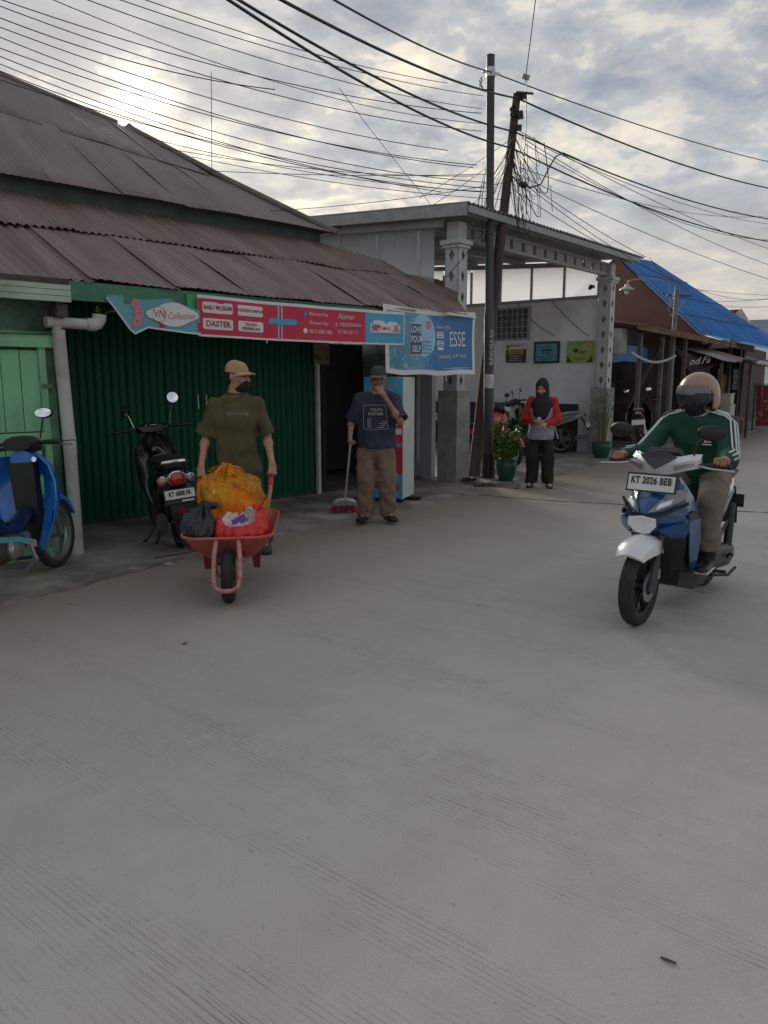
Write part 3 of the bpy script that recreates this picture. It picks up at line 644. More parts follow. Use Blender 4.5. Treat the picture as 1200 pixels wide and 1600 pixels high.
# folded left end
def fold(s, z):   # hangs loose, twisted towards the wall
    return V(s, -1.335 + 0.03 * math.sin(6 * s) + 0.05 * (3.99 - s), z)
def tpoly(mb, pts, off, mi=0):
    P = [fold(s, z) - V(0, off, 0) for s, z in pts]; mb.add(P, [tuple(range(len(P)))], mi); return mb
def strip_top(s): return 2.235 + (s - 3.13) * 0.02
outline_t = [(3.12 + 0.0725 * i, (2.235 + 0.012 * math.sin(i)) if i < 9 else 2.235 - 0.02 * (i - 8)) for i in range(13)]
outline_b = [(3.12, 2.215), (3.19, 2.14), (3.27, 2.04), (3.33, 1.965), (3.375, 1.925), (3.43, 1.95), (3.50, 1.985), (3.58, 1.975), (3.66, 1.968), (3.74, 1.960), (3.82, 1.952), (3.91, 1.945), (3.99, 1.94)]
gcol = []
for (st, zt), (sb, zb) in zip(outline_t, outline_b): gcol.append([fold(st + (sb - st) * i / 4, zt + (zb - zt) * i / 4) for i in range(5)])
MB().grid(gcol, thick=(0, 0.003, 0)).build('folded_end', m_teal, ban)
bo = MB(); bo.tube([fold(*q) - V(0, 0.004, 0) for q in outline_b], 0.009, 5); bo.build('white_hem', m_wht, ban)
tpoly(MB(), [(3.60, 1.985), (3.99, 1.965), (3.99, 2.05), (3.60, 2.05)], 0.004).build('red_field', m_red, ban)
ov = MB(); cpt = []
for i in range(28):
    a = 2 * math.pi * i / 28; rr = 1 + 0.10 * math.cos(4 * a); cpt.append((3.73 + 0.225 * math.cos(a) * rr, 2.105 + 0.098 * math.sin(a) * rr))
tpoly(ov, cpt, 0.009).build('white_oval', m_wht, ban)
ring = MB(); ring.tube([fold(3.60 + 0.062 * math.cos(i * math.pi / 10), 2.105 + 0.066 * math.sin(i * math.pi / 10)) - V(0, 0.011, 0) for i in range(20)], 0.003, 4, closed=True); ring.build('emblem_ring', m_pink, ban)
text(ban, 'VN', 0.10, V(3.60, 0, 2.105), (1, 0, 0), (0, 0, 1), m_pred, warp=lambda q: fold(q[0], q[2]) - V(0, 0.013, 0), sx=0.75, shear=0.15)
text(ban, 'Collection', 0.085, V(3.80, 0, 2.095), (1, 0, 0.03), (0, 0, 1), m_pink, warp=lambda q: fold(q[0], q[2]) - V(0, 0.013, 0), sx=0.72, shear=0.35)
fw = MB()
for i in range(3):
    for j in range(6):
        a = j * 1.05 + i; c = (3.40 + 0.02 * (i % 2), 2.18 - 0.075 * i)
        tpoly(fw, [(c[0] + 0.028 * math.cos(a) + 0.022 * math.cos(b), c[1] + 0.028 * math.sin(a) + 0.022 * math.sin(b)) for b in [q * 1.047 for q in range(6)]], 0.005 + 0.0006 * j)
fw.build('flower_print', m_pink, ban, smooth=0)
st = MB(); st.tube([(4.75, -1.36, 1.93), (4.753, -1.362, 1.885)], 0.006, 5); st.tube([(7.55, -1.34, 1.6), (7.552, -1.34, 1.50)], 0.005, 5); st.build('tie_string', m_wht, ban)

esse = thing('cigarette_banner', 'blue cloth advertising banner reading ESSE hanging right of the red banner', 'banner', OS, S45)
def ew(q, off=0.0):
    s, z = q[0], q[2]; t = (s - 6.48) / 1.68
    return V(s, -1.30 + 0.014 * math.sin(2.6 * s + 1) + 0.012 * math.sin(5 * z + s * 2) - off, z + 0.018 * math.sin(math.pi * t) * -1 + 0.01 * math.sin(9 * s) * (2.4 - z))
def egrid(s0, s1, z0, z1, off, ns=30, nz=8, th=None, sk=0.0):
    return MB().grid([[ew(V(s0 + (s1 - s0) * j / ns + sk * (1 - i / nz) * (1 - j / ns), 0, z0 + (z1 - z0) * i / nz), off) for j in range(ns + 1)] for i in range(nz + 1)], thick=th)
egrid(6.44, 8.17, 1.595, 2.385, 0, th=(0, 0.003, 0), sk=0.07).build('cloth', m_wht, esse)
m_eb = bpy.data.materials.new('banner_deep_blue'); m_eb.use_nodes = True
_t = m_eb.node_tree; _p = _t.nodes['Principled BSDF']; _tc = N(_t, 'ShaderNodeTexCoord'); _s = N(_t, 'ShaderNodeSeparateXYZ'); lk(_t, _tc.outputs['Object'], _s.inputs[0])
_u = mth(_t, 'DIVIDE', mth(_t, 'SUBTRACT', _s.outputs[0], 6.5), 1.65)
_c = ramp(_t, mth(_t, 'ADD', _u, mth(_t, 'MULTIPLY', noise(_t, _tc.outputs['Object'], 5, 5, 0.6), 0.10)), [(0.1, (0.05, 0.22, 0.33)), (0.42, (0.10, 0.30, 0.45)), (0.55, (0.03, 0.17, 0.40)), (1.0, (0.025, 0.13, 0.36))])
_c = mixc(_t, mth(_t, 'MULTIPLY', ramp(_t, noise(_t, _tc.outputs['Object'], 9, 6, 0.65, 1.0), [(0.5, 0.0), (0.68, 1.0)]), mth(_t, 'LESS_THAN', _u, 0.52)), _c, (0.28, 0.45, 0.52))
lk(_t, _c, _p.inputs['Base Color']); _p.inputs['Roughness'].default_value = 0.4
egrid(6.50, 8.12, 1.655, 2.325, 0.003, sk=0.07).build('blue_print', m_eb, esse)
cr = MB(); n = 24
pts = [ew(V(7.17 + 0.225 * math.cos(2 * math.pi * i / n), 0, 2.07 + 0.26 * math.sin(2 * math.pi * i / n)), 0.005) for i in range(n)]
cr.add([ew(V(7.17, 0, 2.07), 0.005)] + pts, [(0, 1 + i, 1 + (i + 1) % n) for i in range(n)]); cr.build('pale_capsule', m_lblue, esse)
for i in range(4): rrect(MB(), (7.23, 1.86 + 0.045 * i), 0.17, 0.02, 0.009, ew, 0.008).build('capsule_band', m_teal, esse)
rrect(MB(), (7.27, 2.20), 0.10, 0.10, 0.04, ew, 0.0075).build('pink_dot', m_pink, esse)
rrect(MB(), (7.015, 2.02), 0.235, 0.385, 0.01, ew, 0.010).build('navy_frame', m_wht, esse); rrect(MB(), (7.015, 2.02), 0.215, 0.365, 0.008, ew, 0.012).build('navy_panel', flat('panel_blue', (0.025, 0.11, 0.25)), esse)
for z, tx in ((2.13, 'LOVE'), (2.015, 'YOUR'), (1.90, 'SELF')): bt(tx, 7.015, z, 0.105, m_wht, off=0.015, warp=ew, par=esse, sx=0.78, bold=0.002)
bt('ESSE', 7.82, 2.03, 0.27, m_wht, off=0.008, warp=ew, par=esse, sx=0.62)
rrect(MB(), (7.49, 2.09), 0.135, 0.075, 0.025, ew, 0.006).build('emblem_bar', m_wht, esse); rrect(MB(), (7.49, 1.99), 0.135, 0.06, 0.02, ew, 0.006).build('emblem_bar', m_wht, esse); rrect(MB(), (7.49, 1.925), 0.12, 0.035, 0.015, ew, 0.006).build('emblem_bar', m_wht, esse)
for i, z in enumerate((2.105, 2.075, 2.0, 1.975)): rrect(MB(), (7.49, z), 0.10, 0.010, 0.004, ew, 0.009).build('emblem_line', m_navy, esse)
bt('Berani HIJAU', 7.42, 2.19, 0.055, m_wht, off=0.008, warp=ew, par=esse, align='LEFT', sx=0.9); bt('CHANGE  POP  HILO', 7.72, 1.825, 0.062, m_wht, off=0.008, warp=ew, par=esse, sx=0.95)
rrect(MB(), (7.80, 1.68), 0.55, 0.008, 0.003, ew, 0.007).build('fine_print_line', m_lblue, esse)

# house number plate over the post
ns = thing('number_sign', 'small brownish yellow house number board reading No 11 on the post', 'sign', OS, S45)
MB().box((6.56, -0.075, 1.90), (0.255, 0.02, 0.37)).build('board', mat('sign_ochre', (0.24, 0.19, 0.085), 0.6, var=0.2, dirt=(0.10, 0.08, 0.04), dirt_amt=0.4), ns)
text(ns, 'No 11', 0.115, V(6.56, -0.088, 1.80), (1, 0, 0), (0, 0, 1), m_pblk, sx=0.8, bold=0.003); text(ns, 'RT 8', 0.085, V(6.56, -0.088, 2.0), (1, 0, 0), (0, 0, 1), m_pblk, sx=0.8, bold=0.002)
MB().box((6.56, -0.0865, 1.90), (0.255, 0.003, 0.006)).build('dividing_line', m_pblk, ns)
# ================================================================== grey canopy building
BA = Vector((1.03, 11.40, 0)); BROT = math.atan2(0.772, 0.636)
BM = Matrix.Rotation(BROT, 3, 'Z')
def bwp(x, y, z=0): return BA + BM @ V(x, y, z)
cb_ = thing('canopy_building', 'pale grey open-fronted building with a steel roof on white lattice columns', 'building', BA, BROT)
m_roofst = mat('grey_roof_steel', (0.20, 0.21, 0.22), 0.5, var=0.12, rnd=0.08, dirt=(0.12, 0.11, 0.10), dirt_amt=0.4)
m_wallg = mat('pale_grey_render', (0.76, 0.78, 0.81), 0.8, var=0.06, scale=1.2, bump=0.1, dirt=(0.36, 0.36, 0.36), dirt_amt=0.35, dscale=0.8)
m_clad = mat('grey_cladding', (0.30, 0.32, 0.34), 0.7, var=0.08, scale=1.5, rnd=0.05)
m_poly = mat('milky_polycarbonate', (0.46, 0.48, 0.50), 0.5, var=0.05, scale=1.5)
_t = m_poly.node_tree; _p = _t.nodes['Principled BSDF']; _o = _t.nodes['Material Output']; _b = N(_t, 'ShaderNodeBsdfTranslucent'); _b.inputs[0].default_value = (0.80, 0.83, 0.87, 1); _m = N(_t, 'ShaderNodeMixShader'); _m.inputs[0].default_value = 0.7; lk(_t, _p.outputs[0], _m.inputs[1]); lk(_t, _b.outputs[0], _m.inputs[2]); lk(_t, _m.outputs[0], _o.inputs[0])
m_lat = mat('white_lattice_paint', (0.46, 0.475, 0.48), 0.55, var=0.08, dirt=(0.35, 0.34, 0.30), dirt_amt=0.35)
m_conc = mat('bare_concrete', (0.30, 0.295, 0.28), 0.9, var=0.16, scale=3, bump=0.4, bscale=40, dirt=(0.14, 0.14, 0.12), dirt_amt=0.5, dscale=2.5)
m_beam = mat('grey_steel_beam', (0.27, 0.28, 0.29), 0.5, var=0.1, dirt=(0.18, 0.16, 0.14), dirt_amt=0.3)
def zb(x, y): return 3.87 + 0.062 * (y + 0.4)
for i in range(7):
    x0 = -0.35 + i * 0.892
    corr_sheet(x0, x0 + 0.905, lambda q: -0.42, lambda q: 6.4, lambda q, y: zb(q, y) + (0.004 if i % 2 else 0), pitch=0.109, amp=0.016, rows=2, per=8, trap=True, th=0.005, seed=i).build('roof_sheet', m_roofst, cb_, smooth=30)
for y in (-0.28, 0.9, 2.1, 3.3, 4.5, 5.7): MB().box((2.68, y, zb(0, y) - 0.085), (5.95, 0.05, 0.10)).build('purlin', m_beam, cb_)
MB().box((2.68, -0.40, zb(0, -0.4) - 0.075), (6.0, 0.03, 0.09)).build('eave_board', m_beam, cb_)
MB().bar((-0.33, -0.38, 3.79), (-0.33, 6.3, 4.20), 0.03, 0.16).build('barge_board', mat('barge_grey', (0.34, 0.35, 0.35), 0.6), cb_)
# slotted front beam
MB().box((2.6, 0.0, 3.69), (5.2, 0.10, 0.045)).build('beam_flange', m_beam, cb_)
MB().box((2.6, 0.0, 3.50), (5.2, 0.10, 0.045)).build('beam_flange', m_beam, cb_)
for i in range(14): MB().box((0.2 + i * 0.37, 0.0, 3.595), (0.27, 0.035, 0.145)).build('beam_web', m_beam, cb_)
MB().bar((-0.2, 0.1, 3.69), (-0.2, 6.2, 4.05), 0.06, 0.12).build('side_beam', m_beam, cb_); MB().bar((5.2, 0.15, 3.73), (5.2, 6.2, 4.10), 0.06, 0.09).build('side_beam', m_beam, cb_)
def lattice(parent, x, y, z0, z1, w=0.23):
    mb = MB(); hcell = 0.29; n = int((z1 - z0) / hcell); hc = (z1 - z0) / n; a = 0.048; b = 0.085; t = 0.012
    for f in range(4):
        M = Matrix.Rotation(f * math.pi / 2, 3, 'Z')
        for i in range(n):
            z = z0 + i * hc
            for qs in ([(-w/2, 0), (0, 0), (0, hc/2 - b), (-a, hc/2), (-w/2, hc/2)], [(0, 0), (w/2, 0), (w/2, hc/2), (a, hc/2), (0, hc/2 - b)],
                       [(-w/2, hc/2), (-a, hc/2), (0, hc/2 + b), (0, hc), (-w/2, hc)], [(a, hc/2), (w/2, hc/2), (w/2, hc), (0, hc), (0, hc/2 + b)]):
                mb.prism([V(x, y, 0) + M @ V(p, -w / 2, 0) + V(0, 0, z + q) for p, q in qs], M @ V(0, t, 0))
    o = mb.build('lattice_column', m_lat, parent, smooth=0)
    MB().box((x, y, (z0 + z1) / 2), (w - 0.06, w - 0.06, z1 - z0 - 0.01)).build('column_shade_core', mat('core_shadow_grey', (0.20, 0.21, 0.215), 0.9), parent)  # solid grey fill paints the shade inside the hollow column
    return o
for x in (0.0, 5.2):
    lattice(cb_, x, 0.0, 1.36, 3.40)
    MB().box((x, 0, 3.43), (0.34, 0.34, 0.06)).box((x, 0, 3.375), (0.29, 0.29, 0.04)).build('capital', m_lat, cb_)
    MB().box((x, 0, 3.58), (0.20, 0.20, 0.25)).build('column_head', m_lat, cb_)
    p_ = MB(); p_.box((x, 0, 0.68), (0.34, 0.34, 1.36)); p_.build('pier', m_conc, cb_)
# side walls
MB().box((5.42, 0.45, 1.55), (0.05, 0.09, 3.1)).build('edge_pipe', m_lat, cb_)
wl = MB(); wl.box((5.30, 3.35, 1.545), (0.14, 6.3, 3.09)); wl.build('wall', m_wallg, cb_)
MB().box((5.225, 3.2, 3.12), (0.10, 6.0, 0.055)).build('wall_rail', m_clad, cb_)
m_pane = bpy.data.materials.new('frosted_sheet'); m_pane.use_nodes = True; _t = m_pane.node_tree; _t.nodes.clear()
_o = N(_t, 'ShaderNodeOutputMaterial'); _m = N(_t, 'ShaderNodeMixShader'); _a = N(_t, 'ShaderNodeBsdfTransparent'); _b = N(_t, 'ShaderNodeBsdfTranslucent'); _b.inputs[0].default_value = (0.62, 0.64, 0.66, 1)
_m.inputs[0].default_value = 0.62; lk(_t, _a.outputs[0], _m.inputs[1]); lk(_t, _b.outputs[0], _m.inputs[2]); lk(_t, _m.outputs[0], _o.inputs[0])
for i in range(8):
    y0 = 0.2 + i * 0.74
    MB().box((5.23, y0, 3.46), (0.04, 0.035, 0.72)).build('mullion', m_clad, cb_)
    zt = zb(0, y0) - 0.16
    MB().prism([V(5.235, y0 + 0.02, 3.15), V(5.235, y0 + 0.72, 3.15), V(5.235, y0 + 0.72, zt + 0.045), V(5.235, y0 + 0.02, zt)], (0.006, 0, 0)).build('frosted_pane', m_pane, cb_, smooth=0)
wl = MB(); wl.prism([V(-0.14, 0.30, 0), V(-0.14, 6.35, 0), V(-0.14, 6.35, 1.8), V(-0.14, 0.30, 1.8)], (0.10, 0, 0)); wl.build('wall', m_clad, cb_, smooth=0)
for i in range(8):
    y0 = 0.30 + i * 0.757; MB().prism([V(-0.13, y0, 1.8), V(-0.13, y0 + 0.75, 1.8), V(-0.13, y0 + 0.75, 3.79 + 0.06 * (i + 1) * 0.757), V(-0.13, y0, 3.79 + 0.06 * i * 0.757)], (0.008, 0, 0)).build('cladding_panel', m_poly, cb_, smooth=0)
for i in range(8): MB().box((-0.155, 0.55 + i * 0.78, 2.0 + 0.02 * i), (0.025, 0.045, 3.4)).build('batten', m_lat, cb_)
wl = MB(); wl.box((2.6, 6.40, 0.6), (5.5, 0.1, 1.2)); wl.build('rear_wall', m_wallg, cb_)
# low dark dado / stacked boards against the right wall
MB().box((5.17, 2.3, 0.55), (0.06, 3.6, 0.95)).build('dado_board', mat('dark_dado', (0.03, 0.032, 0.036), 0.7, var=0.2), cb_)
# grille window
gw = MB(); 
for y in (1.70, 2.60): gw.box((5.21, y, 2.68), (0.05, 0.04, 0.66))
for z in (2.36, 3.0): gw.box((5.21, 2.15, z), (0.05, 0.94, 0.04))
win = gw.build('window', m_clad, cb_)
MB().box((5.224, 2.15, 2.68), (0.012, 0.86, 0.6)).build('pane', mat('dark_glass', (0.03, 0.04, 0.05), 0.15, var=0.1), win)
for i in range(6): MB().box((5.20, 1.84 + i * 0.125, 2.68), (0.018, 0.022, 0.60)).build('grille_bar', m_clad, win)
for i in range(4): MB().box((5.195, 2.15, 2.49 + i * 0.125), (0.012, 0.86, 0.018)).build('grille_bar', m_clad, win)
cbl = MB(); cbl.tube([V(5.20, 2.0 - 0.7 * t, 3.12 - 0.62 * t - 0.25 * t * (1 - t)) for t in [i / 10 for i in range(11)]] + [V(5.21, 1.1, 2.4)], 0.006, 5); cbl.build('wall_cable', m_black, cb_)
cbl = MB(); cbl.tube([V(5.20, 1.2 - 0.85 * t, 3.12 - 0.75 * t - 0.2 * t * (1 - t)) for t in [i / 10 for i in range(11)]], 0.006, 5); cbl.build('wall_cable', m_black, cb_)
MB().tube([(5.13, 0.26, 3.30), (5.0, 0.26, 3.30), (4.97, 0.26, 3.25)], 0.035, 8).build('wall_lamp', m_black, cb_)
def plaque(name, label, y0, y1, z0, z1, frame_m, field_m, fw=0.02):
    t_ = thing(name, label, 'sign', BA, BROT)
    MB().box((5.205, (y0 + y1) / 2, (z0 + z1) / 2), (0.03, y1 - y0, z1 - z0)).build('frame', frame_m, t_)
    MB().box((5.188, (y0 + y1) / 2, (z0 + z1) / 2), (0.006, y1 - y0 - 2 * fw, z1 - z0 - 2 * fw)).build('field', field_m, t_)
    return t_
def ptx(par, s, y, z, size, m, **kw): return text(par, s, size, V(5.180, y, z), (0, -1, 0), (0, 0, 1), m, **kw)
m_pbrown = flat('plaque_dark_brown', (0.035, 0.028, 0.028)); m_pyel = flat('plaque_yellow', (0.42, 0.40, 0.10)); m_pgr = flat('plaque_green', (0.30, 0.42, 0.12)); m_pcy = flat('plaque_cyan', (0.10, 0.32, 0.40)); m_dkg = flat('print_dark_green', (0.03, 0.09, 0.03))
p1_ = plaque('notice_board', 'small black white and yellow notice board under the grille window', 1.72, 2.23, 1.86, 2.27, m_wht, m_pbrown, 0.012)
MB().box((5.184, 1.975, 2.205), (0.006, 0.485, 0.115)).build('white_band', m_wht, p1_); MB().box((5.184, 1.975, 2.095), (0.006, 0.37, 0.085)).build('yellow_band', m_pyel, p1_)
MB().box((5.1805, 2.17, 2.205), (0.003, 0.05, 0.07)).build('crest', m_pbrown, p1_)
ptx(p1_, 'KETUA RT. 8', 1.96, 2.22, 0.065, m_pblk, sx=0.9, bold=0.002)
for i, (w, z) in enumerate(((0.25, 2.115), (0.30, 2.08))): MB().box((5.1805, 1.975, z), (0.003, w, 0.014)).build('print_line', m_pbrown, p1_)
for i, (w, z) in enumerate(((0.36, 2.02), (0.20, 1.985), (0.30, 1.95), (0.34, 1.915))): MB().box((5.183, 1.975 + 0.03 * (i % 2), z), (0.004, w, 0.008)).build('print_line', m_wht, p1_)
p2_ = plaque('framed_board', 'cyan board in a dark blue frame, middle of three on the grey wall', 0.97, 1.55, 1.85, 2.29, flat('frame_dark_blue', (0.015, 0.04, 0.06)), m_pcy, 0.045)
ptx(p2_, 'LOS PMASI', 1.26, 2.11, 0.060, m_pblk, sx=0.9, bold=0.002); ptx(p2_, 'RT. 08', 1.26, 2.045, 0.060, m_pblk, sx=0.9, bold=0.002)
for i, (w, z) in enumerate(((0.24, 2.19), (0.40, 1.985), (0.30, 1.955), (0.2, 1.92))): MB().box((5.183, 1.26, z), (0.004, w, 0.010)).build('print_line', flat('print_teal', (0.03, 0.12, 0.16)), p2_)
p3_ = plaque('green_sign', 'yellow-green printed sign on the grey wall beside the lattice column', 0.23, 0.80, 1.85, 2.28, m_pgr, m_pgr, 0.0)
ptx(p3_, '2023', 0.52, 2.20, 0.05, m_pblk); ptx(p3_, 'Asri', 0.46, 2.06, 0.10, m_dkg, shear=0.3)
MB().ell((5.181, 0.60, 2.09), (0.004, 0.055, 0.045)).build('leaf_mark', m_dkg, p3_); MB().ell((5.181, 0.73, 2.235), (0.004, 0.03, 0.03)).build('round_seal', m_sky, p3_); MB().ell((5.181, 0.29, 2.235), (0.004, 0.04, 0.035)).build('round_seal', m_pink, p3_)
for i, (w, z) in enumerate(((0.24, 2.245), (0.24, 1.95), (0.30, 1.92))): MB().box((5.183, 0.52, z), (0.004, w, 0.010)).build('print_line', m_dkg, p3_)
for y in (0.245, 0.79): 
    sg = -1 if y > 0.5 else 1
    MB().prism([V(5.184, y, 1.86), V(5.184, y + sg * 0.12, 1.86), V(5.184, y, 2.0)], (-0.003, 0, 0)).build('corner_mark', m_dkg, p3_, smooth=0)

# ================================================================== utility poles
def lerp_pole(p0, p1, t): return Vector(p0).lerp(Vector(p1), t)
m_pole = mat('dark_steel_pole', (0.045, 0.050, 0.056), 0.6, var=0.2, scale=3, dirt=(0.09, 0.075, 0.06), dirt_amt=0.35)
m_wood = mat('weathered_pole_timber', (0.075, 0.055, 0.045), 0.85, var=0.3, scale=5, streak=(1, 1, 0.15), bump=0.4, bscale=30, dirt=(0.16, 0.09, 0.045), dirt_amt=0.3)
P1B = Vector((1.58, 11.55, 0.0)); P1T = Vector((1.47, 11.5, 5.91))
pole1 = thing('steel_utility_pole', 'straight dark steel utility pole with a paper notice pasted low down', 'utility pole', (0, 0, 0))
MB().tube([P1B - V(0, 0, 0.05), lerp_pole(P1B, P1T, 0.42), lerp_pole(P1B, P1T, 0.425), P1T], [0.078, 0.072, 0.060, 0.056], 16).build('shaft', m_pole, pole1)
MB().cyl(P1T, P1T + V(0, 0, 0.015), 0.058, n=16).build('cap', m_pole, pole1)
MB().tube([lerp_pole(P1B, P1T, 0.955), lerp_pole(P1B, P1T, 0.975)], 0.066, 14).build('band', m_steel, pole1)
MB().bar(lerp_pole(P1B, P1T, 0.967) + V(-0.12, -0.02, 0), lerp_pole(P1B, P1T, 0.96) + V(0.13, -0.02, 0), 0.02, 0.035).build('hook_bar', m_steel, pole1)
MB().tube([P1B - V(0, 0, 0.02), P1B + V(0, 0, 0.42)], [0.098, 0.096], 16).build('base_sleeve', m_black, pole1)
pp = lerp_pole(P1B, P1T, 0.253); nn = []
for i in range(9): a = R_(-150 + i * 15); nn.append((0.0775 * math.cos(a), 0.0775 * math.sin(a)))
nb = MB(); nb.grid([[pp + V(x, y, -0.10), pp + V(x, y, 0.10)] for x, y in nn]); nb.build('paper_notice', mat('paper', (0.55, 0.56, 0.55), 0.8, var=0.25, scale=30, dirt=(0.08, 0.08, 0.09), dirt_amt=0.35, dscale=35), pole1)
vt = lerp_pole(P1B, P1T, 0.335)
text(pole1, 'BUKAN MILIK PLN', 0.085, vt + V(0.03, -0.0765, 0), (0.0, 0, 1), (-1, -0.25, 0), m_wht, sx=0.72)
P2B = Vector((1.38, 11.78, 0.0)); P2T = Vector((1.88, 11.7, 5.50))
pole2 = thing('timber_utility_pole', 'leaning brown timber utility pole carrying a tangle of cables', 'utility pole', (0, 0, 0))
MB().tube([P2B - V(0, 0, 0.05), lerp_pole(P2B, P2T, 0.5), P2T], [0.095, 0.08, 0.055], 14).build('shaft', m_wood, pole2)
rgp = random.Random(21)
for i in range(9):
    c = lerp_pole(P2B, P2T, rgp.uniform(0.90, 0.995)) + V(rgp.uniform(-0.06, 0.10), rgp.uniform(-0.08, -0.03), 0)
    MB().box(c, (rgp.uniform(0.03, 0.08), 0.05, rgp.uniform(0.04, 0.11)), (0, rgp.uniform(-0.5, 0.5), rgp.uniform(-1, 1))).build('cable_clamp', m_black, pole2)
MB().bar(P2T + V(-0.03, -0.06, 0.0), P2T + V(0.22, -0.06, -0.02), 0.03, 0.025).build('cross_bar', m_pole, pole2)
MB().box(P2T + V(0.11, -0.05, 0.20), (0.10, 0.03, 0.06), (0, 0.25, 0)).build('tag_plate', m_conc, pole2)
MB().tube([P2T + V(0.12, -0.05, 0.17), P2T + V(0.13, -0.05, -0.5), P2T + V(0.10, -0.05, -1.2)], 0.008, 5).build('down_lead', m_black, pole2)
# ================================================================== cables
m_cab = mat('black_cable', (0.018, 0.018, 0.020), 0.6, var=0.1)
def cable(a, b, sag, r, label, group=None, n=22, name='overhead_cable'):
    a = Vector(a); b = Vector(b); pts = [a.lerp(b, t) + V(0, 0, -4 * sag * t * (1 - t)) for t in [i / n for i in range(n + 1)]]
    mb = MB(); mb.tube(pts, r, 5); o = mb.build(name, m_cab); o['label'] = label; o['category'] = 'cable'
    if group: o['group'] = group
    return o
H1 = lambda t: lerp_pole(P1B, P1T, t); H2 = lambda t: lerp_pole(P2B, P2T, t)
ORD = ['topmost', 'second from top', 'third from top', 'fourth from top', 'fifth from top', 'sixth from top', 'seventh from top', 'eighth from top', 'ninth from top', 'tenth from top', 'eleventh from top', 'lowest']
def cable2(a, m_, b, s0, s1, r, label, group, n=20):
    pts = [a.lerp(m_, t) + V(0, 0, -4 * s0 * t * (1 - t)) for t in [i / n for i in range(n)]] + [m_.lerp(b, t) + V(0, 0, -4 * s1 * t * (1 - t)) for t in [i / n for i in range(n + 1)]]
    o = MB().tube(pts, r, 5).build('overhead_cable', m_cab); o['label'] = label; o['category'] = 'cable'; o['group'] = group
thick = [(atY(505, -10, 6.0), H1(0.962) + V(0, -.07, 0), atY(1300, 272, 20), 0.10, 0.009), (atY(425, -8, 6.0), H2(0.985) + V(0, -.07, 0), atY(1300, 308, 20), 0.16, 0.013), (atY(360, -8, 6.0), H2(0.905) + V(0, -.09, 0), atY(1300, 350, 20), 0.20, 0.012), (atY(345, -8, 5.8), H2(0.865) + V(0, -.09, 0), atY(1300, 385, 20), 0.22, 0.012)]
for i, (a, m_, b, sg, r) in enumerate(thick):
    cable2(a, m_, b, sg * 0.6, sg * 1.6, r, 'thick power line past the poles, ' + ('topmost', 'second from top', 'third from top', 'lowest')[i] + ' of the four at the right edge', 'thick power lines')
GL = 'cables over the shop roof'
left = [((-20, -8), (752, 177), 8.0, .18), ((-20, 2), (752, 205), 8.5, .2), ((-20, 20), (430, 140), 8.0, .1), ((-20, 35), (700, 235), 8.5, .16), ((-20, 50), (740, 262), 9, .22), ((-20, 68), (745, 258), 9, .2), ((-20, 80), (760, 285), 9, .25), ((-20, 92), (690, 300), 9.5, .18), ((-20, 103), (752, 300), 9.5, .25), ((-20, 118), (770, 295), 9.5, .2)]
for i, (a, b, Y, sg) in enumerate(left): cable(atY(a[0], a[1], Y), atY(b[0], b[1], 11.6 if b[0] > 500 else 9.2), sg, 0.0055, 'thin black cable above the iron shop roof, ' + (ORD[i] if i < 9 else 'lowest') + ' at the left edge', GL)
for a, b, Y, sg, lb_ in (((60, -10), (754, 193), 7.5, .2, 'thin cable above the shop roof, left one of two leaving the top edge'), ((110, -10), (753, 170), 7.0, .12, 'thin cable above the shop roof, right one of two leaving the top edge'), ((230, 215), (775, 300), 10.5, .12, 'thin cable emerging beside the roof apex and running to the poles, upper one'), ((250, 230), (740, 275), 10.5, .10, 'thin cable emerging beside the roof apex and running to the poles, lower one'), ((160, -10), (756, 150), 7.2, .10, 'thin cable above the shop roof, third one leaving the top edge'), ((200, -10), (700, 130), 7.0, .08, 'thin cable above the shop roof, fourth one leaving the top edge'), ((300, 245), (790, 312), 10.8, .08, 'faint cable low over the roof ridge running to the grey roof'), ((420, 330), (790, 285), 11.2, .05, 'thin cable rising from the roof hip to the timber pole'), ((310, 266), (760, 272), 11, .04, 'nearly level thin cable just above the right slope of the iron roof')):
    cable(atY(a[0], a[1], Y), atY(b[0], b[1], 11.6), sg, 0.0045, lb_, GL)
right = sorted([((812, 205), (1220, 395), 18, .12), ((815, 215), (1220, 420), 18, .16), ((820, 225), (1220, 375), 20, .35), ((812, 262), (1220, 335), 24, .3), ((808, 278), (1220, 465), 22, .6), ((850, 230), (1220, 352), 22, .2), ((800, 268), (1220, 442), 16, .1)], key=lambda q: q[1][1])
for i, (a, b, Y, sg) in enumerate(right): cable(atY(a[0], a[1], 11.6), atY(b[0], b[1], Y), sg, 0.0055, 'thin cable from timber pole, ' + (ORD[i] if i < 6 else 'lowest') + ' of the thin ones at right edge', 'cables off to the right')
cable(atY(830, 290, 11.6), atY(1010, 402, 14.9), .05, .0055, 'thin cable from the timber pole down to the right end of the grey roof'); cable(atY(800, 295, 11.6), atY(1060, 440, 18), .1, .0055, 'thin cable from the timber pole down to the street lamp post')
for a, b, Y0, Y1, lb_ in (((1005, 440), (1220, 462), 30, 36, 'upper'), ((1050, 470), (1220, 464), 28, 32, 'middle'), ((1060, 472), (1220, 478), 28, 30, 'lower')): cable(atY(*a, Y0), atY(*b, Y1), 0.1, 0.008, 'faint far cable above the blue roof, ' + lb_ + ' of three', 'far cables above the blue roof')
cable(atY(1015, 402, 15), atY(1045, 440, 18), 0.03, 0.005, 'short thin wire from the grey roof end towards the street lamp')
cable(atY(838, -10, 10.5), H2(0.995) + V(0.10, -0.06, 0.15), 0.0, 0.006, 'single wire rising straight up from the top of the timber pole')
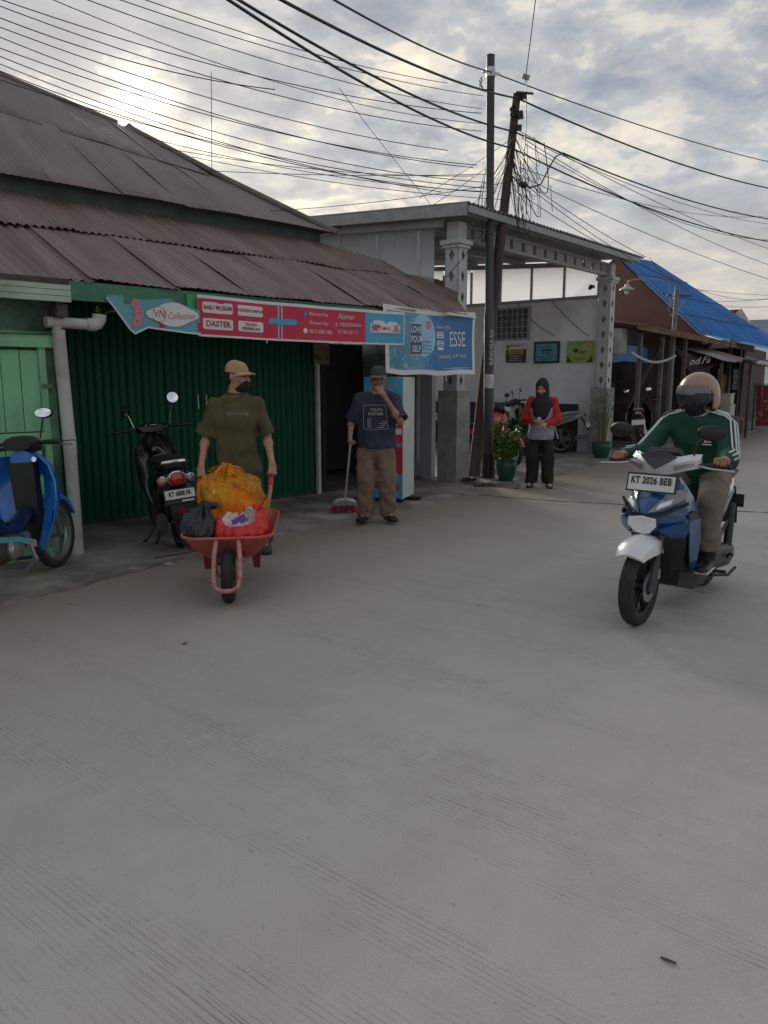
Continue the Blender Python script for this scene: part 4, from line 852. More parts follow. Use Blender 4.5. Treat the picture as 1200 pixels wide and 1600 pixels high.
cable(atY(330, 113, 9.5), atY(331, 268, 9.9), 0.0, 0.004, 'thin wire hanging vertically from a cable above the shop roof')
cable(atY(530, 138, 9.6), atY(672, 318, 11.2), 0.02, 0.004, 'thin slack wire slanting down right of the hanging wire over the roof')
for a, b, lb_ in (((655, 310), (795, 220), 'longest'), ((735, 325), (790, 255), 'rightmost'), ((660, 330), (760, 262), 'lowest')): cable(atY(*a, 12.0), atY(*b, 11.7), 0.02, 0.004, 'short stay wire rising from the grey roof to the poles, ' + lb_ + ' of three', 'short stay wires')
cable(atY(690, 440, 10.6), atY(800, 300, 11.7), 0.06, 0.005, 'black wire slanting from the shop roof corner up to the timber pole')
# slack loops hanging off the timber pole
tg = thing('cable_tangle', 'tangled slack loops of cable hanging from the leaning timber pole', 'cable tangle', (0, 0, 0))
rgt = random.Random(33)
for i in range(26):
    t0 = rgt.uniform(0.80, 0.90); a = H2(t0) + V(rgt.uniform(-.05, .05), -0.09, 0); side = rgt.choice((-1, 1, 1)); w = rgt.uniform(0.08, 0.45) * side; dp_ = rgt.uniform(0.4, 1.35)
    b = a + V(w * 0.9, rgt.uniform(-.1, .1), rgt.uniform(-0.5, -0.05)); pts = []
    for q in range(13):
        t = q / 12; p = a.lerp(b, t); p += V(w * 0.55 * math.sin(math.pi * t), 0.05 * math.sin(5 * t + i), -dp_ * math.sin(math.pi * t) * 0.8); pts.append(p)
    if i % 4 == 0: pts = pts[:9]
    MB().tube(pts, rgt.choice((0.004, 0.0045, 0.007)), 5).build('cable_loop', m_cab, tg)
for (x, y0, y1) in ((820, 250, 335), (842, 290, 340), (835, 215, 250), (838, 250, 335), (860, 290, 330)):
    MB().tube([atY(x, y0, 11.6), atY(x + 3, y1, 11.6)], 0.006, 5).build('cable_tail', m_cab, tg)
MB().tube([atY(800, 275, 11.65), atY(812, 288, 11.62), atY(830, 293, 11.6), atY(845, 288, 11.6), atY(858, 262, 11.6), atY(868, 245, 11.6), atY(880, 239, 11.7), atY(905, 250, 12)], 0.010, 6).build('cable_loop', m_cab, tg)
MB().ell(atY(818, 289, 11.6), (0.06, 0.04, 0.045)).build('splice_box', m_black, tg)
for k_ in range(3): MB().tube([H1(0.955 - .004 * k_) + V(-0.12, -.03, 0), H1(0.945) + V(-0.16, -.04, -0.05 * k_), H1(0.925) + V(-0.1, -.06, 0), H1(0.925) + V(0.02, -.07, 0)], 0.006, 5).build('cable_loop', m_cab, tg)
# ================================================================== stalls and houses to the right
FL = Vector((5.4, 16.6, 0)); FU = Vector((0.636, 0.772, 0)); FN = Vector((0.772, -0.636, 0)); FROT = BROT
FM = Matrix.Rotation(FROT, 3, 'Z')
def fw_(a, b, z=0): return FL + FU * a - FN * b + V(0, 0, z)      # a along street, b back from frontage
stall = thing('tin_roof_stall', 'dark open stall with a rusty tin roof and timber posts beyond the grey building', 'stall', FL, FROT)
# local: x along, y back
def zr(s, y): return 2.63 - 0.022 * s + 0.16 * y
x = -1.0; k = 0
while x < 7.3:
    corr_sheet(x, min(x + 0.83, 7.45), lambda q: -0.35, lambda q: 2.6, zr, pitch=0.09, amp=0.014, rows=2, per=6, seed=300 + k, sag=0.01, edge=0.02).build('roof_sheet', m_rust2, stall, smooth=60); x += 0.80; k += 1
m_plank = mat('rusty_fascia_timber', (0.16, 0.075, 0.045), 0.8, var=0.3, scale=4, dirt=(0.06, 0.04, 0.03), dirt_amt=0.5)
MB().bar((-1.0, -0.33, 2.56), (5.2, -0.33, 2.42), 0.03, 0.12).build('fascia_board', m_plank, stall); MB().bar((5.2, -0.36, 2.45), (7.5, -0.36, 2.37), 0.03, 0.20).build('fascia_board', m_plank, stall)
for i, x in enumerate((-0.35, 0.9, 2.4, 4.2, 6.0, 7.3)): MB().box((x, -0.15, 1.22), (0.08, 0.08, 2.45)).build('post', mat('grey_timber_post', (0.11, 0.105, 0.10), 0.85, var=0.25), stall)
MB().bar((0.3, 0.3, 0.9), (1.2, -0.1, 2.4), 0.05, 0.05).build('brace', m_woodwall, stall)
w_ = MB(); w_.box((3.2, 2.5, 1.3), (8.6, 0.08, 2.6)); w_.build('rear_wall', m_woodwall, stall)
for i, x in enumerate((1.7, 4.4, 7.4)): MB().box((x, 1.2, 1.2), (0.06, 2.5, 2.4)).build('partition', m_woodwall, stall)
bl = mat('blue_tarpaulin', (0.045, 0.17, 0.42), 0.45, var=0.15, scale=5, bump=0.2, bscale=12)
MB().grid([[V(-1.0 + 0.3 * j, 0.25 + 0.1 * math.sin(j), 2.25 - 0.34 * i / 2 - 0.02 * (j % 3)) for j in range(9)] for i in range(3)], thick=(0, 0.01, 0)).build('blue_tarp_strip', bl, stall)
MB().box((0.2, 0.6, 2.42), (2.4, 0.06, 0.22)).build('upper_board', mat('grey_board', (0.13, 0.13, 0.14), 0.8, var=0.3), stall)
MB().grid([[V(-1.0 + 0.32 * j, -0.25, 2.02 - 0.30 * math.sin(math.pi * min(1, j / 8)) * 0.55 + 0.05 * i) for j in range(9)] for i in range(2)], thick=(0, 0.02, 0)).build('slack_sheet', mat('grey_plastic_sheet', (0.32, 0.33, 0.34), 0.5), stall)
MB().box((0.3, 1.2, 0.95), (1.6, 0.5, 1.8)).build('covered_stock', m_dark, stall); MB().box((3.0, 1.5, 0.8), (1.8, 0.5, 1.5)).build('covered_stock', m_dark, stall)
MB().box((-0.85, 0.2, 2.28), (0.35, 0.4, 0.5)).build('meter_box', m_conc, stall)
# awning stall
aw = thing('awning_stall', 'shop stall under a sagging grey tin awning with a rolled tarpaulin', 'stall', FL, FROT)
def za(s, y): return 2.02 - 0.03 * (s - 2.6) + 0.30 * (y + 0.9) + 0.05 * math.sin(s * 1.7)
x = 2.8; k = 0
while x < 12.2:
    corr_sheet(x, x + 0.8, lambda q: -0.95 + 0.06 * math.sin(3 * q), lambda q: 0.3, za, pitch=0.09, amp=0.012, rows=3, per=6, seed=340 + k, sag=0.03, edge=0.05).build('awning_sheet', m_rust2 if k % 3 else m_roofst, aw, smooth=60); x += 0.78; k += 1
MB().tube([V(5.5 + 0.4 * i, -0.98 + 0.03 * math.sin(2 * i), 1.93 + 0.03 * math.sin(i * 1.3) - 0.01 * i) for i in range(7)], [0.035, 0.05, 0.04, 0.06, 0.05, 0.075, 0.08], 10).build('rolled_tarpaulin', mat('dirty_white_tarp', (0.45, 0.44, 0.42), 0.6, var=0.2), aw)
for x in (2.9, 5.4, 8.3, 11.0): MB().box((x, -0.85, 0.95), (0.06, 0.06, 1.9)).build('post', m_woodwall, aw)
bn_ = thing('hanging_banner', 'sagging dark maroon banner with pale script hanging under the awning', 'banner', (0, 0, 0))
BP = [atY(1052, 538, 18.4), atY(1120, 568, 18.9), atY(1084, 594, 18.5)]
rows = []
for i in range(7):
    t = i / 6; l_ = BP[0].lerp(BP[2], t); r_ = BP[1].lerp(BP[2], t); rows.append([l_.lerp(r_, j / 8) + V(0, 0.06 * math.sin(j * 1.3 + i), -0.07 * math.sin(math.pi * j / 8) * (1 - t)) for j in range(9)])
MB().grid(rows, thick=(0, 0.006, 0)).build('cloth', mat('dark_maroon_cloth', (0.055, 0.028, 0.032), 0.7, var=0.3), bn_)
text(bn_, 'ood.Fa', 0.23, BP[0].lerp(BP[1], 0.5) * 0.72 + BP[2] * 0.28 + V(0, -0.10, 0), (1, 0, 0.12), (0, 0, 1), m_wht, shear=0.4)
MB().tube([BP[0], BP[0] + V(-0.05, 0.3, 0.35)], 0.008, 5).build('cord', m_black, bn_); MB().tube([BP[1], BP[1] + V(0.1, 0.4, 0.25)], 0.008, 5).build('cord', m_black, bn_)
# things on show under the awning
def crate(x, y, z, sx, sy, sz, label, m, rz=0):
    t_ = thing('storage_box', label, 'box', fw_(x, y, z), FROT + rz)
    MB().box((0, 0, sz / 2), (sx, sy, sz)).build('body', m, t_); MB().box((0, 0, sz + 0.015), (sx + 0.03, sy + 0.03, 0.03)).build('lid', m, t_)
m_sty = mat('styrofoam', (0.50, 0.49, 0.46), 0.7, var=0.08); m_gb = mat('grey_green_box', (0.12, 0.15, 0.16), 0.5, var=0.15)
tb = thing('wooden_table', 'low rough wooden table under the awning beside the road', 'table', fw_(5.6, -0.30, 0.05), FROT)
m_tw = mat('raw_table_wood', (0.16, 0.12, 0.085), 0.8, var=0.25, scale=5)
for i in range(4): MB().box((0, -0.26 + i * 0.175, 0.47), (1.2, 0.165, 0.03)).build('plank', m_tw, tb)
for sx in (-1, 1):
    for sy in (-1, 1): MB().box((sx * 0.53, sy * 0.26, 0.228), (0.06, 0.06, 0.456)).build('leg', m_tw, tb)
    MB().box((sx * 0.53, 0, 0.38), (0.04, 0.50, 0.06)).build('rail', m_tw, tb)
MB().box((0, -0.29, 0.42), (1.1, 0.03, 0.08)).build('apron', m_tw, tb)
crate(5.35, -0.30, 0.537, 0.42, 0.40, 0.30, 'pale foam box on the wooden table, lower of two', m_sty); crate(5.36, -0.28, 0.868, 0.40, 0.38, 0.26, 'pale foam box on the wooden table, upper of two', m_sty, 0.06)
crate(4.55, -0.15, 0.05, 0.55, 0.45, 0.75, 'grey-green box standing left of the wooden table', m_gb); crate(4.55, -0.13, 0.831, 0.50, 0.42, 0.30, 'dull grey box stacked left of the foam boxes', mat('dull_grey_box', (0.2, 0.21, 0.2), 0.6), 0.05)
yc = thing('yellow_cloth', 'yellow cloth hanging under the awning above the foam boxes', 'cloth', fw_(6.0, -0.05, 0), 0.2)
MB().grid([[V(-0.17 + 0.07 * j, 0.03 * math.sin(2 * j), 1.66 - 0.10 * i - 0.02 * (j % 2)) for j in range(6)] for i in range(6)], thick=(0, 0.01, 0)).build('cloth', mat('yellow_fabric', (0.62, 0.40, 0.03), 0.8, var=0.2), yc)
MB().bar((-0.2, 0.0, 1.70), (0.22, 0.0, 1.70), 0.015, 0.015).build('hanger_rod', m_black, yc); MB().bar((0, 0, 1.7), (0, 0, 2.1), 0.01, 0.01).build('hanger_wire', m_black, yc)
rc_ = thing('red_patterned_cloth', 'red patterned cloth hanging at the right edge beside the stall', 'cloth', fw_(8.15, -0.60, 0), 0.35)
m_rp = bpy.data.materials.new('red_dotted_fabric'); m_rp.use_nodes = True; _t = m_rp.node_tree; _p = _t.nodes['Principled BSDF']; _tc = N(_t, 'ShaderNodeTexCoord'); _v = N(_t, 'ShaderNodeTexVoronoi'); _v.inputs['Scale'].default_value = 9; lk(_t, _tc.outputs['Object'], _v.inputs['Vector'])
lk(_t, mixc(_t, mth(_t, 'LESS_THAN', _v.outputs['Distance'], 0.28), (0.16, 0.016, 0.03), (0.28, 0.20, 0.19)), _p.inputs['Base Color']); _p.inputs['Roughness'].default_value = 0.8
MB().grid([[V(-0.35 + 0.07 * j + 0.01 * i, 0.05 * math.sin(1.9 * j), 1.35 - 0.13 * i) for j in range(11)] for i in range(10)], thick=(0, 0.01, 0)).build('cloth', m_rp, rc_)
MB().bar((-0.4, 0, 1.38), (0.42, 0, 1.38), 0.025, 0.025).build('rail', m_woodwall, rc_)
for x in (-0.39, 0.41): MB().bar((x, 0, 0.05), (x, 0, 1.40), 0.03, 0.03).build('stand', m_woodwall, rc_)

rgk = random.Random(5)
cols_ = [((0.12, 0.03, 0.028), 'dull red'), ((0.03, 0.05, 0.08), 'dark blue'), ((0.16, 0.16, 0.15), 'pale grey')]
for i, (cc_, nm_) in enumerate(cols_):
    hs = thing('hanging_packets', nm_ + ' strip of packets hanging under the sagging awning', 'packets', fw_(4.2 + 1.35 * i, -0.45, 0), 0.4, 'packet strips under the awning')
    for j in range(4): MB().box((rgk.uniform(-.01, .01), 0, 1.72 - 0.135 * j), (0.17, 0.03, 0.125), (rgk.uniform(-.1, .1), 0, rgk.uniform(-.15, .15))).build('packet', mat('packet_' + nm_.replace(' ', '_'), cc_, 0.4, var=0.3, scale=14), hs)
    MB().bar((0, 0, 1.78), (0, 0, 2.02), 0.006, 0.006).build('string', m_black, hs)
# street lamp on a timber post
LP = Vector((6.62, 18.0, 0))
lamp = thing('street_lamp', 'slim grey post with a curved arm and small bowl lamp against the blue roof', 'street lamp', LP)
MB().tube([V(0, 0, 0), V(0.0, 0, 1.8), V(0.02, 0, 3.6)], [0.06, 0.055, 0.05], 10).build('post', mat('post_grey', (0.16, 0.17, 0.18), 0.7, var=0.2), lamp)
MB().tube([V(-0.04, 0, 3.15), V(-0.12, 0, 3.2), V(-0.14, 0, 3.45), V(-0.2, -0.02, 3.66), V(-0.45, -0.05, 3.74), V(-0.95, -0.1, 3.74), V(-1.12, -0.1, 3.70), V(-1.15, -0.1, 3.62)], 0.016, 7).build('arm', mat('arm_grey', (0.26, 0.27, 0.27), 0.6), lamp)
MB().lathe([(0.0, 0.10), (0.04, 0.09), (0.06, 0.04), (0.16, -0.02), (0.165, -0.04), (0.05, -0.03), (0.0, -0.03)], (-1.15, -0.1, 3.54), (0, 0, 1), 16).build('lamp_shade', mat('lamp_enamel', (0.34, 0.36, 0.33), 0.5), lamp)
MB().ell((-1.15, -0.1, 3.46), (0.05, 0.05, 0.06)).build('bulb', m_white, lamp)
for z in (3.38, 3.30, 2.55): MB().cyl((-0.07, -0.06, z), (-0.07, -0.06, z + 0.06), 0.03, n=8).build('insulator', m_white, lamp)
MB().tube([V(-0.05, -0.05, 3.35), V(-0.18, -0.06, 3.1), V(-0.1, -0.06, 2.95), V(0.05, -0.05, 3.05), V(0.2, -0.05, 3.3)], 0.009, 6).build('lead', m_conc, lamp)
MB().bar((-0.2, 0, 3.4), (0.35, 0, 3.38), 0.03, 0.04).build('cross_bar', m_pole, lamp)

# blue-roofed house
bh = thing('blue_roof_house', 'maroon-walled house with a bright blue corrugated roof behind the stalls', 'house', (0, 0, 0))
m_blue = mat('blue_roof_steel', (0.018, 0.145, 0.44), 0.42, var=0.12, scale=1.0, rnd=0.08, dirt=(0.02, 0.09, 0.26), dirt_amt=0.3, spec=0.4)
A_ = Vector((6.5, 22.3, 4.92)); B_ = Vector((8.08, 24.0, 5.0)); D_ = Vector((8.35, 20.75, 2.70)); C_ = Vector((11.66, 22.2, 2.26))
def blq(u, v): return (A_.lerp(B_, u)).lerp(D_.lerp(C_, u), v)
nsht = 7
for i in range(nsht):
    u0 = i / nsht; u1 = (i + 1) / nsht; P = []
    for v in range(7):
        P.append([blq(u0 + (u1 - u0 + 0.004) * j / 40, v / 6) + V(0, 0, 0.012 * math.sin(2 * math.pi * j / 8) + 0.006 * (i % 2)) for j in range(41)])
    MB().grid(P, thick=(0, 0, -0.006)).build('roof_sheet', m_blue, bh, smooth=60)
for v in (0.25, 0.5, 0.75): MB().tube([blq(u, v) + V(0, 0, 0.02) for u in (0, 0.5, 1)], 0.012, 4).build('screw_line', mat('dark_blue_seam', (0.012, 0.09, 0.28), 0.5), bh)  # thin darker blue lines across the roof sheets
fr_ = MB(); fr_.grid([[D_.lerp(C_, u) + V(0, 0, 0.02) for u in (0, .5, 1)], [D_.lerp(C_, u) + V(0.35, -0.32, -0.14) for u in (0, .5, 1)]], thick=(0, 0, -0.01)); fr_.build('gutter_sheet', mat('blue_gutter', (0.03, 0.20, 0.52), 0.45), bh)
mw = mat('maroon_wall', (0.155, 0.075, 0.062), 0.85, var=0.12, scale=1.5, bump=0.2, dirt=(0.10, 0.05, 0.045), dirt_amt=0.4)
gw_ = MB(); off = V(0.02, 0.06, -0.06); gl_ = Vector((4.6, 23.9, 2.6))
gw_.prism([A_ + off, D_ + off, Vector((D_.x, D_.y, 0)) + V(.02, .06, 0), Vector((gl_.x, gl_.y, 0)), gl_ + off], (0.10, 0.13, 0)); gw_.build('gable_wall', mw, bh, smooth=0)
gw_ = MB(); gw_.prism([fw_(5.0, 1.1), fw_(15, 1.1), fw_(15, 1.1, 2.5), fw_(5.0, 1.1, 2.9)], (-0.1, 0.12, 0)); gw_.build('side_wall', m_woodwall, bh, smooth=0)  # dark boards instead of maroon, colour stands in for shade under the awning
MB().grid([[A_, B_], [Vector((4.5, 24.0, 2.9)), Vector((6.2, 26.4, 2.9))]], thick=(0, 0, -0.01)).build('rear_slope', m_blue, bh, smooth=0)
MB().bar(A_ + V(0.03, 0, 0.0), D_ + V(0.03, 0, 0.0), 0.05, 0.07).build('barge_board', mat('barge_blue', (0.03, 0.17, 0.45), 0.5), bh)
# low rear houses and trees far right
rh = thing('red_roof_house', 'distant house with a red roof and pale triangular gable', 'house', (0, 0, 0))
Y = 46.0
def q_(x, y, Y=46.0): return atY(x, y, Y)
MB().prism([q_(1120, 486), q_(1155, 483), q_(1143, 497), q_(1140, 520), q_(1110, 520)], (0.5, 3, 0)).build('roof', mat('red_tile', (0.22, 0.05, 0.045), 0.8, var=0.2), rh, smooth=0)
MB().prism([q_(1158, 481, 45.8), q_(1167, 495, 45.8), q_(1173, 509, 45.8), q_(1168, 540, 45.8), q_(1140, 540, 45.8), q_(1143, 497, 45.8)], (0.4, 2, 0)).build('gable', mat('pale_gable', (0.40, 0.41, 0.42), 0.8, var=0.15), rh, smooth=0)
base = q_(1145, 500); MB().box((base.x + 1.2, base.y + 2.2, 1.9), (4, 3.0, 3.8)).build('wall', m_wallg, rh)
th_ = thing('teal_roof_house', 'distant low house with a grey-teal metal roof at the right edge', 'house', (0, 0, 0))
MB().prism([q_(1170, 500, 52), q_(1260, 497, 52), q_(1275, 524, 50), q_(1180, 524, 50)], (0.2, 0.4, -0.15)).build('roof', mat('teal_metal', (0.17, 0.24, 0.27), 0.6, var=0.08), th_, smooth=0)
base = q_(1220, 520, 51); MB().box((base.x, base.y + 0.6, 1.9), (3.8, 1.6, 3.9)).build('wall', mat('brown_wall', (0.16, 0.10, 0.09), 0.9), th_)

m_leaf = mat('leaf_green', (0.065, 0.115, 0.032), 0.55, var=0.35, scale=9, spec=0.3); m_leafd = mat('far_leaf', (0.06, 0.085, 0.06), 0.7, var=0.3, scale=2)
m_bark = mat('bark', (0.10, 0.075, 0.055), 0.9, var=0.3)
def tree(loc, h, r, seed, label):
    rg = random.Random(seed); t_ = thing('far_tree', label, 'tree', loc, 0, 'far trees'); tr = MB(); tr.tube([V(0, 0, 0), V(0.1, 0, h * 0.4), V(0, 0.1, h * 0.75)], [0.22, 0.16, 0.06], 8)
    for i in range(5):
        a = rg.uniform(0, 6.28); tr.tube([V(0.05, 0, h * 0.4), V(math.cos(a) * r * 0.7, math.sin(a) * r * 0.7, h * rg.uniform(0.6, 0.9))], [0.08, 0.02], 6)
    tr.build('trunk', m_bark, t_); cr = MB()
    for i in range(1500):
        a = rg.uniform(0, 6.28); b = math.acos(rg.uniform(-0.8, 1)); q = r * (0.45 + 0.55 * rg.random() ** 0.5) * (1 + 0.25 * math.sin(3 * a + seed) * math.sin(2 * b))
        c = V(math.sin(b) * math.cos(a) * q, math.sin(b) * math.sin(a) * q, h * 0.75 + math.cos(b) * q * 0.75); s = rg.uniform(0.12, 0.26); n1 = Vector((rg.uniform(-1, 1), rg.uniform(-1, 1), rg.uniform(-1, 1))).normalized(); n2 = n1.orthogonal().normalized()
        cr.add([c - n1 * s, c + n2 * s * 0.5, c + n1 * s, c - n2 * s * 0.5], [(0, 1, 2, 3)])
    cr.build('crown', m_leafd, t_, smooth=0, fix=False)
tree(atY(1192, 592, 70) * 1.0 - V(0, 0, 1.5), 5.4, 2.0, 1, 'distant grey-green tree above the teal roof at the right edge'); tree(Vector((38, 76, 0)), 5.2, 2.2, 2, 'distant tree just outside the right edge of the roofs'); tree(Vector((31, 70, 0)), 4.2, 1.6, 3, 'small distant tree between the pale gable and the teal roof')
# ================================================================== motorcycles (local frame: x forward, y left, z up)
m_tyre = mat('tyre_rubber', (0.018, 0.018, 0.018), 0.8, var=0.2, scale=12, bump=0.25, bscale=90, dirt=(0.07, 0.062, 0.055), dirt_amt=0.35)
m_alloy = mat('dark_alloy', (0.035, 0.035, 0.038), 0.4, metal=0.6, var=0.1); m_silver = mat('silver_alloy', (0.42, 0.42, 0.42), 0.35, metal=0.85, var=0.12, dirt=(0.12, 0.10, 0.08), dirt_amt=0.3)
m_chrome = mat('chrome', (0.72, 0.72, 0.72), 0.12, metal=1.0, var=0.04); m_frame = mat('frame_black', (0.015, 0.015, 0.016), 0.5, var=0.2, dirt=(0.05, 0.045, 0.04), dirt_amt=0.3)
m_seat = mat('seat_vinyl', (0.014, 0.014, 0.016), 0.5, var=0.15, bump=0.15, bscale=120); m_mirror = mat('mirror_glass', (0.85, 0.87, 0.9), 0.05, metal=1.0, var=0.0)
m_lens = mat('clear_lens', (0.20, 0.205, 0.215), 0.10, var=0.06, coat=1.0, spec=0.8); m_lensw = mat('white_lamp', (0.80, 0.82, 0.84), 0.15, var=0.05, coat=1.0)
m_redl = mat('red_lens', (0.35, 0.012, 0.02), 0.12, var=0.1, coat=1.0); m_amber = mat('amber_lens', (0.5, 0.22, 0.10), 0.15, coat=1.0)
m_plate = mat('plate_white', (0.66, 0.66, 0.63), 0.5, var=0.05); m_plbk = mat('plate_black', (0.02, 0.02, 0.022), 0.5)
m_eng = mat('engine_grey', (0.09, 0.09, 0.092), 0.5, metal=0.5, var=0.2, dirt=(0.05, 0.04, 0.03), dirt_amt=0.5)
def se_ring(x, zc, hw, hh, n=18, e=2.6, yc=0.0, shear=0.0):
    r = []
    for i in range(n):
        a = 2 * math.pi * i / n; c = math.cos(a); s = math.sin(a)
        r.append(V(x + shear * s, yc + hw * math.copysign(abs(c) ** (2 / e), c), zc + hh * math.copysign(abs(s) ** (2 / e), s)))
    return r
def seloft(secs, n=18, e=2.6): mb = MB(); mb.ringloft([se_ring(*q[:4], n=n, e=q[4] if len(q) > 4 else e, yc=q[5] if len(q) > 5 else 0.0, shear=q[6] if len(q) > 6 else 0.0) for q in secs]); return mb
def wheel(parent, name, x, r, w, spokes=5, rim=None, steer=None, spoked=False, yc=0.0, disc=True):
    """wheel part with tyre and rim sub-parts"""
    rim = rim or m_alloy; c = V(x, yc, r); ax = (0, 1, 0); n = 30
    hub = MB(); hub.lathe([(0.0, -0.06), (0.035, -0.06), (0.04, -0.03), (0.04, 0.03), (0.035, 0.06), (0.0, 0.06)], c, ax, 14, close=False)
    wh = hub.build(name, rim, parent)
    t = w / 2; ro = r; ri = r - 0.75 * w
    prof = [(ri, -t * 0.72), (ri + 0.015, -t * 0.95), (r - 0.45 * w, -t), (r - 0.18 * w, -t * 0.86), (r - 0.04 * w, -t * 0.48), (r, 0), (r - 0.04 * w, t * 0.48), (r - 0.18 * w, t * 0.86), (r - 0.45 * w, t), (ri + 0.015, t * 0.95), (ri, t * 0.72)]
    MB().lathe(prof, c, ax, n).build('tyre', m_tyre, wh, smooth=50)
    rm = MB(); rm.lathe([(ri + 0.004, -t * 0.74), (ri - 0.022, -t * 0.6), (ri - 0.028, 0), (ri - 0.022, t * 0.6), (ri + 0.004, t * 0.74), (ri - 0.006, 0)], c, ax, n)
    if spoked:
        for i in range(24):
            a = 2 * math.pi * i / 24; sg = 1 if i % 2 else -1; b = a + 0.35 * (1 if (i // 2) % 2 else -1)
            rm.cyl(c + V(0.035 * math.cos(b), sg * 0.04, 0.035 * math.sin(b)), c + V((ri - 0.02) * math.cos(a), 0, (ri - 0.02) * math.sin(a)), 0.0025, n=4)
    else:
        for i in range(spokes):
            a = 2 * math.pi * i / spokes + 0.3; d = V(math.cos(a), 0, math.sin(a)); q = V(-math.sin(a), 0, math.cos(a))
            for b in (-1, 1): rm.bar(c + q * b * 0.018 + d * 0.03, c + q * b * 0.03 + d * (ri - 0.02), 0.014, 0.03, up=(0, 1, 0))
    rm.build('rim', rim, wh, smooth=40)
    if disc: MB().lathe([(0.05, 0.058), (0.095, 0.058), (0.095, 0.062), (0.05, 0.062)], c, ax, 24).build('brake_disc', m_silver, wh)
    return wh
def mirror(parent, base, top, head, r=(0.075, 0.045), face=(-1, 0, 0), back=None, stem=None):
    """stem from base to head; oval head with glass facing rearwards"""
    f = Vector(face).normalized(); st = MB(); st.tube([base, top, head], 0.006, 6); st.build('mirror_stem', stem or m_frame, parent)
    u = f.cross(V(0, 0, 1)).normalized(); w = u.cross(f); M = Matrix((u, w, f)).transposed()
    h = MB(); h.ell(Vector(head), (r[0], r[1], 0.022), 16, 8, M); mo = h.build('mirror', back or m_black, parent)
    g = MB(); n = 18; pc = Vector(head) + f * 0.0225; g.add([pc] + [pc + u * r[0] * 0.86 * math.cos(2 * math.pi * i / n) + w * r[1] * 0.86 * math.sin(2 * math.pi * i / n) - f * 0.003 for i in range(n)], [(0, 1 + i, 1 + (i + 1) % n) for i in range(n)])
    g.build('mirror_glass', m_mirror, mo)
def panel(name, pts, m, parent, th=0.006, side=None):
    """thin panel from polygon; thickness along its normal"""
    p = [Vector(q) for q in pts]; nrm = Vector((0, 0, 0))
    for i in range(len(p)): a = p[i]; b = p[(i + 1) % len(p)]; nrm += Vector(((a.y - b.y) * (a.z + b.z), (a.z - b.z) * (a.x + b.x), (a.x - b.x) * (a.y + b.y)))
    nrm.normalize()
    if side is not None and nrm.dot(Vector(side)) < 0: nrm = -nrm
    return MB().prism(p, nrm * th).build(name, m, parent, smooth=0)

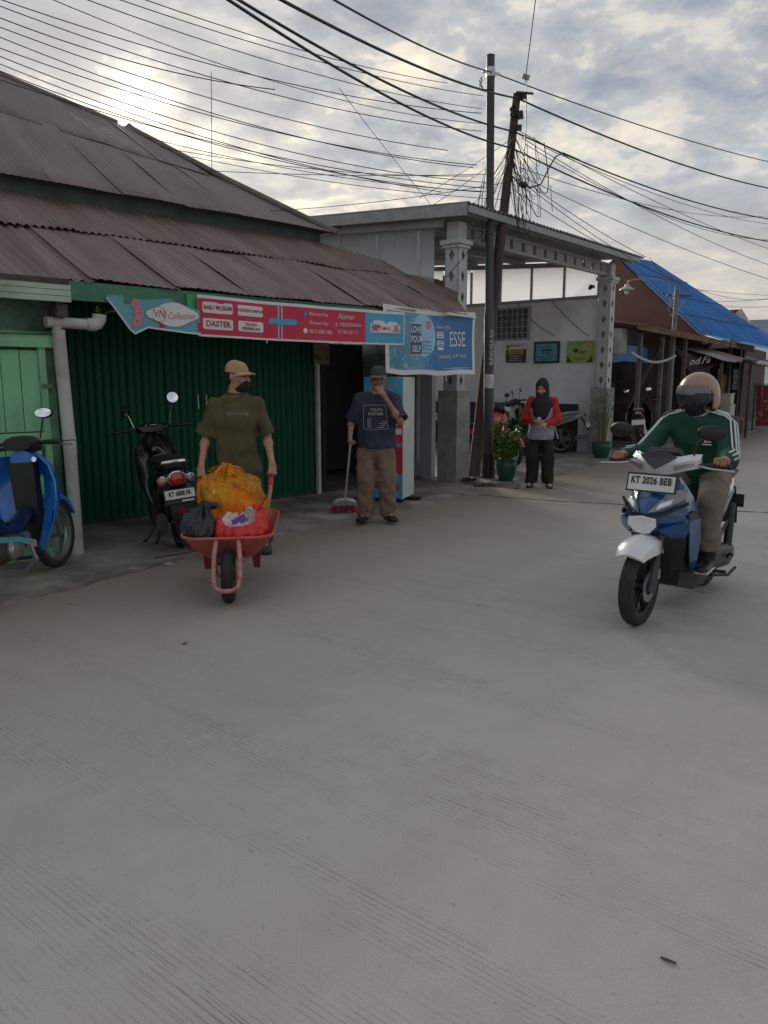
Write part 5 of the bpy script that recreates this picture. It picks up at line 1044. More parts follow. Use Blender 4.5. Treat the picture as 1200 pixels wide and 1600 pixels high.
# ------------------------------------------------ sporty automatic scooter (with the rider)
def sport_scooter(t):
    m_b = mat('blue_scooter_paint', (0.007, 0.066, 0.205), 0.22, var=0.08, coat=0.6); m_w = mat('white_scooter_paint', (0.70, 0.71, 0.72), 0.25, var=0.04, coat=0.5, dirt=(0.45, 0.44, 0.42), dirt_amt=0.2); m_g = mat('dark_grey_plastic', (0.045, 0.047, 0.052), 0.4, var=0.1)
    R = 0.255
    wheel(t, 'front_wheel', 1.25, R, 0.088, 5); wheel(t, 'rear_wheel', 0.0, R, 0.098, 5, disc=False)
    for s in (-1, 1):
        f = MB(); f.tube([(1.25, s * 0.075, R), (1.13, s * 0.075, 0.60)], [0.021, 0.021], 10); f.tube([(1.262, s * 0.075, R - 0.03), (1.20, s * 0.075, R + 0.16)], 0.028, 10); f.build('fork_leg', m_g, t)
    MB().box((1.19, 0.075, 0.33), (0.07, 0.035, 0.06)).build('brake_caliper', m_silver, t)
    # front mudguard
    fd = MB(); rings = []
    for i in range(15):
        a = R_(46 + 92 * i / 14); tt = i / 14; wd = 0.060 + 0.045 * math.sin(math.pi * min(1, tt * 0.9 + 0.15)) ; ro = R + 0.055; hs = 0.045 + 0.05 * math.sin(math.pi * tt)
        def P(r, y): return V(1.25 + r * math.cos(a), y, R + r * math.sin(a))
        rings.append([P(ro - hs, -wd - 0.006), P(ro - 0.02, -wd), P(ro + 0.008, -wd * 0.55), P(ro + 0.022, 0), P(ro + 0.008, wd * 0.55), P(ro - 0.02, wd), P(ro - hs, wd + 0.006), P(ro - 0.03, wd - 0.012), P(ro, 0), P(ro - 0.03, -wd + 0.012)])
    fd.ringloft(rings); fd.build('front_mudguard', m_w, t, smooth=28)
    # apron: mirrored rings over height
    lv = [(0.915, 1.03, (1.01, .075), (0.97, .120), (0.92, .115)), (0.86, 1.095, (1.07, .09), (1.0, .165), (0.92, .165)), (0.79, 1.195, (1.165, .10), (1.03, .205), (0.90, .21)), (0.72, 1.265, (1.20, .105), (1.05, .232), (0.88, .235)), (0.655, 1.262, (1.20, .10), (1.06, .236), (0.86, .24)), (0.60, 1.21, (1.165, .095), (1.05, .225), (0.85, .235)),
          (0.54, 1.10, (1.075, .09), (1.00, .20), (0.83, .225)), (0.42, 0.985, (0.97, .085), (0.92, .17), (0.80, .20)), (0.30, 0.93, (0.92, .08), (0.88, .145), (0.78, .175)), (0.20, 0.90, (0.89, .07), (0.86, .12), (0.78, .15))]
    rings = []; KW = 0.86
    for z, nx, md, ou, bk in lv:
        h = [(x, y * KW) for x, y in ((nx, 0.0), md, ou, bk)]; ring = [V(x, y, z) for x, y in h] + [V(x, -y, z) for x, y in h[::-1]][:-1]
        rings.append(ring)
    up = MB(); up.ringloft(rings[:7]); up.build('front_apron', m_b, t, smooth=22)
    lo = MB(); lo.ringloft(rings[6:]); lo.build('inner_apron', m_frame, t, smooth=22)
    for s in (-KW, KW):
        panel('side_wing', [(1.03, s * .232, .66), (0.86, s * .246, .66), (0.79, s * .232, .50), (0.77, s * .20, .30), (0.84, s * .19, .30), (0.93, s * .205, .48)], m_b, t, 0.01, (0, s, 0))
        panel('headlamp', [(1.262, s * .028, .715), (1.215, s * .098, .728), (1.075, s * .222, .795), (1.01, s * .205, .850), (1.10, s * .105, .835), (1.19, s * .080, .780)], m_lens, t, 0.012, (1, s * .5, .3))
        panel('lamp_reflector', [(1.235, s * .075, .735), (1.16, s * .15, .765), (1.13, s * .15, .79), (1.20, s * .085, .765)], m_lensw, t, 0.016, (1, s * .5, .3))
        panel('headlamp_trim', [(1.262, s * .02, .705), (1.215, s * .10, .716), (1.07, s * .235, .782), (1.065, s * .237, .765), (1.21, s * .105, .698), (1.262, s * .02, .69)], m_frame, t, 0.014, (1, s * .5, .2))
        panel('apron_fin', [(1.215, s * .085, .615), (1.09, s * .225, .665), (1.05, s * .243, .645), (1.04, s * .235, .60), (1.13, s * .14, .572)], m_b, t, 0.02, (1, s * .6, -.1))
        panel('black_inset', [(1.075, s * .235, .70), (0.93, s * .250, .72), (0.92, s * .250, .685), (1.05, s * .245, .665)], m_frame, t, 0.012, (0.2, s, 0))
    panel('running_light', [(1.272, -.085, .690), (1.285, 0, .705), (1.272, .085, .690), (1.262, .088, .645), (1.245, .045, .598), (1.242, 0, .590), (1.245, -.045, .598), (1.262, -.088, .645)], m_lensw, t, 0.012, (1, 0, 0))
    # handlebar cowl
    ys = [-.215, -.175, -.115, -.055, 0, .055, .115, .175, .215]; rings = []
    for y in ys:
        a = abs(y) / .215; top = 1.055 - 0.012 * a * a + 0.02 * (a > .6); bot = 0.925 + 0.055 * a ** 1.0; xf = 1.10 - 0.16 * a ** 1.6; xb = 0.90 - 0.0 * a
        rings.append([V(xf - 0.05, y, top), V(xf, y, (top + bot) / 2 + .012), V(xf - 0.02, y, bot), V(xb, y, bot + 0.03), V(xb, y, top - 0.01)])
    MB().ringloft(rings).build('handlebar_cowl', m_w, t, smooth=25)
    vis = [(-.115, 1.05), (-.07, 1.072), (0, 1.08), (.07, 1.072), (.115, 1.05), (.045, 1.0), (0, 0.975), (-.045, 1.0)]
    MB().prism([V(1.102 - 0.16 * (abs(y) / .235) ** 1.6 - max(0, z - 1.03) * 0.55, y, z) for y, z in vis], (0.024, 0, 0.006)).build('visor', m_g, t, smooth=30)
    for s in (-1, 1): panel('cowl_lamp', [(1.066, s * .10, 1.0), (1.0, s * .20, 1.018), (1.0, s * .205, 0.995), (1.06, s * .10, 0.965)], m_lens, t, 0.012, (1, s * .4, 0))
    MB().box((0.925, 0, 1.065), (0.10, 0.20, 0.03), (0, -0.5, 0)).build('instrument_panel', m_g, t)
    for s in (-1, 1):
        MB().tube([(0.93, s * .20, 1.0), (0.915, s * .26, 1.0), (0.89, s * .385, 0.995)], 0.011, 8).build('handlebar', m_frame, t)
        MB().tube([(0.908, s * .275, 1.0), (0.885, s * .39, 0.995)], [0.019, 0.019], 10).build('grip', m_black, t)
        MB().tube([(0.955, s * .215, 0.995), (0.975, s * .30, 0.985), (0.955, s * .43, 0.975)], [0.008, 0.007, 0.008], 6).build('brake_lever', m_silver, t)
        mirror(t, (0.94, s * .175, 1.05), (0.955, s * .20, 1.14), (0.975, s * .285, 1.205), (0.088, 0.050), (-1, -s * .15, 0))
    # number plate on the cowl
    pt = V(1.150, 0, 0.892); tilt = Matrix.Rotation(R_(-14), 3, 'Y')
    pb = MB(); pb.box(pt, (0.008, 0.315, 0.118), tilt); plo = pb.build('number_plate', m_plbk, t)
    MB().box(pt + V(0.006, 0, 0), (0.006, 0.292, 0.096), tilt).build('plate_field', m_plate, plo)
    text(plo, 'KT 2026 BEB', 0.062, pt + V(0.0125, 0, 0.014), (0, 1, 0), tilt @ V(0, 0, 1), m_pblk, sx=0.72, bold=0.0016, spacing=1.06); text(plo, '08 - 28', 0.030, pt + V(0.0105, 0.06, -0.031), (0, 1, 0), tilt @ V(0, 0, 1), m_pblk, sx=1.1)
    # floor, belly, engine
    MB().ringloft([[V(x, -w, z0), V(x, w, z0), V(x, w * 1.05, z1), V(x, -w * 1.05, z1)] for x, w, z0, z1 in ((0.90, .12, .20, .30), (0.74, .16, .15, .27), (0.52, .165, .15, .27), (0.42, .15, .17, .36))]).build('floorboard', m_frame, t, smooth=30)
    MB().ringloft([se_ring(x, z, w, h, 14, 3) for x, z, w, h in ((0.46, .30, .09, .08), (0.30, .30, .10, .10), (0.12, .30, .09, .10))]).build('engine_block', m_eng, t)
    seloft([(0.44, .30, .045, .075, 3, .14), (0.25, .285, .05, .085, 3, .145), (0.02, .265, .05, .085, 3, .145), (-0.09, .262, .04, .06, 3, .14)], 16).build('transmission_case', m_eng, t)
    MB().tube([(0.36, -0.12, 0.18), (0.15, -0.15, 0.19), (-0.02, -0.17, 0.27), (-0.36, -0.175, 0.37)], [0.02, 0.03, 0.055, 0.05], 12).build('exhaust', m_frame, t)
    MB().tube([(0.02, .16, .33), (-0.12, .13, .62)], 0.03, 10).build('shock_absorber', m_frame, t)
    seloft([(0.60, .46, .10, .18), (0.50, .52, .14, .20), (0.30, .57, .155, .165), (0.08, .63, .15, .125), (-0.14, .70, .125, .085), (-0.32, .755, .085, .055), (-0.40, .775, .05, .03)], 18, 2.8).build('rear_body', m_w, t, smooth=40)
    for s in (-1, 1):
        panel('blue_stripe', [(0.42, s * .157, .58), (0.10, s * .157, .68), (-0.12, s * .137, .735), (-0.12, s * .140, .715), (0.10, s * .160, .64), (0.40, s * .160, .53)], m_b, t, 0.004, (0, s, 0))
        panel('lower_side_cover', [(0.54, s * .15, .36), (0.30, s * .163, .44), (0.05, s * .155, .53), (0.05, s * .150, .49), (0.35, s * .150, .33)], m_frame, t, 0.01, (0, s, 0))
    seloft([(0.62, .70, .075, .03), (0.50, .725, .115, .045), (0.30, .745, .135, .05), (0.08, .775, .14, .05), (-0.15, .805, .115, .045), (-0.30, .825, .07, .025)], 18, 2.8).build('seat', m_seat, t)
    MB().tube([(-0.12, .10, .80), (-0.30, .10, .845), (-0.40, .05, .85), (-0.40, -.05, .85), (-0.30, -.10, .845), (-0.12, -.10, .80)], 0.013, 8).build('grab_rail', m_frame, t)
    panel('tail_lamp', [(-0.415, -.05, .80), (-0.415, .05, .80), (-0.40, .065, .745), (-0.40, -.065, .745)], m_redl, t, 0.02, (-1, 0, 0))
    MB().grid([[V(-0.36, y, .72), V(-0.44, y, .56), V(-0.46, y, .42)] for y in (-.085, 0, .085)], thick=(0.012, 0, 0)).build('rear_mudguard', m_frame, t)
    MB().box((-0.44, 0.0, .60), (0.012, .26, .10)).build('rear_plate', m_plbk, t)
    for s in (-1, 1):
        MB().tube([(0.42, s * .15, .22), (0.40, s * .27, .22)], 0.012, 8).build('footpeg', m_frame, t)
    MB().tube([(0.30, .14, .16), (0.10, .20, .13), (-0.04, .21, .16)], 0.012, 7).build('kick_stand', m_frame, t)
    MB().tube([(0.1, .17, .24), (0.16, .22, .30), (0.20, .25, .30)], 0.010, 7).build('kick_starter', m_frame, t)

RF = Vector((1.60, 4.66, 0)); hd = R_(180 + 50)      # heading: towards the camera and left, along the road
hdv = Vector((math.cos(hd), math.sin(hd), 0))
SCL = RF - hdv * 1.25
scooter = thing('blue_white_scooter', 'blue and white automatic scooter with plate KT 2026 BEB coming along the road', 'scooter', SCL, hd)
sport_scooter(scooter)

# ------------------------------------------------ rounded retro scooter, parked, seen from behind
def retro_scooter(t):
    m_k = mat('gloss_black_paint', (0.010, 0.010, 0.012), 0.18, var=0.1, coat=0.8)
    R = 0.235
    wheel(t, 'front_wheel', 1.24, R, 0.09, 5); wheel(t, 'rear_wheel', 0, R, 0.10, 5, disc=False)
    for s in (-1, 1): MB().tube([(1.24, s * .07, R), (1.10, s * .07, .58)], 0.022, 10).build('fork_leg', m_frame, t)
    fd = MB(); rings = []
    for i in range(13):
        a = R_(5 + 150 * i / 12); w = 0.062; ro = R + 0.035
        def P(r, y): return V(1.24 + r * math.cos(a), y, R + r * math.sin(a))
        rings.append([P(ro - .05, -w), P(ro, -w * .8), P(ro + .018, 0), P(ro, w * .8), P(ro - .05, w), P(ro - .015, w * .7), P(ro - .005, 0), P(ro - .015, -w * .7)])
    fd.ringloft(rings); fd.build('front_mudguard', m_k, t)
    sh = MB(); rings = []
    for z, xf, w, th in ((0.97, 1.0, .07, .05), (.93, 1.02, .13, .06), (.84, 1.03, .19, .07), (.70, 1.02, .215, .08), (.55, 1.0, .205, .085), (.40, .95, .17, .08), (.27, .90, .13, .07)):
        rings.append([V(xf + th * .9 * math.cos(a) - 0.10 * (math.sin(a)) ** 2, w * math.sin(a), z) for a in [2 * math.pi * i / 20 for i in range(20)]])
    sh.ringloft(rings); sh.build('leg_shield', m_k, t)
    MB().ell((0.90, 0.0, .81), (0.02, .06, .045)).build('glove_box_emblem', m_k, t)
    MB().tube([(0.915, -.06 + .12 * i / 6, .79 + .022 * abs(math.sin(i * 1.1))) for i in range(7)], 0.008, 6).build('emblem', m_chrome, t)
    seloft([(1.00, 1.0, .03, .04), (0.95, 1.02, .16, .045), (0.90, 1.03, .17, .045), (0.86, 1.03, .12, .035)], 16, 2.4).build('handlebar_cowl', m_k, t)
    MB().ell((0.88, 0, 1.065), (0.05, .075, .02)).build('instrument_panel', m_chrome, t)
    MB().lathe([(0, .05), (.05, .045), (.075, .02), (.08, 0), (0, 0)], (1.0, 0, 1.0), (1, 0, 0), 18).build('headlamp', m_lens, t)
    for s in (-1, 1):
        MB().tube([(0.90, s * .15, 1.035), (0.86, s * .25, 1.035), (0.83, s * .36, 1.03)], [0.012, 0.018, 0.018], 10).build('grip', m_black, t)
        MB().tube([(0.93, s * .18, 1.03), (0.92, s * .30, 1.02), (0.90, s * .40, 1.01)], 0.007, 6).build('brake_lever', m_frame, t)
        mirror(t, (0.91, s * .17, 1.05), (0.92, s * .20, 1.16), (0.90, s * .235, 1.30 if s < 0 else 1.22), (0.062, 0.062), (-1, 0, 0.28) if s < 0 else (-0.3, -.9, -.3), stem=m_chrome)
    MB().ringloft([[V(x, -w, z0), V(x, w, z0), V(x, w, z1), V(x, -w, z1)] for x, w, z0, z1 in ((0.92, .13, .20, .29), (0.74, .17, .16, .27), (0.50, .165, .16, .28))]).build('floorboard', m_frame, t)
    seloft([(0.56, .44, .12, .19), (0.46, .50, .17, .21), (0.25, .55, .19, .20), (0.02, .60, .185, .175), (-0.20, .64, .155, .14), (-0.33, .66, .12, .105), (-0.40, .665, .07, .06)], 22, 2.2).build('rear_body', m_k, t)
    seloft([(0.55, .72, .07, .03), (0.45, .745, .12, .05), (0.22, .77, .145, .06), (-0.02, .785, .15, .06), (-0.20, .78, .12, .05), (-0.28, .77, .07, .03)], 20, 2.3).build('seat', m_seat, t)
    MB().tube([(-0.05, .155, .76), (-0.22, .15, .80), (-0.33, .09, .815), (-0.355, 0, .82), (-0.33, -.09, .815), (-0.22, -.15, .80), (-0.05, -.155, .76)], 0.014, 8).build('grab_rail', m_chrome, t)
    MB().ell((-0.372, 0, .675), (.055, .088, .075), 16, 10).build('tail_lamp_bezel', m_chrome, t)
    MB().ell((-0.395, 0, .675), (.05, .068, .062), 16, 10).build('tail_lamp', m_redl, t)
    for s in (-1, 1):
        MB().ell((-0.33, s * .115, .665), (.055, .052, .05), 14, 8).build('turn_signal_bezel', m_chrome, t); MB().ell((-0.348, s * .118, .665), (.05, .04, .038), 14, 8).build('turn_signal', m_amber if s > 0 else m_lens, t)
    pb = MB(); tl = Matrix.Rotation(R_(12), 3, 'Y'); pb.box((-0.43, 0, .535), (.008, .265, .125), tl); plo = pb.build('number_plate', m_plbk, t)
    MB().box((-0.4375, 0, .553), (.005, .245, .075), tl).build('plate_field', m_plate, plo)
    text(plo, 'KT 6808 FK', 0.055, V(-0.4425, 0, .556), (0, -1, 0), tl @ V(0, 0, 1), m_pblk, sx=.68, bold=.0016); MB().box((-0.441, -.06, .492), (.005, .10, .014), tl).build('plate_sticker', m_plate, plo)
    MB().grid([[V(-0.36, y, .58), V(-0.42, y, .48), V(-0.44, y, .36), V(-0.42, y, .30)] for y in (-.09, 0, .09)], thick=(.014, 0, 0)).build('rear_mudguard', m_frame, t)
    MB().box((-0.445, 0, .41), (.015, .075, .03)).build('reflector', m_redl, t)
    seloft([(0.44, .30, .05, .08, 3, .13), (0.2, .28, .05, .09, 3, .14), (-0.06, .26, .05, .08, 3, .14)], 14).build('transmission_case', m_eng, t)
    MB().box((0.3, 0, .30), (.3, .18, .18)).build('engine_block', m_eng, t)
    MB().tube([(0.3, -.12, .2), (0.1, -.15, .2), (0.0, -.17, .26), (-0.30, -.175, .34)], [.02, .03, .055, .05], 12).build('exhaust', m_frame, t)
    MB().tube([(0.02, .15, .32), (-0.1, .13, .58)], .03, 8).build('shock_absorber', m_frame, t)
    MB().tube([(0.42, .12, .2), (0.36, .26, .05), (0.40, .30, .02)], .011, 7).build('side_stand', m_frame, t)
    MB().tube([(0.38, .10, .18), (0.30, .17, .04), (0.22, .20, .03)], .012, 7).build('centre_stand', m_frame, t)
hb_ = R_(113)
bs = thing('black_scooter', 'parked glossy black retro scooter with plate KT 6808 FK in front of the shutter', 'scooter', (-1.83, 6.80, 0.03), hb_)
bs.rotation_euler = (R_(-6), 0, hb_)
retro_scooter(bs)

# ------------------------------------------------ step-through underbone bikes
def underbone(t, pm, pm2, seatm=m_seat, plate=True, stripes=True, mirrors=True, lite=False):
    R = 0.285
    wheel(t, 'front_wheel', 1.22, R, 0.075, spoked=not lite, rim=m_silver, spokes=5); wheel(t, 'rear_wheel', 0, R, 0.085, spoked=not lite, rim=m_silver, spokes=5, disc=False)
    for s in (-1, 1):
        MB().tube([(1.22, s * .07, R), (1.08, s * .07, .62)], [.024, .019], 10).build('fork_leg', m_silver, t)
    MB().box((1.15, -.085, .40), (.05, .03, .10), (0, .35, 0)).build('brake_caliper', m_silver, t)
    fd = MB(); rings = []
    for i in range(13):
        a = R_(20 + 130 * i / 12); w = 0.055; ro = R + 0.035
        def P(r, y): return V(1.22 + r * math.cos(a), y, R + r * math.sin(a))
        rings.append([P(ro - .045, -w), P(ro, -w * .8), P(ro + .015, 0), P(ro, w * .8), P(ro - .045, w), P(ro - .012, w * .7), P(ro - .004, 0), P(ro - .012, -w * .7)])
    fd.ringloft(rings); fd.build('front_mudguard', pm, t)
    # leg shield: pair of curved wings joined at the nose
    for s in (-1, 1):
        W = []
        for z, x0, x1, y0, y1 in [(q[0], q[1], q[2], q[3], q[4] * 1.2) for q in ((.93, 1.03, .90, .05, .13), (.85, 1.06, .90, .07, .19), (.74, 1.06, .86, .09, .235), (.60, 1.02, .83, .10, .245), (.46, .97, .80, .10, .225), (.33, .90, .77, .10, .19), (.24, .84, .74, .10, .15))]:
            W.append([V(x0, s * y0, z), V(x0 - .02, s * (y0 + (y1 - y0) * .45), z), V((x0 + x1) / 2, s * (y0 + (y1 - y0) * .85), z), V(x1, s * y1, z)])
        MB().grid(W, thick=(-.012, -s * .006, 0)).build('leg_shield_wing', pm, t)
        panel('wing_vent', [(.90, s * .228, .50), (.85, s * .235, .52), (.82, s * .228, .43), (.84, s * .220, .40)], m_frame, t, .004, (0.3, s, 0))
    seloft([(1.10, .80, .05, .06), (1.06, .84, .09, .09), (1.0, .88, .10, .09), (.92, .90, .09, .07)], 16, 2.4).build('nose', pm, t)
    MB().ringloft([[V(x, y, z) for y, z in ((-.10, .88), (.10, .88), (.085, .30), (-.085, .30))] for x in (.98, .90)]).build('inner_shield', m_frame, t)
    seloft([(1.10, .97, .05, .03), (1.04, 1.0, .12, .055), (.96, 1.02, .15, .06), (.88, 1.02, .11, .045)], 16, 2.5).build('handlebar_cowl', m_frame, t)
    panel('headlamp', [(1.105, -.08, 1.02), (1.105, .08, 1.02), (1.12, .06, .95), (1.12, -.06, .95)], m_lens, t, .02, (1, 0, 0))
    for s in (-1, 1):
        MB().tube([(.95, s * .13, 1.02), (.90, s * .25, 1.025), (.86, s * .36, 1.02)], [.013, .018, .018], 10).build('grip', m_black, t)
        MB().tube([(.98, s * .15, 1.01), (.97, s * .28, 1.0), (.93, s * .42, .995)], .007, 6).build('brake_lever', m_silver, t)
        panel('turn_signal', [(1.075, s * .10, .86), (1.0, s * .19, .84), (1.02, s * .18, .79), (1.085, s * .10, .80)], m_amber if lite else m_lens, t, .012, (1, s, 0))
        if mirrors: mirror(t, (.93, s * .17, 1.05), (.94, s * .19, 1.15), (.92, s * .235, 1.235), (.075, .040), (-1, .0, .3))
    # spine, body, seat
    seloft([(.90, .50, .055, .07), (.70, .42, .06, .06), (.55, .42, .065, .07), (.42, .50, .09, .11)], 14, 2.6).build('spine_cover', pm2, t)
    seloft([(.46, .55, .08, .10), (.30, .58, .11, .11), (.05, .64, .12, .09), (-.20, .71, .10, .07), (-.40, .77, .06, .045), (-.46, .785, .03, .02)], 16, 2.6).build('rear_body', pm, t)
    for s in (-1, 1):
        if stripes: panel('body_stripe', [(.40, s * .105, .56), (.05, s * .126, .67), (-.30, s * .09, .765), (-.30, s * .09, .75), (.05, s * .128, .635), (.38, s * .11, .53)], pm2, t, .004, (0, s, 0))
    seloft([(.50, .67, .06, .025), (.38, .70, .105, .045), (.15, .74, .12, .045), (-.10, .79, .115, .045), (-.32, .83, .08, .03), (-.38, .835, .04, .015)], 16, 2.6).build('seat', seatm, t)
    MB().tube([(-.10, .11, .79), (-.32, .11, .84), (-.46, .07, .87), (-.46, -.07, .87), (-.32, -.11, .84), (-.10, -.11, .79)], .012, 8).build('grab_rail', m_silver, t)
    panel('tail_lamp', [(-.47, -.06, .82), (-.47, .06, .82), (-.48, .05, .76), (-.48, -.05, .76)], m_redl, t, .02, (-1, 0, 0))
    MB().grid([[V(-.40, y, .74), V(-.50, y, .62), V(-.56, y, .48)] for y in (-.075, 0, .075)], thick=(.01, 0, 0)).build('rear_mudguard', m_frame, t)
    if plate:
        pb = MB(); tl = Matrix.Rotation(R_(20), 3, 'Y'); pb.box((-.545, 0, .60), (.008, .25, .105), tl); plo = pb.build('number_plate', m_plate, t)
    # engine and running gear
    MB().tube([(.80, 0, .33), (.66, 0, .335)], [.065, .07], 12).build('cylinder_head', m_silver, t)
    seloft([(.68, .32, .10, .07), (.55, .31, .13, .10), (.38, .31, .13, .11), (.24, .31, .11, .08)], 16, 2.8).build('crankcase', m_eng, t)
    MB().lathe([(0, .05), (.07, .045), (.085, .02), (.085, 0)], (.46, -.13, .31), (0, -1, 0), 18, close=False).build('clutch_cover', m_silver, t)
    MB().tube([(.80, -.05, .27), (.74, -.12, .16), (.50, -.15, .13), (.15, -.16, .20), (-.10, -.17, .26), (-.50, -.18, .34)], [.02, .02, .022, .03, .045, .04], 12).build('exhaust', m_silver, t)
    for s in (-1, 1):
        MB().tube([(0, s * .10, R), (.35, s * .09, .33)], .022, 8).build('swing_arm', m_frame, t); MB().tube([(.02, s * .12, R + .03), (.12, s * .11, .62)], [.03, .026], 10).build('shock_absorber', m_silver, t)
        MB().tube([(.44, s * .12, .24), (.44, s * .27, .25)], .014, 8).build('footpeg', m_black, t)
    MB().box((.20, .11, .32), (.42, .03, .09)).build('chain_cover', m_frame, t)
    MB().tube([(.40, .10, .18), (.34, .27, .03), (.38, .30, .02)], .011, 7).build('side_stand', m_frame, t)
m_ub = mat('bright_blue_paint', (0.02, 0.18, 0.60), 0.22, var=0.08, coat=0.6); m_ub2 = mat('navy_paint', (0.008, 0.014, 0.05), 0.25, coat=0.6)
hu = R_(84)
ub = thing('blue_motorbike', 'parked blue step-through motorbike cut off by the left edge beside the green door', 'motorbike', Vector((-2.64, 6.06, 0.03)) - Vector((math.cos(hu), math.sin(hu), 0)) * 1.22, hu)
underbone(ub, m_ub, m_ub2, plate=False)
ub.rotation_euler = (R_(-4), 0, hu)
m_teal2 = mat('teal_decal', (0.10, 0.36, 0.42), 0.4)
panel('side_decal', [(.62, -.175, .30), (.45, -.18, .36), (.10, -.17, .42), (.10, -.17, .455), (.45, -.18, .40), (.66, -.175, .335)], m_teal2, ub, .006, (0, -1, 0)); panel('side_decal', [(.66, -.178, .285), (.58, -.180, .29), (.56, -.180, .325), (.66, -.178, .33)], m_pink, ub, .010, (0, -1, 0))
MB().lathe([(0, .01), (.02, .008), (.022, 0)], (.905, -.115, .90), (-1, 0, 0.2), 14, close=False).build('ignition_lock', m_chrome, ub)

m_gr = mat('silver_grey_paint', (0.33, 0.34, 0.35), 0.3, coat=.4); m_rd = mat('red_bike_paint', (0.36, 0.012, 0.016), 0.22, coat=.6); m_bk = mat('black_bike_paint', (0.012, 0.012, 0.013), 0.25, coat=.6)
def park(name, label, pos, head, pm, pm2, lean=-5, **kw):
    o = thing(name, label, 'motorbike', pos, 0, 'motorbikes parked under the canopy'); o.rotation_euler = (R_(lean), 0, head); underbone(o, pm, pm2, lite=True, **kw); return o
# under the canopy: red one behind the potted shrub, silver-grey one behind the woman
park('red_motorbike', 'red and black motorbike parked under the canopy behind the potted shrub', Vector((1.18, 13.45, 0.055)), R_(-46), m_rd, m_bk)
park('grey_motorbike', 'dark motorbike with grey tail panels parked behind the woman', bwp(4.72, 0.62, 0.055), BROT + R_(100), m_gr, m_rd, seatm=m_gr)
park('dark_motorbike', 'dark motorbike with an orange side panel parked right of the lattice column', Vector((5.42, 16.3, 0.055)), R_(72), m_bk, mat('orange_brown_paint', (0.34, 0.17, 0.06), 0.3, coat=.4))
# ================================================================== people
m_skin = mat('tan_skin', (0.42, 0.225, 0.15), 0.55, var=0.10, scale=14, sss=0.08, spec=0.35); m_skin2 = mat('brown_skin', (0.34, 0.175, 0.115), 0.55, var=0.10, scale=14, sss=0.06, spec=0.35); m_skin3 = mat('light_brown_skin', (0.50, 0.30, 0.22), 0.5, var=0.08, scale=14, sss=0.08, spec=0.35)
m_eye = mat('eye_dark', (0.02, 0.015, 0.012), 0.3); m_lip = mat('lip_brown', (0.20, 0.075, 0.06), 0.5); m_hair = mat('black_hair', (0.012, 0.010, 0.010), 0.6, var=0.3, scale=30)
def head(S, c, yaw=0, pitch=0, roll=0, neck=None, k=0.012, mi=0, me=1, ml=2, sc=1.0):
    """face looks along -y in head space; c is head centre (mid height)"""
    M = rotm(yaw, pitch, roll); c = Vector(c)
    def P(x, y, z): return tuple(c + M @ V(x * sc, y * sc, z * sc))
    S.ell(P(0, 0.012, 0.038), (0.076 * sc, 0.094 * sc, 0.082 * sc), M, k, mi); S.ell(P(0, -0.012, -0.022), (0.066 * sc, 0.078 * sc, 0.075 * sc), M, 0.03, mi)
    S.ell(P(0, -0.040, -0.072), (0.044 * sc, 0.044 * sc, 0.038 * sc), M, 0.03, mi)                          # chin / jaw
    for s in (-1, 1): S.ell(P(s * 0.040, -0.058, -0.020), (0.026 * sc, 0.026 * sc, 0.022 * sc), M, 0.02, mi)   # cheek
    S.cap(P(-0.04, -0.078, 0.022), P(0.04, -0.078, 0.022), 0.012 * sc, None, 0.015, mi)                   # brow
    for s in (-1, 1):
        S.ell(P(s * 0.032, -0.088, 0.006), (0.015 * sc, 0.012 * sc, 0.009 * sc), M, 0, mi, True)
        S.ell(P(s * 0.032, -0.079, 0.005), (0.013 * sc, 0.010 * sc, 0.0065 * sc), M, 0, me)
        S.cap(P(s * 0.018, -0.090, 0.022), P(s * 0.046, -0.083, 0.023), 0.0045 * sc, None, 0, me)             # eyebrow
        S.ell(P(s * 0.077, 0.012, 0.0), (0.010 * sc, 0.020 * sc, 0.032 * sc), M, 0.006, mi)                    # ear
    S.cap(P(0, -0.090, 0.012), P(0, -0.112, -0.024), 0.008 * sc, 0.014 * sc, 0.010, mi)                     # nose
    S.cap(P(-0.020, -0.089, -0.052), P(0.020, -0.089, -0.052), 0.0075 * sc, None, 0.004, ml)              # mouth
    if neck is not None: S.cap(P(0, 0.025, -0.05), neck, 0.055 * sc, 0.062 * sc, 0.03, mi)
    return P, M
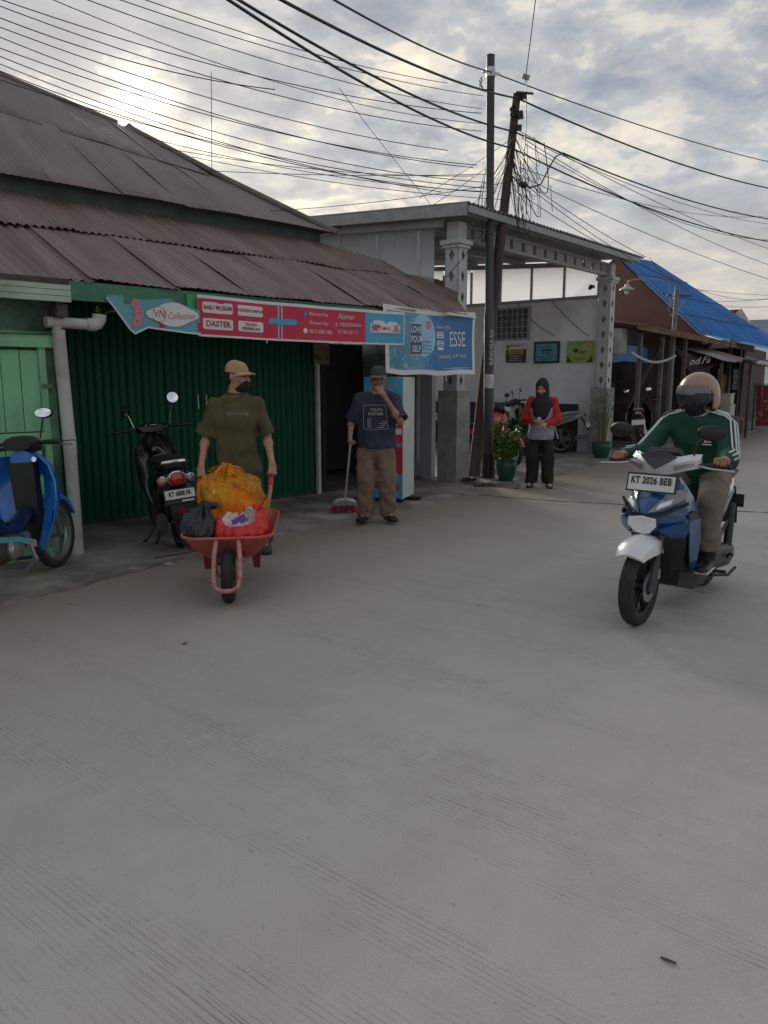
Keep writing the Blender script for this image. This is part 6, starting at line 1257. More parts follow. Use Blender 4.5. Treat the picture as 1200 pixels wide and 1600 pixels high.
def hand(S, wrist, d, pn, side, curl=(0.3, 0.4, 0.3), spread=0.08, mi=0, thumb_in=0.4, sc=1.0, k=0.008):
    """d: pointing direction, pn: palm normal (side the fingers curl to); side +1: thumb on +(d x pn)"""
    d = Vector(d).normalized(); pn = Vector(pn); pn = (pn - d * pn.dot(d)).normalized(); lat = d.cross(pn) * side; w = Vector(wrist)
    pe = w + d * 0.085 * sc
    S.cap(w, pe, (0.030 * sc, 0.017 * sc), (0.040 * sc, 0.014 * sc), 0.015, mi, u=tuple(lat))
    for i, (off, L) in enumerate(((0.030, 0.072), (0.010, 0.080), (-0.011, 0.074), (-0.031, 0.058))):
        b = w + d * 0.082 * sc + lat * off * sc; dr = (d + lat * spread * (off / 0.03)).normalized(); r = 0.0092 * sc; p = b
        for j, (fr, cu) in enumerate(zip((0.45, 0.32, 0.26), curl)):
            dr = (dr * math.cos(cu) + pn * math.sin(cu)).normalized() if j == 0 else (dr * math.cos(cu) + (pn - dr * pn.dot(dr)).normalized() * math.sin(cu) if abs(pn.dot(dr)) < 0.95 else dr * math.cos(cu) - d * math.sin(cu)).normalized()
            q = p + dr * L * fr * sc; S.cap(p, q, r, r * 0.9, k if j == 0 else 0.003, mi); p = q; r *= 0.9
    tb = w + d * 0.025 * sc + lat * 0.028 * sc; td = (d * 0.55 + lat * (1 - thumb_in) + pn * thumb_in).normalized(); tm = tb + td * 0.042 * sc
    S.cap(tb, tm, 0.013 * sc, 0.011 * sc, 0.012, mi); S.cap(tm, tm + (td * 0.4 + d * 0.6 + pn * thumb_in * 0.6).normalized() * 0.034 * sc, 0.011 * sc, 0.009 * sc, 0.004, mi)
def body(lo, hi, J, h=0.0065, hd=None, skin=None, girth=1.0):
    """continuous body: J holds joints"""
    S = SDF(lo, hi, h); g = girth
    S.chain([J['pelvis'], J['waist'], J['chest'], J['neckb']], [(0.125 * g, 0.08 * g), (0.115 * g, 0.075 * g), (0.12 * g, 0.075 * g), (0.06, 0.055)], 0.03, 0, (1, 0, 0))
    for s in ('L', 'R'):
        S.cap(J['chest'] if False else J['sh' + s], J['el' + s], 0.046 * g, 0.037 * g, 0.03); S.cap(J['el' + s], J['wr' + s], 0.037 * g, 0.025 * g, 0.02)
        c = Vector(J['el' + s]).lerp(Vector(J['wr' + s]), 0.28); S.ell(c, (0.038 * g,) * 3, None, 0.03)
        S.cap(J['neckb'], J['sh' + s], 0.040, 0.038 * g, 0.02)
        S.cap(J['hp' + s], J['kn' + s], 0.075 * g, 0.052 * g, 0.03); S.cap(J['kn' + s], J['an' + s], 0.052 * g, 0.034 * g, 0.02)
        S.cap(Vector(J['an' + s]) - V(0, 0, 0.025), J['to' + s], 0.03, 0.03, 0.02)
    return S
def cloth_limb(S, pts, rs, k=0.02, mi=0): S.chain(pts, rs, k, mi)
def hollow(S, p0, p1, r0, r1, mi=None):  # opening at a cuff or collar
    S.cap(p0, p1, r0, r1, 0, mi, sub=True)
def cap_hat(parent, c, M, mcap, mbrim, sc=1.0, tilt=0.0):
    """baseball cap; head space, face along -y"""
    c = Vector(c)
    def P(x, y, z): return c + M @ V(x * sc, y * sc, z * sc)
    cr = MB(); rings = []; n = 28
    for i in range(9):
        t = i / 8; z = 0.038 + 0.098 * math.sin(t * math.pi / 2) ; q = math.cos(t * math.pi / 2) ** 0.62 if i < 8 else 0.03
        rings.append([P(0.088 * q * math.cos(a), 0.012 + 0.106 * q * math.sin(a), z + 0.006 * math.sin(a)) for a in [2 * math.pi * j / n for j in range(n)]])
    cr.ringloft(rings); o = cr.build('cap', mcap, parent, smooth=60)
    br = MB(); P_ = []
    for i in range(5):
        r = i / 4; row = []
        for j in range(15):
            a = R_(-90 + (-68 + 136 * j / 14)); ex = 0.078 * r * math.cos((j - 7) / 7 * 1.25) ** 0.8
            row.append(P((0.088 + ex * 0.35) * math.cos(a), 0.012 + (0.106 + ex) * math.sin(a), 0.046 - 0.012 * r - 0.022 * (abs(j - 7) / 7) ** 2 * r))
        P_.append(row)
    br.grid(P_, thick=M @ V(0, 0, -0.005)); br.build('brim', mbrim, o, smooth=60)
    MB().ell(P(0, 0.012, 0.138), (0.008, 0.008, 0.005)).build('button', mcap, o)
    return o

# ------------------------------------------------ man pushing the wheelbarrow
M1 = Vector((-1.275, 6.62, 0)); M1R = R_(8)
man1 = thing('person', 'person in olive t-shirt, tan cap and lowered black mask pushing the wheelbarrow', 'person', M1, M1R)
J = dict(pelvis=(0.02, 0.02, 0.86), waist=(0.02, 0.01, 1.02), chest=(0.01, 0.0, 1.24), neckb=(0.015, 0.0, 1.40), shL=(0.175, 0.01, 1.305), shR=(-0.165, 0.01, 1.305), elL=(0.262, 0.035, 1.05), elR=(-0.252, 0.035, 1.05), wrL=(0.305, -0.17, 0.82), wrR=(-0.285, -0.17, 0.81),
         hpL=(0.10, 0.02, 0.84), hpR=(-0.08, 0.02, 0.84), knL=(0.16, -0.05, 0.47), knR=(-0.10, -0.16, 0.47), anL=(0.225, 0.16, 0.10), anR=(-0.11, -0.16, 0.075), toL=(0.235, 0.03, 0.045), toR=(-0.12, -0.30, 0.045))
S = body((-0.42, -0.45, -0.02), (0.45, 0.32, 1.74), J)
HC1 = (0.035, -0.005, 1.545)
P, M = head(S, HC1, yaw=R_(58), pitch=R_(2), neck=(0.015, 0.01, 1.40))
for s, w in ((1, J['wrL']), (-1, J['wrR'])): hand(S, w, (0.0, -0.45, -0.85), (-s * 0.35, 0.75, -0.45), s, (1.2, 1.3, 1.0), 0.02, thumb_in=0.9)
S.build('body', [m_skin, m_eye, m_lip], man1)
hr = SDF((-0.12, -0.16, 1.40), (0.2, 0.17, 1.72), 0.006)
hr.ell(P(0, 0.022, 0.035), (0.080, 0.096, 0.078), M, 0, 0); hr.ell(P(0, 0.045, -0.02), (0.068, 0.066, 0.07), M, 0.02, 0)
hr.box(P(0, -0.11, 0.0), (0.12, 0.095, 0.14), M, 0.01, 0, None, True); hr.build('hair', m_hair, man1)
mk_ = SDF((-0.1, -0.2, 1.36), (0.25, 0.12, 1.56), 0.005)
mk_.ell(P(0, -0.062, -0.068), (0.055, 0.056, 0.045), M, 0.01, 0); mk_.ell(P(0, -0.02, -0.10), (0.058, 0.062, 0.035), M, 0.02, 0); mk_.build('face_mask', mat('black_mask', (0.012, 0.012, 0.013), 0.85, var=0.2), man1)
MB().tube([P(0.05, -0.06, -0.05), P(0.075, -0.02, -0.03), P(0.083, 0.015, -0.01)], 0.003, 5).build('mask_strap', m_hair, man1)
cap_hat(man1, HC1, M, mat('tan_cap_cotton', (0.42, 0.26, 0.15), 0.8, var=0.12, scale=12, bump=0.1), mat('tan_cap_cotton', (0.42, 0.26, 0.15)))
m_olive = mat('olive_cotton', (0.085, 0.070, 0.034), 0.85, var=0.14, scale=7, bump=0.15, bscale=160)
S = SDF((-0.42, -0.28, 0.62), (0.45, 0.26, 1.48), 0.0065)
S.chain([(0.02, 0.015, 0.74), (0.02, 0.01, 0.98), (0.01, 0.0, 1.20), (0.01, 0.0, 1.325)], [(0.20, 0.14), (0.175, 0.125), (0.185, 0.125), (0.125, 0.085)], 0.05, 0, (1, 0, 0))
for sd in ('L', 'R'):
    sh = Vector(J['sh' + sd]); el = Vector(J['el' + sd]); e2 = sh.lerp(el, 0.98)
    S.cap((0.015, 0.005, 1.375), sh, 0.058, 0.066, 0.04); S.cap(sh, e2, 0.066, 0.088, 0.035)
S.wrinkle(0.008, 23, 4, (1, 1, 0.5)); S.wrinkle(0.0021, 63, 104, (1, 1, 0.55)); S.cutz(0.73, False)
for sd in ('L', 'R'):
    sh = Vector(J['sh' + sd]); el = Vector(J['el' + sd]); d = (el - sh).normalized(); S.cap(sh + d * 0.262, sh + d * 0.52, 0.13, 0.13, 0, None, sub=True, flat=True); S.cap(sh + d * 0.18, sh + d * 0.40, 0.058, 0.078, 0, 0, sub=True)
S.cap((0.015, -0.005, 1.40), (0.015, -0.012, 1.55), 0.070, 0.09, 0, 0, sub=True)
S.cap((0.02, 0.015, 0.60), (0.02, 0.015, 0.80), (0.185, 0.125), (0.17, 0.11), 0, 0, u=(1, 0, 0), sub=True)
sh1 = S.build('t_shirt', m_olive, man1)
cr_ = MB(); cr_.tube([(0.015 + 0.074 * math.cos(a), -0.004 + 0.066 * math.sin(a), 1.412 - 0.012 * math.sin(a) * -1 + 0.01 * abs(math.cos(a))) for a in [i * math.pi / 12 for i in range(24)]], 0.008, 6, closed=True); cr_.build('collar', m_olive, sh1)
text(sh1, 'PATH & ROVER', 0.036, V(0.03, -0.150, 1.24), (1, 0, 0), (0, -0.25, 1), mat('faded_print', (0.26, 0.25, 0.20), 0.8), sx=0.75, bold=0.001)
m_trs = mat('dark_green_trousers', (0.030, 0.040, 0.030), 0.85, var=0.2, scale=8)
S = SDF((-0.28, -0.36, 0.03), (0.36, 0.30, 0.95), 0.0065)
S.cap((0.02, 0.02, 0.86), (0.02, 0.02, 0.78), (0.125, 0.085), (0.14, 0.095), 0.03, 0, (1, 0, 0))
for sd in ('L', 'R'): S.chain([J['hp' + sd], J['kn' + sd], J['an' + sd]], [0.082, 0.078, 0.072], 0.02)
S.wrinkle(0.004, 80, 6); S.cutz(0.09, False); S.build('trousers', m_trs, man1)
def shoe(parent, an, to, m, sole, name='shoe', w=0.046, toe_up=0.0):
    a = Vector(an); t = Vector(to); d = (t - a); d.z = 0; d.normalize(); S = SDF((min(a.x, t.x) - .16, min(a.y, t.y) - .2, -0.03 + min(0, a.z - .075)), (max(a.x, t.x) + .16, max(a.y, t.y) + .2, a.z + 0.1), 0.006)
    hz_ = a - d * 0.035; tz = t + d * 0.07; zb_ = max(0.028, a.z - 0.045)
    S.cap(V(hz_.x, hz_.y, zb_ + 0.012), V(tz.x, tz.y, 0.034 + toe_up), (w * 0.86, 0.036), (w, 0.026), 0.02, 0, u=(-d.y, d.x, 0)); S.cap(V(a.x, a.y, a.z), V(a.x, a.y, zb_), 0.045, 0.044, 0.03, 0)
    S.cap(V(hz_.x, hz_.y, zb_ - 0.016), V(tz.x, tz.y, 0.012 + toe_up), (w * 0.9, 0.013), (w * 1.05, 0.013), 0.0, 1, u=(-d.y, d.x, 0)); S.cutz(0.001, False); S.build(name, [m, sole], parent)
m_shoe = mat('dusty_brown_shoe', (0.075, 0.055, 0.042), 0.8, var=0.25, scale=20); m_sole = mat('dark_sole', (0.03, 0.028, 0.026), 0.8)
shoe(man1, J['anL'], J['toL'], m_shoe, m_sole); shoe(man1, J['anR'], J['toR'], m_shoe, m_sole)

# ------------------------------------------------ man with the broom
M2 = Vector((-0.08, 8.14, 0.028)); M2R = R_(-3)
man2 = thing('person', 'person in navy printed t-shirt, grey cap and brown trousers holding a broom, hand at mouth', 'person', M2, M2R)
J = dict(pelvis=(0.0, 0.02, 0.86), waist=(0.0, 0.01, 1.02), chest=(0.01, 0.0, 1.22), neckb=(0.015, 0.0, 1.37), shL=(0.18, 0.01, 1.285), shR=(-0.165, 0.01, 1.285), elL=(0.255, -0.10, 1.06), elR=(-0.265, 0.06, 1.07), wrL=(0.085, -0.215, 1.345), wrR=(-0.275, -0.07, 0.915),
         hpL=(0.09, 0.02, 0.84), hpR=(-0.09, 0.02, 0.84), knL=(0.115, -0.01, 0.46), knR=(-0.11, -0.02, 0.46), anL=(0.115, 0.05, 0.08), anR=(-0.125, 0.0, 0.08), toL=(0.165, -0.055, 0.045), toR=(-0.15, -0.115, 0.045))
S = body((-0.42, -0.42, -0.02), (0.42, 0.28, 1.70), J)
HC2 = (0.02, -0.02, 1.50)
P, M = head(S, HC2, yaw=R_(4), pitch=R_(6), neck=(0.015, 0.01, 1.36), sc=1.0)
hand(S, J['wrL'], (-0.40, 0.22, 0.62), (-0.3, 0.85, -0.4), 1, (0.5, 0.7, 0.5), 0.05, thumb_in=0.5)
hand(S, J['wrR'], (-0.05, -0.55, -0.75), (0.9, -0.1, -0.1), -1, (1.2, 1.3, 1.0), 0.02, thumb_in=0.9)
S.build('body', [m_skin2, m_eye, m_lip], man2)
hr = SDF((-0.12, -0.17, 1.38), (0.17, 0.16, 1.68), 0.006); hr.ell(P(0, 0.020, 0.035), (0.080, 0.097, 0.080), M, 0, 0); hr.box(P(0, -0.11, 0.0), (0.12, 0.09, 0.14), M, 0.01, 0, None, True); hr.box(P(0, 0, -0.09), (0.2, 0.2, 0.05), M, 0.01, 0, None, True); hr.build('hair', m_hair, man2)
cap_hat(man2, HC2, M, mat('dark_grey_cap', (0.045, 0.042, 0.040), 0.8, var=0.15), mat('grey_brim', (0.12, 0.11, 0.10), 0.8))
m_nav = mat('navy_cotton', (0.028, 0.036, 0.066), 0.85, var=0.14, scale=7, bump=0.15, bscale=160)
S = SDF((-0.45, -0.34, 0.62), (0.45, 0.26, 1.46), 0.0065)
S.chain([(0.0, 0.01, 0.82), (0.0, 0.01, 1.0), (0.01, 0.0, 1.18), (0.01, 0.0, 1.30)], [(0.20, 0.14), (0.185, 0.130), (0.19, 0.125), (0.13, 0.085)], 0.05, 0, (1, 0, 0))
for sd in ('L', 'R'):
    sh = Vector(J['sh' + sd]); el = Vector(J['el' + sd]); S.cap((0.015, 0.005, 1.345), sh, 0.058, 0.067, 0.04); S.cap(sh, el, 0.068, 0.088, 0.035)
S.wrinkle(0.007, 23, 9, (1, 1, 0.5)); S.wrinkle(0.0021, 63, 109, (1, 1, 0.5)); S.cutz(0.78, False)
for sd in ('L', 'R'):
    sh = Vector(J['sh' + sd]); el = Vector(J['el' + sd]); d = (el - sh).normalized(); S.cap(sh + d * 0.235, sh + d * 0.50, 0.13, 0.13, 0, None, sub=True, flat=True); S.cap(sh + d * 0.16, sh + d * 0.40, 0.060, 0.080, 0, 0, sub=True)
S.cap((0.015, -0.01, 1.38), (0.015, -0.015, 1.52), 0.072, 0.09, 0, 0, sub=True); S.cap((0.0, 0.01, 0.66), (0.0, 0.01, 0.86), (0.185, 0.125), (0.17, 0.11), 0, 0, u=(1, 0, 0), sub=True)
sh2 = S.build('t_shirt', m_nav, man2)
m_pr = mat('shirt_print', (0.34, 0.34, 0.33), 0.8); yf = -0.150
def shy(q): x, z = q[0], q[2]; return V(x, -0.148 + 1.55 * x * x + (0.02 if z > 1.22 else 0.0) * (z - 1.22) / 0.1, z)
fr_ = MB(); pts = [(-0.125, 1.235), (0.10, 1.235), (0.13, 0.99), (-0.125, 0.985)]
for a, b in zip(pts, pts[1:] + pts[:1]): fr_.tube([shy(V(a[0] + (b[0] - a[0]) * t, 0, a[1] + (b[1] - a[1]) * t)) for t in [i / 8 for i in range(9)]], 0.0028, 4)
fr_.build('print_frame', m_pr, sh2)
text(sh2, 'YOUTH', 0.040, V(0.01, 0, 1.185), (1, 0, 0), (0, 0, 1), m_pr, warp=lambda q: shy(q) + V(0, -0.002, 0), sx=0.9, bold=.001); text(sh2, 'CULTURE', 0.040, V(0.0, 0, 1.145), (1, 0, 0), (0, 0, 1), m_pr, warp=lambda q: shy(q) + V(0, -0.002, 0), sx=0.9, bold=.001)
MB().grid([[shy(V(x, 0, z)) for x in (-0.085, -0.065, -0.045)] for z in (1.0, 1.05, 1.10)]).build('print_block', mat('shirt_print_grey', (0.14, 0.15, 0.17), 0.8), sh2)
for i in range(4): MB().grid([[shy(V(x + 0.01 * i, 0, z)) for x in (0.02 + .02 * (i % 2), 0.06, 0.09)] for z in (1.005 + i * .02, 1.011 + i * .02)]).build('print_line', m_pr, sh2)
m_btr = mat('brown_trousers', (0.20, 0.135, 0.10), 0.85, var=0.14, scale=6, bump=0.12, bscale=140)
S = SDF((-0.30, -0.30, 0.0), (0.32, 0.28, 0.98), 0.0065)
S.cap((0.0, 0.02, 0.93), (0.0, 0.02, 0.80), (0.165, 0.115), (0.175, 0.125), 0.04, 0, (1, 0, 0))
for sd, sg in (('L', 1), ('R', -1)): S.chain([J['hp' + sd], J['kn' + sd], Vector(J['an' + sd]) + V(0, -0.005, -0.01)], [0.105, 0.092, 0.086], 0.03)
S.wrinkle(0.008, 24, 12, (1, 1, 0.8)); S.wrinkle(0.0021, 53, 112, (1, 1, 0.8)); S.cutz(0.035, False); S.build('trousers', m_btr, man2)
m_sand = mat('black_sandal', (0.018, 0.016, 0.015), 0.7, var=0.2)
shoe(man2, J['anL'], J['toL'], m_sand, m_sole, 'shoe'); shoe(man2, J['anR'], J['toR'], m_sand, m_sole, 'shoe')
# broom, trailing back to the pavement behind his hand
R2 = Matrix.Rotation(M2R, 3, 'Z'); ph = M2 + R2 @ V(-0.262, -0.125, 0.855); foot = Vector((-0.46, 8.66, 0.028))
broom = thing('broom', 'white-handled broom with pink bristles held by the person in navy', 'broom', foot)
up_ = (ph - foot); top = up_ * 1.16; ax = up_.normalized()
MB().tube([ax * 0.20, top], 0.0115, 10).build('handle', mat('white_handle', (0.58, 0.58, 0.55), 0.45), broom); MB().tube([top * 0.985, top * 1.01], 0.014, 10).build('handle_end', m_conc, broom)
lat = Vector((1, 0.15, 0)).normalized(); dp2 = lat.cross(ax)
n = 11; ring1 = [];
hd_ = MB(); rr = []
for i in range(n):
    a = math.pi * i / (n - 1); rr.append(ax * (0.13 + 0.085 * math.sin(a)) + lat * (0.135 * math.cos(a)))
hd_.prism([q - dp2 * 0.022 for q in rr], dp2 * 0.044); hd_.build('head', mat('worn_white_plastic', (0.50, 0.49, 0.46), 0.6, var=0.15, scale=20, dirt=(0.2, 0.18, 0.15), dirt_amt=0.4, dscale=12), broom)
bz = MB(); rgb = random.Random(8)
for i in range(170):
    u = rgb.uniform(-1, 1); v = rgb.uniform(-1, 1); a = ax * 0.132 + lat * (0.125 * u) + dp2 * (0.018 * v); b = lat * (0.155 * u + rgb.uniform(-.01, .01)) + dp2 * (0.04 * v) + V(0, 0, 0.004 + rgb.uniform(0, .012)); b.z = max(b.z, 0.003)
    bz.tube([a, b], 0.0028, 3, caps=False)
bz.build('bristles', mat('pink_bristle', (0.50, 0.06, 0.11), 0.6, var=0.2), broom, kind='stuff')

# ------------------------------------------------ woman in a headscarf
M3 = Vector((2.22, 10.90, 0.0)); M3R = R_(-14)
wom = thing('person', 'person in black headscarf, red and grey top and black trousers looking down at hands', 'person', M3, M3R)
J = dict(pelvis=(0.0, 0.02, 0.80), waist=(0.0, 0.01, 0.96), chest=(0.0, 0.0, 1.12), neckb=(0.0, 0.0, 1.27), shL=(0.155, 0.01, 1.22), shR=(-0.155, 0.01, 1.22), elL=(0.225, -0.02, 0.97), elR=(-0.225, -0.02, 0.97), wrL=(0.07, -0.20, 0.915), wrR=(-0.075, -0.21, 0.95),
         hpL=(0.085, 0.02, 0.78), hpR=(-0.085, 0.02, 0.78), knL=(0.10, 0.0, 0.43), knR=(-0.10, 0.0, 0.43), anL=(0.12, 0.03, 0.075), anR=(-0.12, 0.03, 0.075), toL=(0.15, -0.08, 0.04), toR=(-0.14, -0.08, 0.04))
S = body((-0.36, -0.40, -0.02), (0.36, 0.24, 1.56), J, h=0.0075, girth=0.88)
HC3 = (-0.005, -0.035, 1.405)
P, M = head(S, HC3, yaw=R_(-12), pitch=R_(22), neck=(0.0, 0.0, 1.27), sc=0.95)
hand(S, J['wrL'], (-0.75, -0.5, -0.15), (-0.1, 0.3, -0.9), 1, (0.4, 0.6, 0.5), 0.05, sc=0.92); hand(S, J['wrR'], (0.72, -0.5, -0.25), (0.1, 0.2, 0.9), 1, (0.5, 0.7, 0.5), 0.05, sc=0.92)
S.build('body', [m_skin3, m_eye, mat('lip_rose', (0.30, 0.09, 0.08), 0.5)], wom)
m_hij = mat('black_scarf', (0.010, 0.011, 0.015), 0.8, var=0.2, scale=8)
S = SDF((-0.27, -0.27, 0.93), (0.27, 0.24, 1.58), 0.0065)
S.ell(P(0, 0.02, 0.025), (0.098, 0.115, 0.105), M, 0, 0); S.ell(P(0, 0.01, -0.06), (0.088, 0.095, 0.085), M, 0.04, 0)
S.chain([(0, 0.02, 1.30), (0.0, -0.015, 1.17), (0.0, -0.075, 1.06), (0.01, -0.10, 0.99)], [(0.10, 0.095), (0.15, 0.115), (0.105, 0.075), (0.05, 0.045)], 0.06, 0, (1, 0, 0))
S.wrinkle(0.005, 30, 3, (1.3, 1, 0.3)); S.wrinkle(0.0021, 68, 103, (1.2, 1, 0.35)); S.ell(P(0, -0.10, -0.004), (0.052, 0.075, 0.073), M, 0, 0, True); S.build('headscarf', m_hij, wom)
m_redc = mat('red_jersey', (0.42, 0.012, 0.014), 0.8, var=0.1, scale=8); m_gryc = mat('grey_jersey', (0.27, 0.28, 0.30), 0.85, var=0.08, scale=10)
S = SDF((-0.36, -0.28, 0.60), (0.36, 0.24, 1.34), 0.0065)
S.chain([(0.0, 0.015, 0.76), (0.0, 0.01, 0.92), (0.0, -0.005, 1.10), (0.0, 0.0, 1.22)], [(0.185, 0.15), (0.155, 0.125), (0.155, 0.115), (0.11, 0.08)], 0.05, 1, (1, 0, 0))
for sd in ('L', 'R'):
    S.cap((0, 0.005, 1.25), J['sh' + sd], 0.055, 0.058, 0.03, 0); S.cap(J['sh' + sd], J['el' + sd], 0.062, 0.058, 0.03, 0); S.cap(J['el' + sd], Vector(J['el' + sd]).lerp(Vector(J['wr' + sd]), 0.92), 0.055, 0.038, 0.02, 0)
S.wrinkle(0.0035, 85, 5, (1, 1, 0.6)); S.cutz(0.685, False); S.build('top', [m_redc, m_gryc], wom)
S = SDF((-0.28, -0.2, 0.0), (0.28, 0.24, 0.9), 0.0065); S.cap((0, 0.02, 0.80), (0, 0.02, 0.72), (0.125, 0.09), (0.135, 0.10), 0.03, 0, (1, 0, 0))
for sd in ('L', 'R'): S.chain([J['hp' + sd], J['kn' + sd], J['an' + sd]], [0.080, 0.092, 0.085], 0.03)
S.wrinkle(0.006, 24, 15); S.wrinkle(0.0021, 58, 115, (1, 1, 0.5)); S.cutz(0.06, False); S.build('trousers', mat('black_trousers', (0.010, 0.010, 0.012), 0.85, var=0.2), wom)
for sd in ('L', 'R'):
    a = Vector(J['an' + sd]); t_ = Vector(J['to' + sd]); d = (t_ - a); d.z = 0; d.normalize(); o = MB(); l_ = V(-d.y, d.x, 0)
    o.prism([a * 1 + d * f + l_ * w - V(0, 0, a.z - 0.002) for f, w in ((-.06, -.03), (-.06, .03), (.08, .045), (.16, .035), (.185, 0), (.16, -.035), (.08, -.045))], (0, 0, 0.022)); o.build('sandal_sole', m_sand, wom)
    MB().grid([[a + d * f + l_ * 0.05 * math.cos(q) + V(0, 0, -a.z + 0.02 + 0.055 * math.sin(q)) for q in [math.pi * i / 8 for i in range(9)]] for f in (0.075, 0.115)], thick=(0, 0, 0.004)).build('sandal_strap', m_sand, wom)
MB().box((-0.03, -0.255, 0.965), (0.05, 0.012, 0.10), (0.6, 0.3, 0.2)).build('phone', m_wht, wom)

# ------------------------------------------------ scooter rider (in the scooter's frame: x forward, y left)
rid = thing('person', 'person in dark green striped sweater and tan helmet riding the blue and white scooter', 'person', SCL, hd)
J = dict(pelvis=(0.20, 0, 0.86), waist=(0.24, 0, 0.98), chest=(0.32, 0, 1.14), neckb=(0.37, 0, 1.275), shL=(0.355, 0.185, 1.225), shR=(0.355, -0.185, 1.225), elL=(0.58, 0.285, 1.02), elR=(0.58, -0.285, 1.02), wrL=(0.815, 0.325, 1.03), wrR=(0.815, -0.325, 1.03),
         hpL=(0.24, 0.11, 0.83), hpR=(0.24, -0.11, 0.83), knL=(0.66, 0.215, 0.73), knR=(0.66, -0.205, 0.73), anL=(0.60, 0.205, 0.345), anR=(0.62, -0.185, 0.345), toL=(0.72, 0.215, 0.30), toR=(0.74, -0.19, 0.30))
S = SDF((0.0, -0.48, 0.22), (1.05, 0.48, 1.62), 0.0065)
S.chain([J['pelvis'], J['waist'], J['chest'], J['neckb']], [(0.14, 0.10), (0.13, 0.09), (0.15, 0.10), (0.07, 0.06)], 0.04, 0, (0, 1, 0))
for sd in ('L', 'R'):
    S.cap(J['sh' + sd], J['el' + sd], 0.046, 0.038, 0.03); S.cap(J['el' + sd], J['wr' + sd], 0.038, 0.026, 0.02); S.cap(J['neckb'], J['sh' + sd], 0.045, 0.042, 0.03); S.cap(J['hp' + sd], J['kn' + sd], 0.08, 0.055, 0.03); S.cap(J['kn' + sd], J['an' + sd], 0.055, 0.036, 0.02); S.cap(Vector(J['an' + sd]) - V(0, 0, 0.03), J['to' + sd], 0.028, 0.026, 0.02)
HC4 = (0.415, 0, 1.415)
P, M = head(S, HC4, yaw=R_(90 - 12), pitch=R_(4), neck=(0.37, 0, 1.28))
for s, sd in ((1, 'L'), (-1, 'R')): hand(S, J['wr' + sd], (0.85, 0.02 * s, 0.10), (0.35, 0, -0.95), s, (1.15, 1.3, 1.1), 0.02, thumb_in=0.8)
S.build('body', [m_skin2, m_eye, m_lip], rid)
# open-face helmet
S = SDF((0.20, -0.22, 1.22), (0.66, 0.22, 1.62), 0.006)
S.ell(P(0, 0.016, 0.020), (0.132, 0.150, 0.140), M, 0, 0); S.ell(P(0, 0.03, -0.045), (0.128, 0.135, 0.11), M, 0.03, 0)
S.ell(P(0, -0.015, -0.01), (0.105, 0.122, 0.118), M, 0, 1, True); S.box(P(0, -0.125, -0.075), (0.125, 0.115, 0.105), M, 0.03, 0, 1, True); S.cap(P(0, 0.02, -0.1), P(0, 0.02, -0.3), (0.105), (0.105), 0, 1, sub=True)
hel = S.build('helmet', [mat('tan_helmet', (0.30, 0.185, 0.125), 0.35, var=0.08, coat=0.3), m_black], rid)
m_vis = mat('smoked_visor', (0.05, 0.052, 0.056), 0.12, var=0.05, alpha=0.62, spec=0.6)
def hpt(a, z, g):   # point on the helmet's outer ellipsoid, g metres proud
    q = math.sqrt(max(0.02, 1 - ((z - 0.02) / (0.140 + g)) ** 2)); return P((0.132 + g) * q * math.sin(a), 0.016 - (0.150 + g) * q * math.cos(a), z)
vz = MB(); vz.grid([[hpt(R_(-72 + 144 * j / 18), 0.045 - 0.115 * i / 7 + 0.03 * (abs(j - 9) / 9) ** 2 * i / 7, 0.003) for j in range(19)] for i in range(8)], thick=M @ V(0, 0.003, 0)); vz.build('visor', m_vis, hel, smooth=60)
pk = MB(); pk.grid([[hpt(R_(-64 + 128 * j / 18), (0.082, 0.066, 0.05, 0.034 - (0.014 if 6 <= j <= 12 else 0))[i] - 0.012 * ((j - 9) / 9) ** 2, 0.007) for j in range(19)] for i in range(4)], thick=M @ V(0, 0.005, 0)); pk.build('visor_band', mat('grey_visor_band', (0.15, 0.155, 0.16), 0.3, var=0.1), hel, smooth=60)
S = SDF((0.3, -0.13, 1.24), (0.58, 0.13, 1.42), 0.006); S.ell(P(0, -0.045, -0.055), (0.064, 0.068, 0.055), M, 0.01, 0); S.ell(P(0, -0.01, -0.105), (0.062, 0.064, 0.04), M, 0.02, 0); S.build('face_cover', m_hij, rid)
m_grn = mat('dark_green_knit', (0.006, 0.058, 0.036), 0.85, var=0.12, scale=8, bump=0.15, bscale=150); m_strp = mat('white_stripe', (0.62, 0.66, 0.66), 0.8)
S = SDF((-0.02, -0.50, 0.74), (0.98, 0.50, 1.36), 0.0065)
S.chain([(0.20, 0, 0.86), (0.25, 0, 1.0), (0.325, 0, 1.14), (0.36, 0, 1.235)], [(0.175, 0.14), (0.165, 0.135), (0.178, 0.128), (0.12, 0.085)], 0.05, 0, (0, 1, 0))
for sd in ('L', 'R'):
    S.cap((0.365, 0, 1.275), J['sh' + sd], 0.062, 0.068, 0.03); S.cap(J['sh' + sd], J['el' + sd], 0.066, 0.058, 0.03); S.cap(J['el' + sd], Vector(J['el' + sd]).lerp(Vector(J['wr' + sd]), 0.90), 0.057, 0.042, 0.02)
S.wrinkle(0.007, 24, 17, (1, 1, 0.7)); S.wrinkle(0.0021, 58, 117, (1, 1, 0.7)); S.cutz(0.79, False); S.cap((0.375, 0, 1.29), (0.40, 0, 1.42), 0.074, 0.09, 0, 0, sub=True)
swt = S.build('sweater', m_grn, rid)
cl2 = MB(); cl2.tube([(0.378 + 0.070 * math.cos(a), 0.070 * math.sin(a), 1.305 - 0.025 * math.cos(a)) for a in [i * math.pi / 10 for i in range(20)]], 0.012, 6, closed=True); cl2.build('shirt_collar', mat('pale_blue_collar', (0.32, 0.42, 0.52), 0.7), rid)
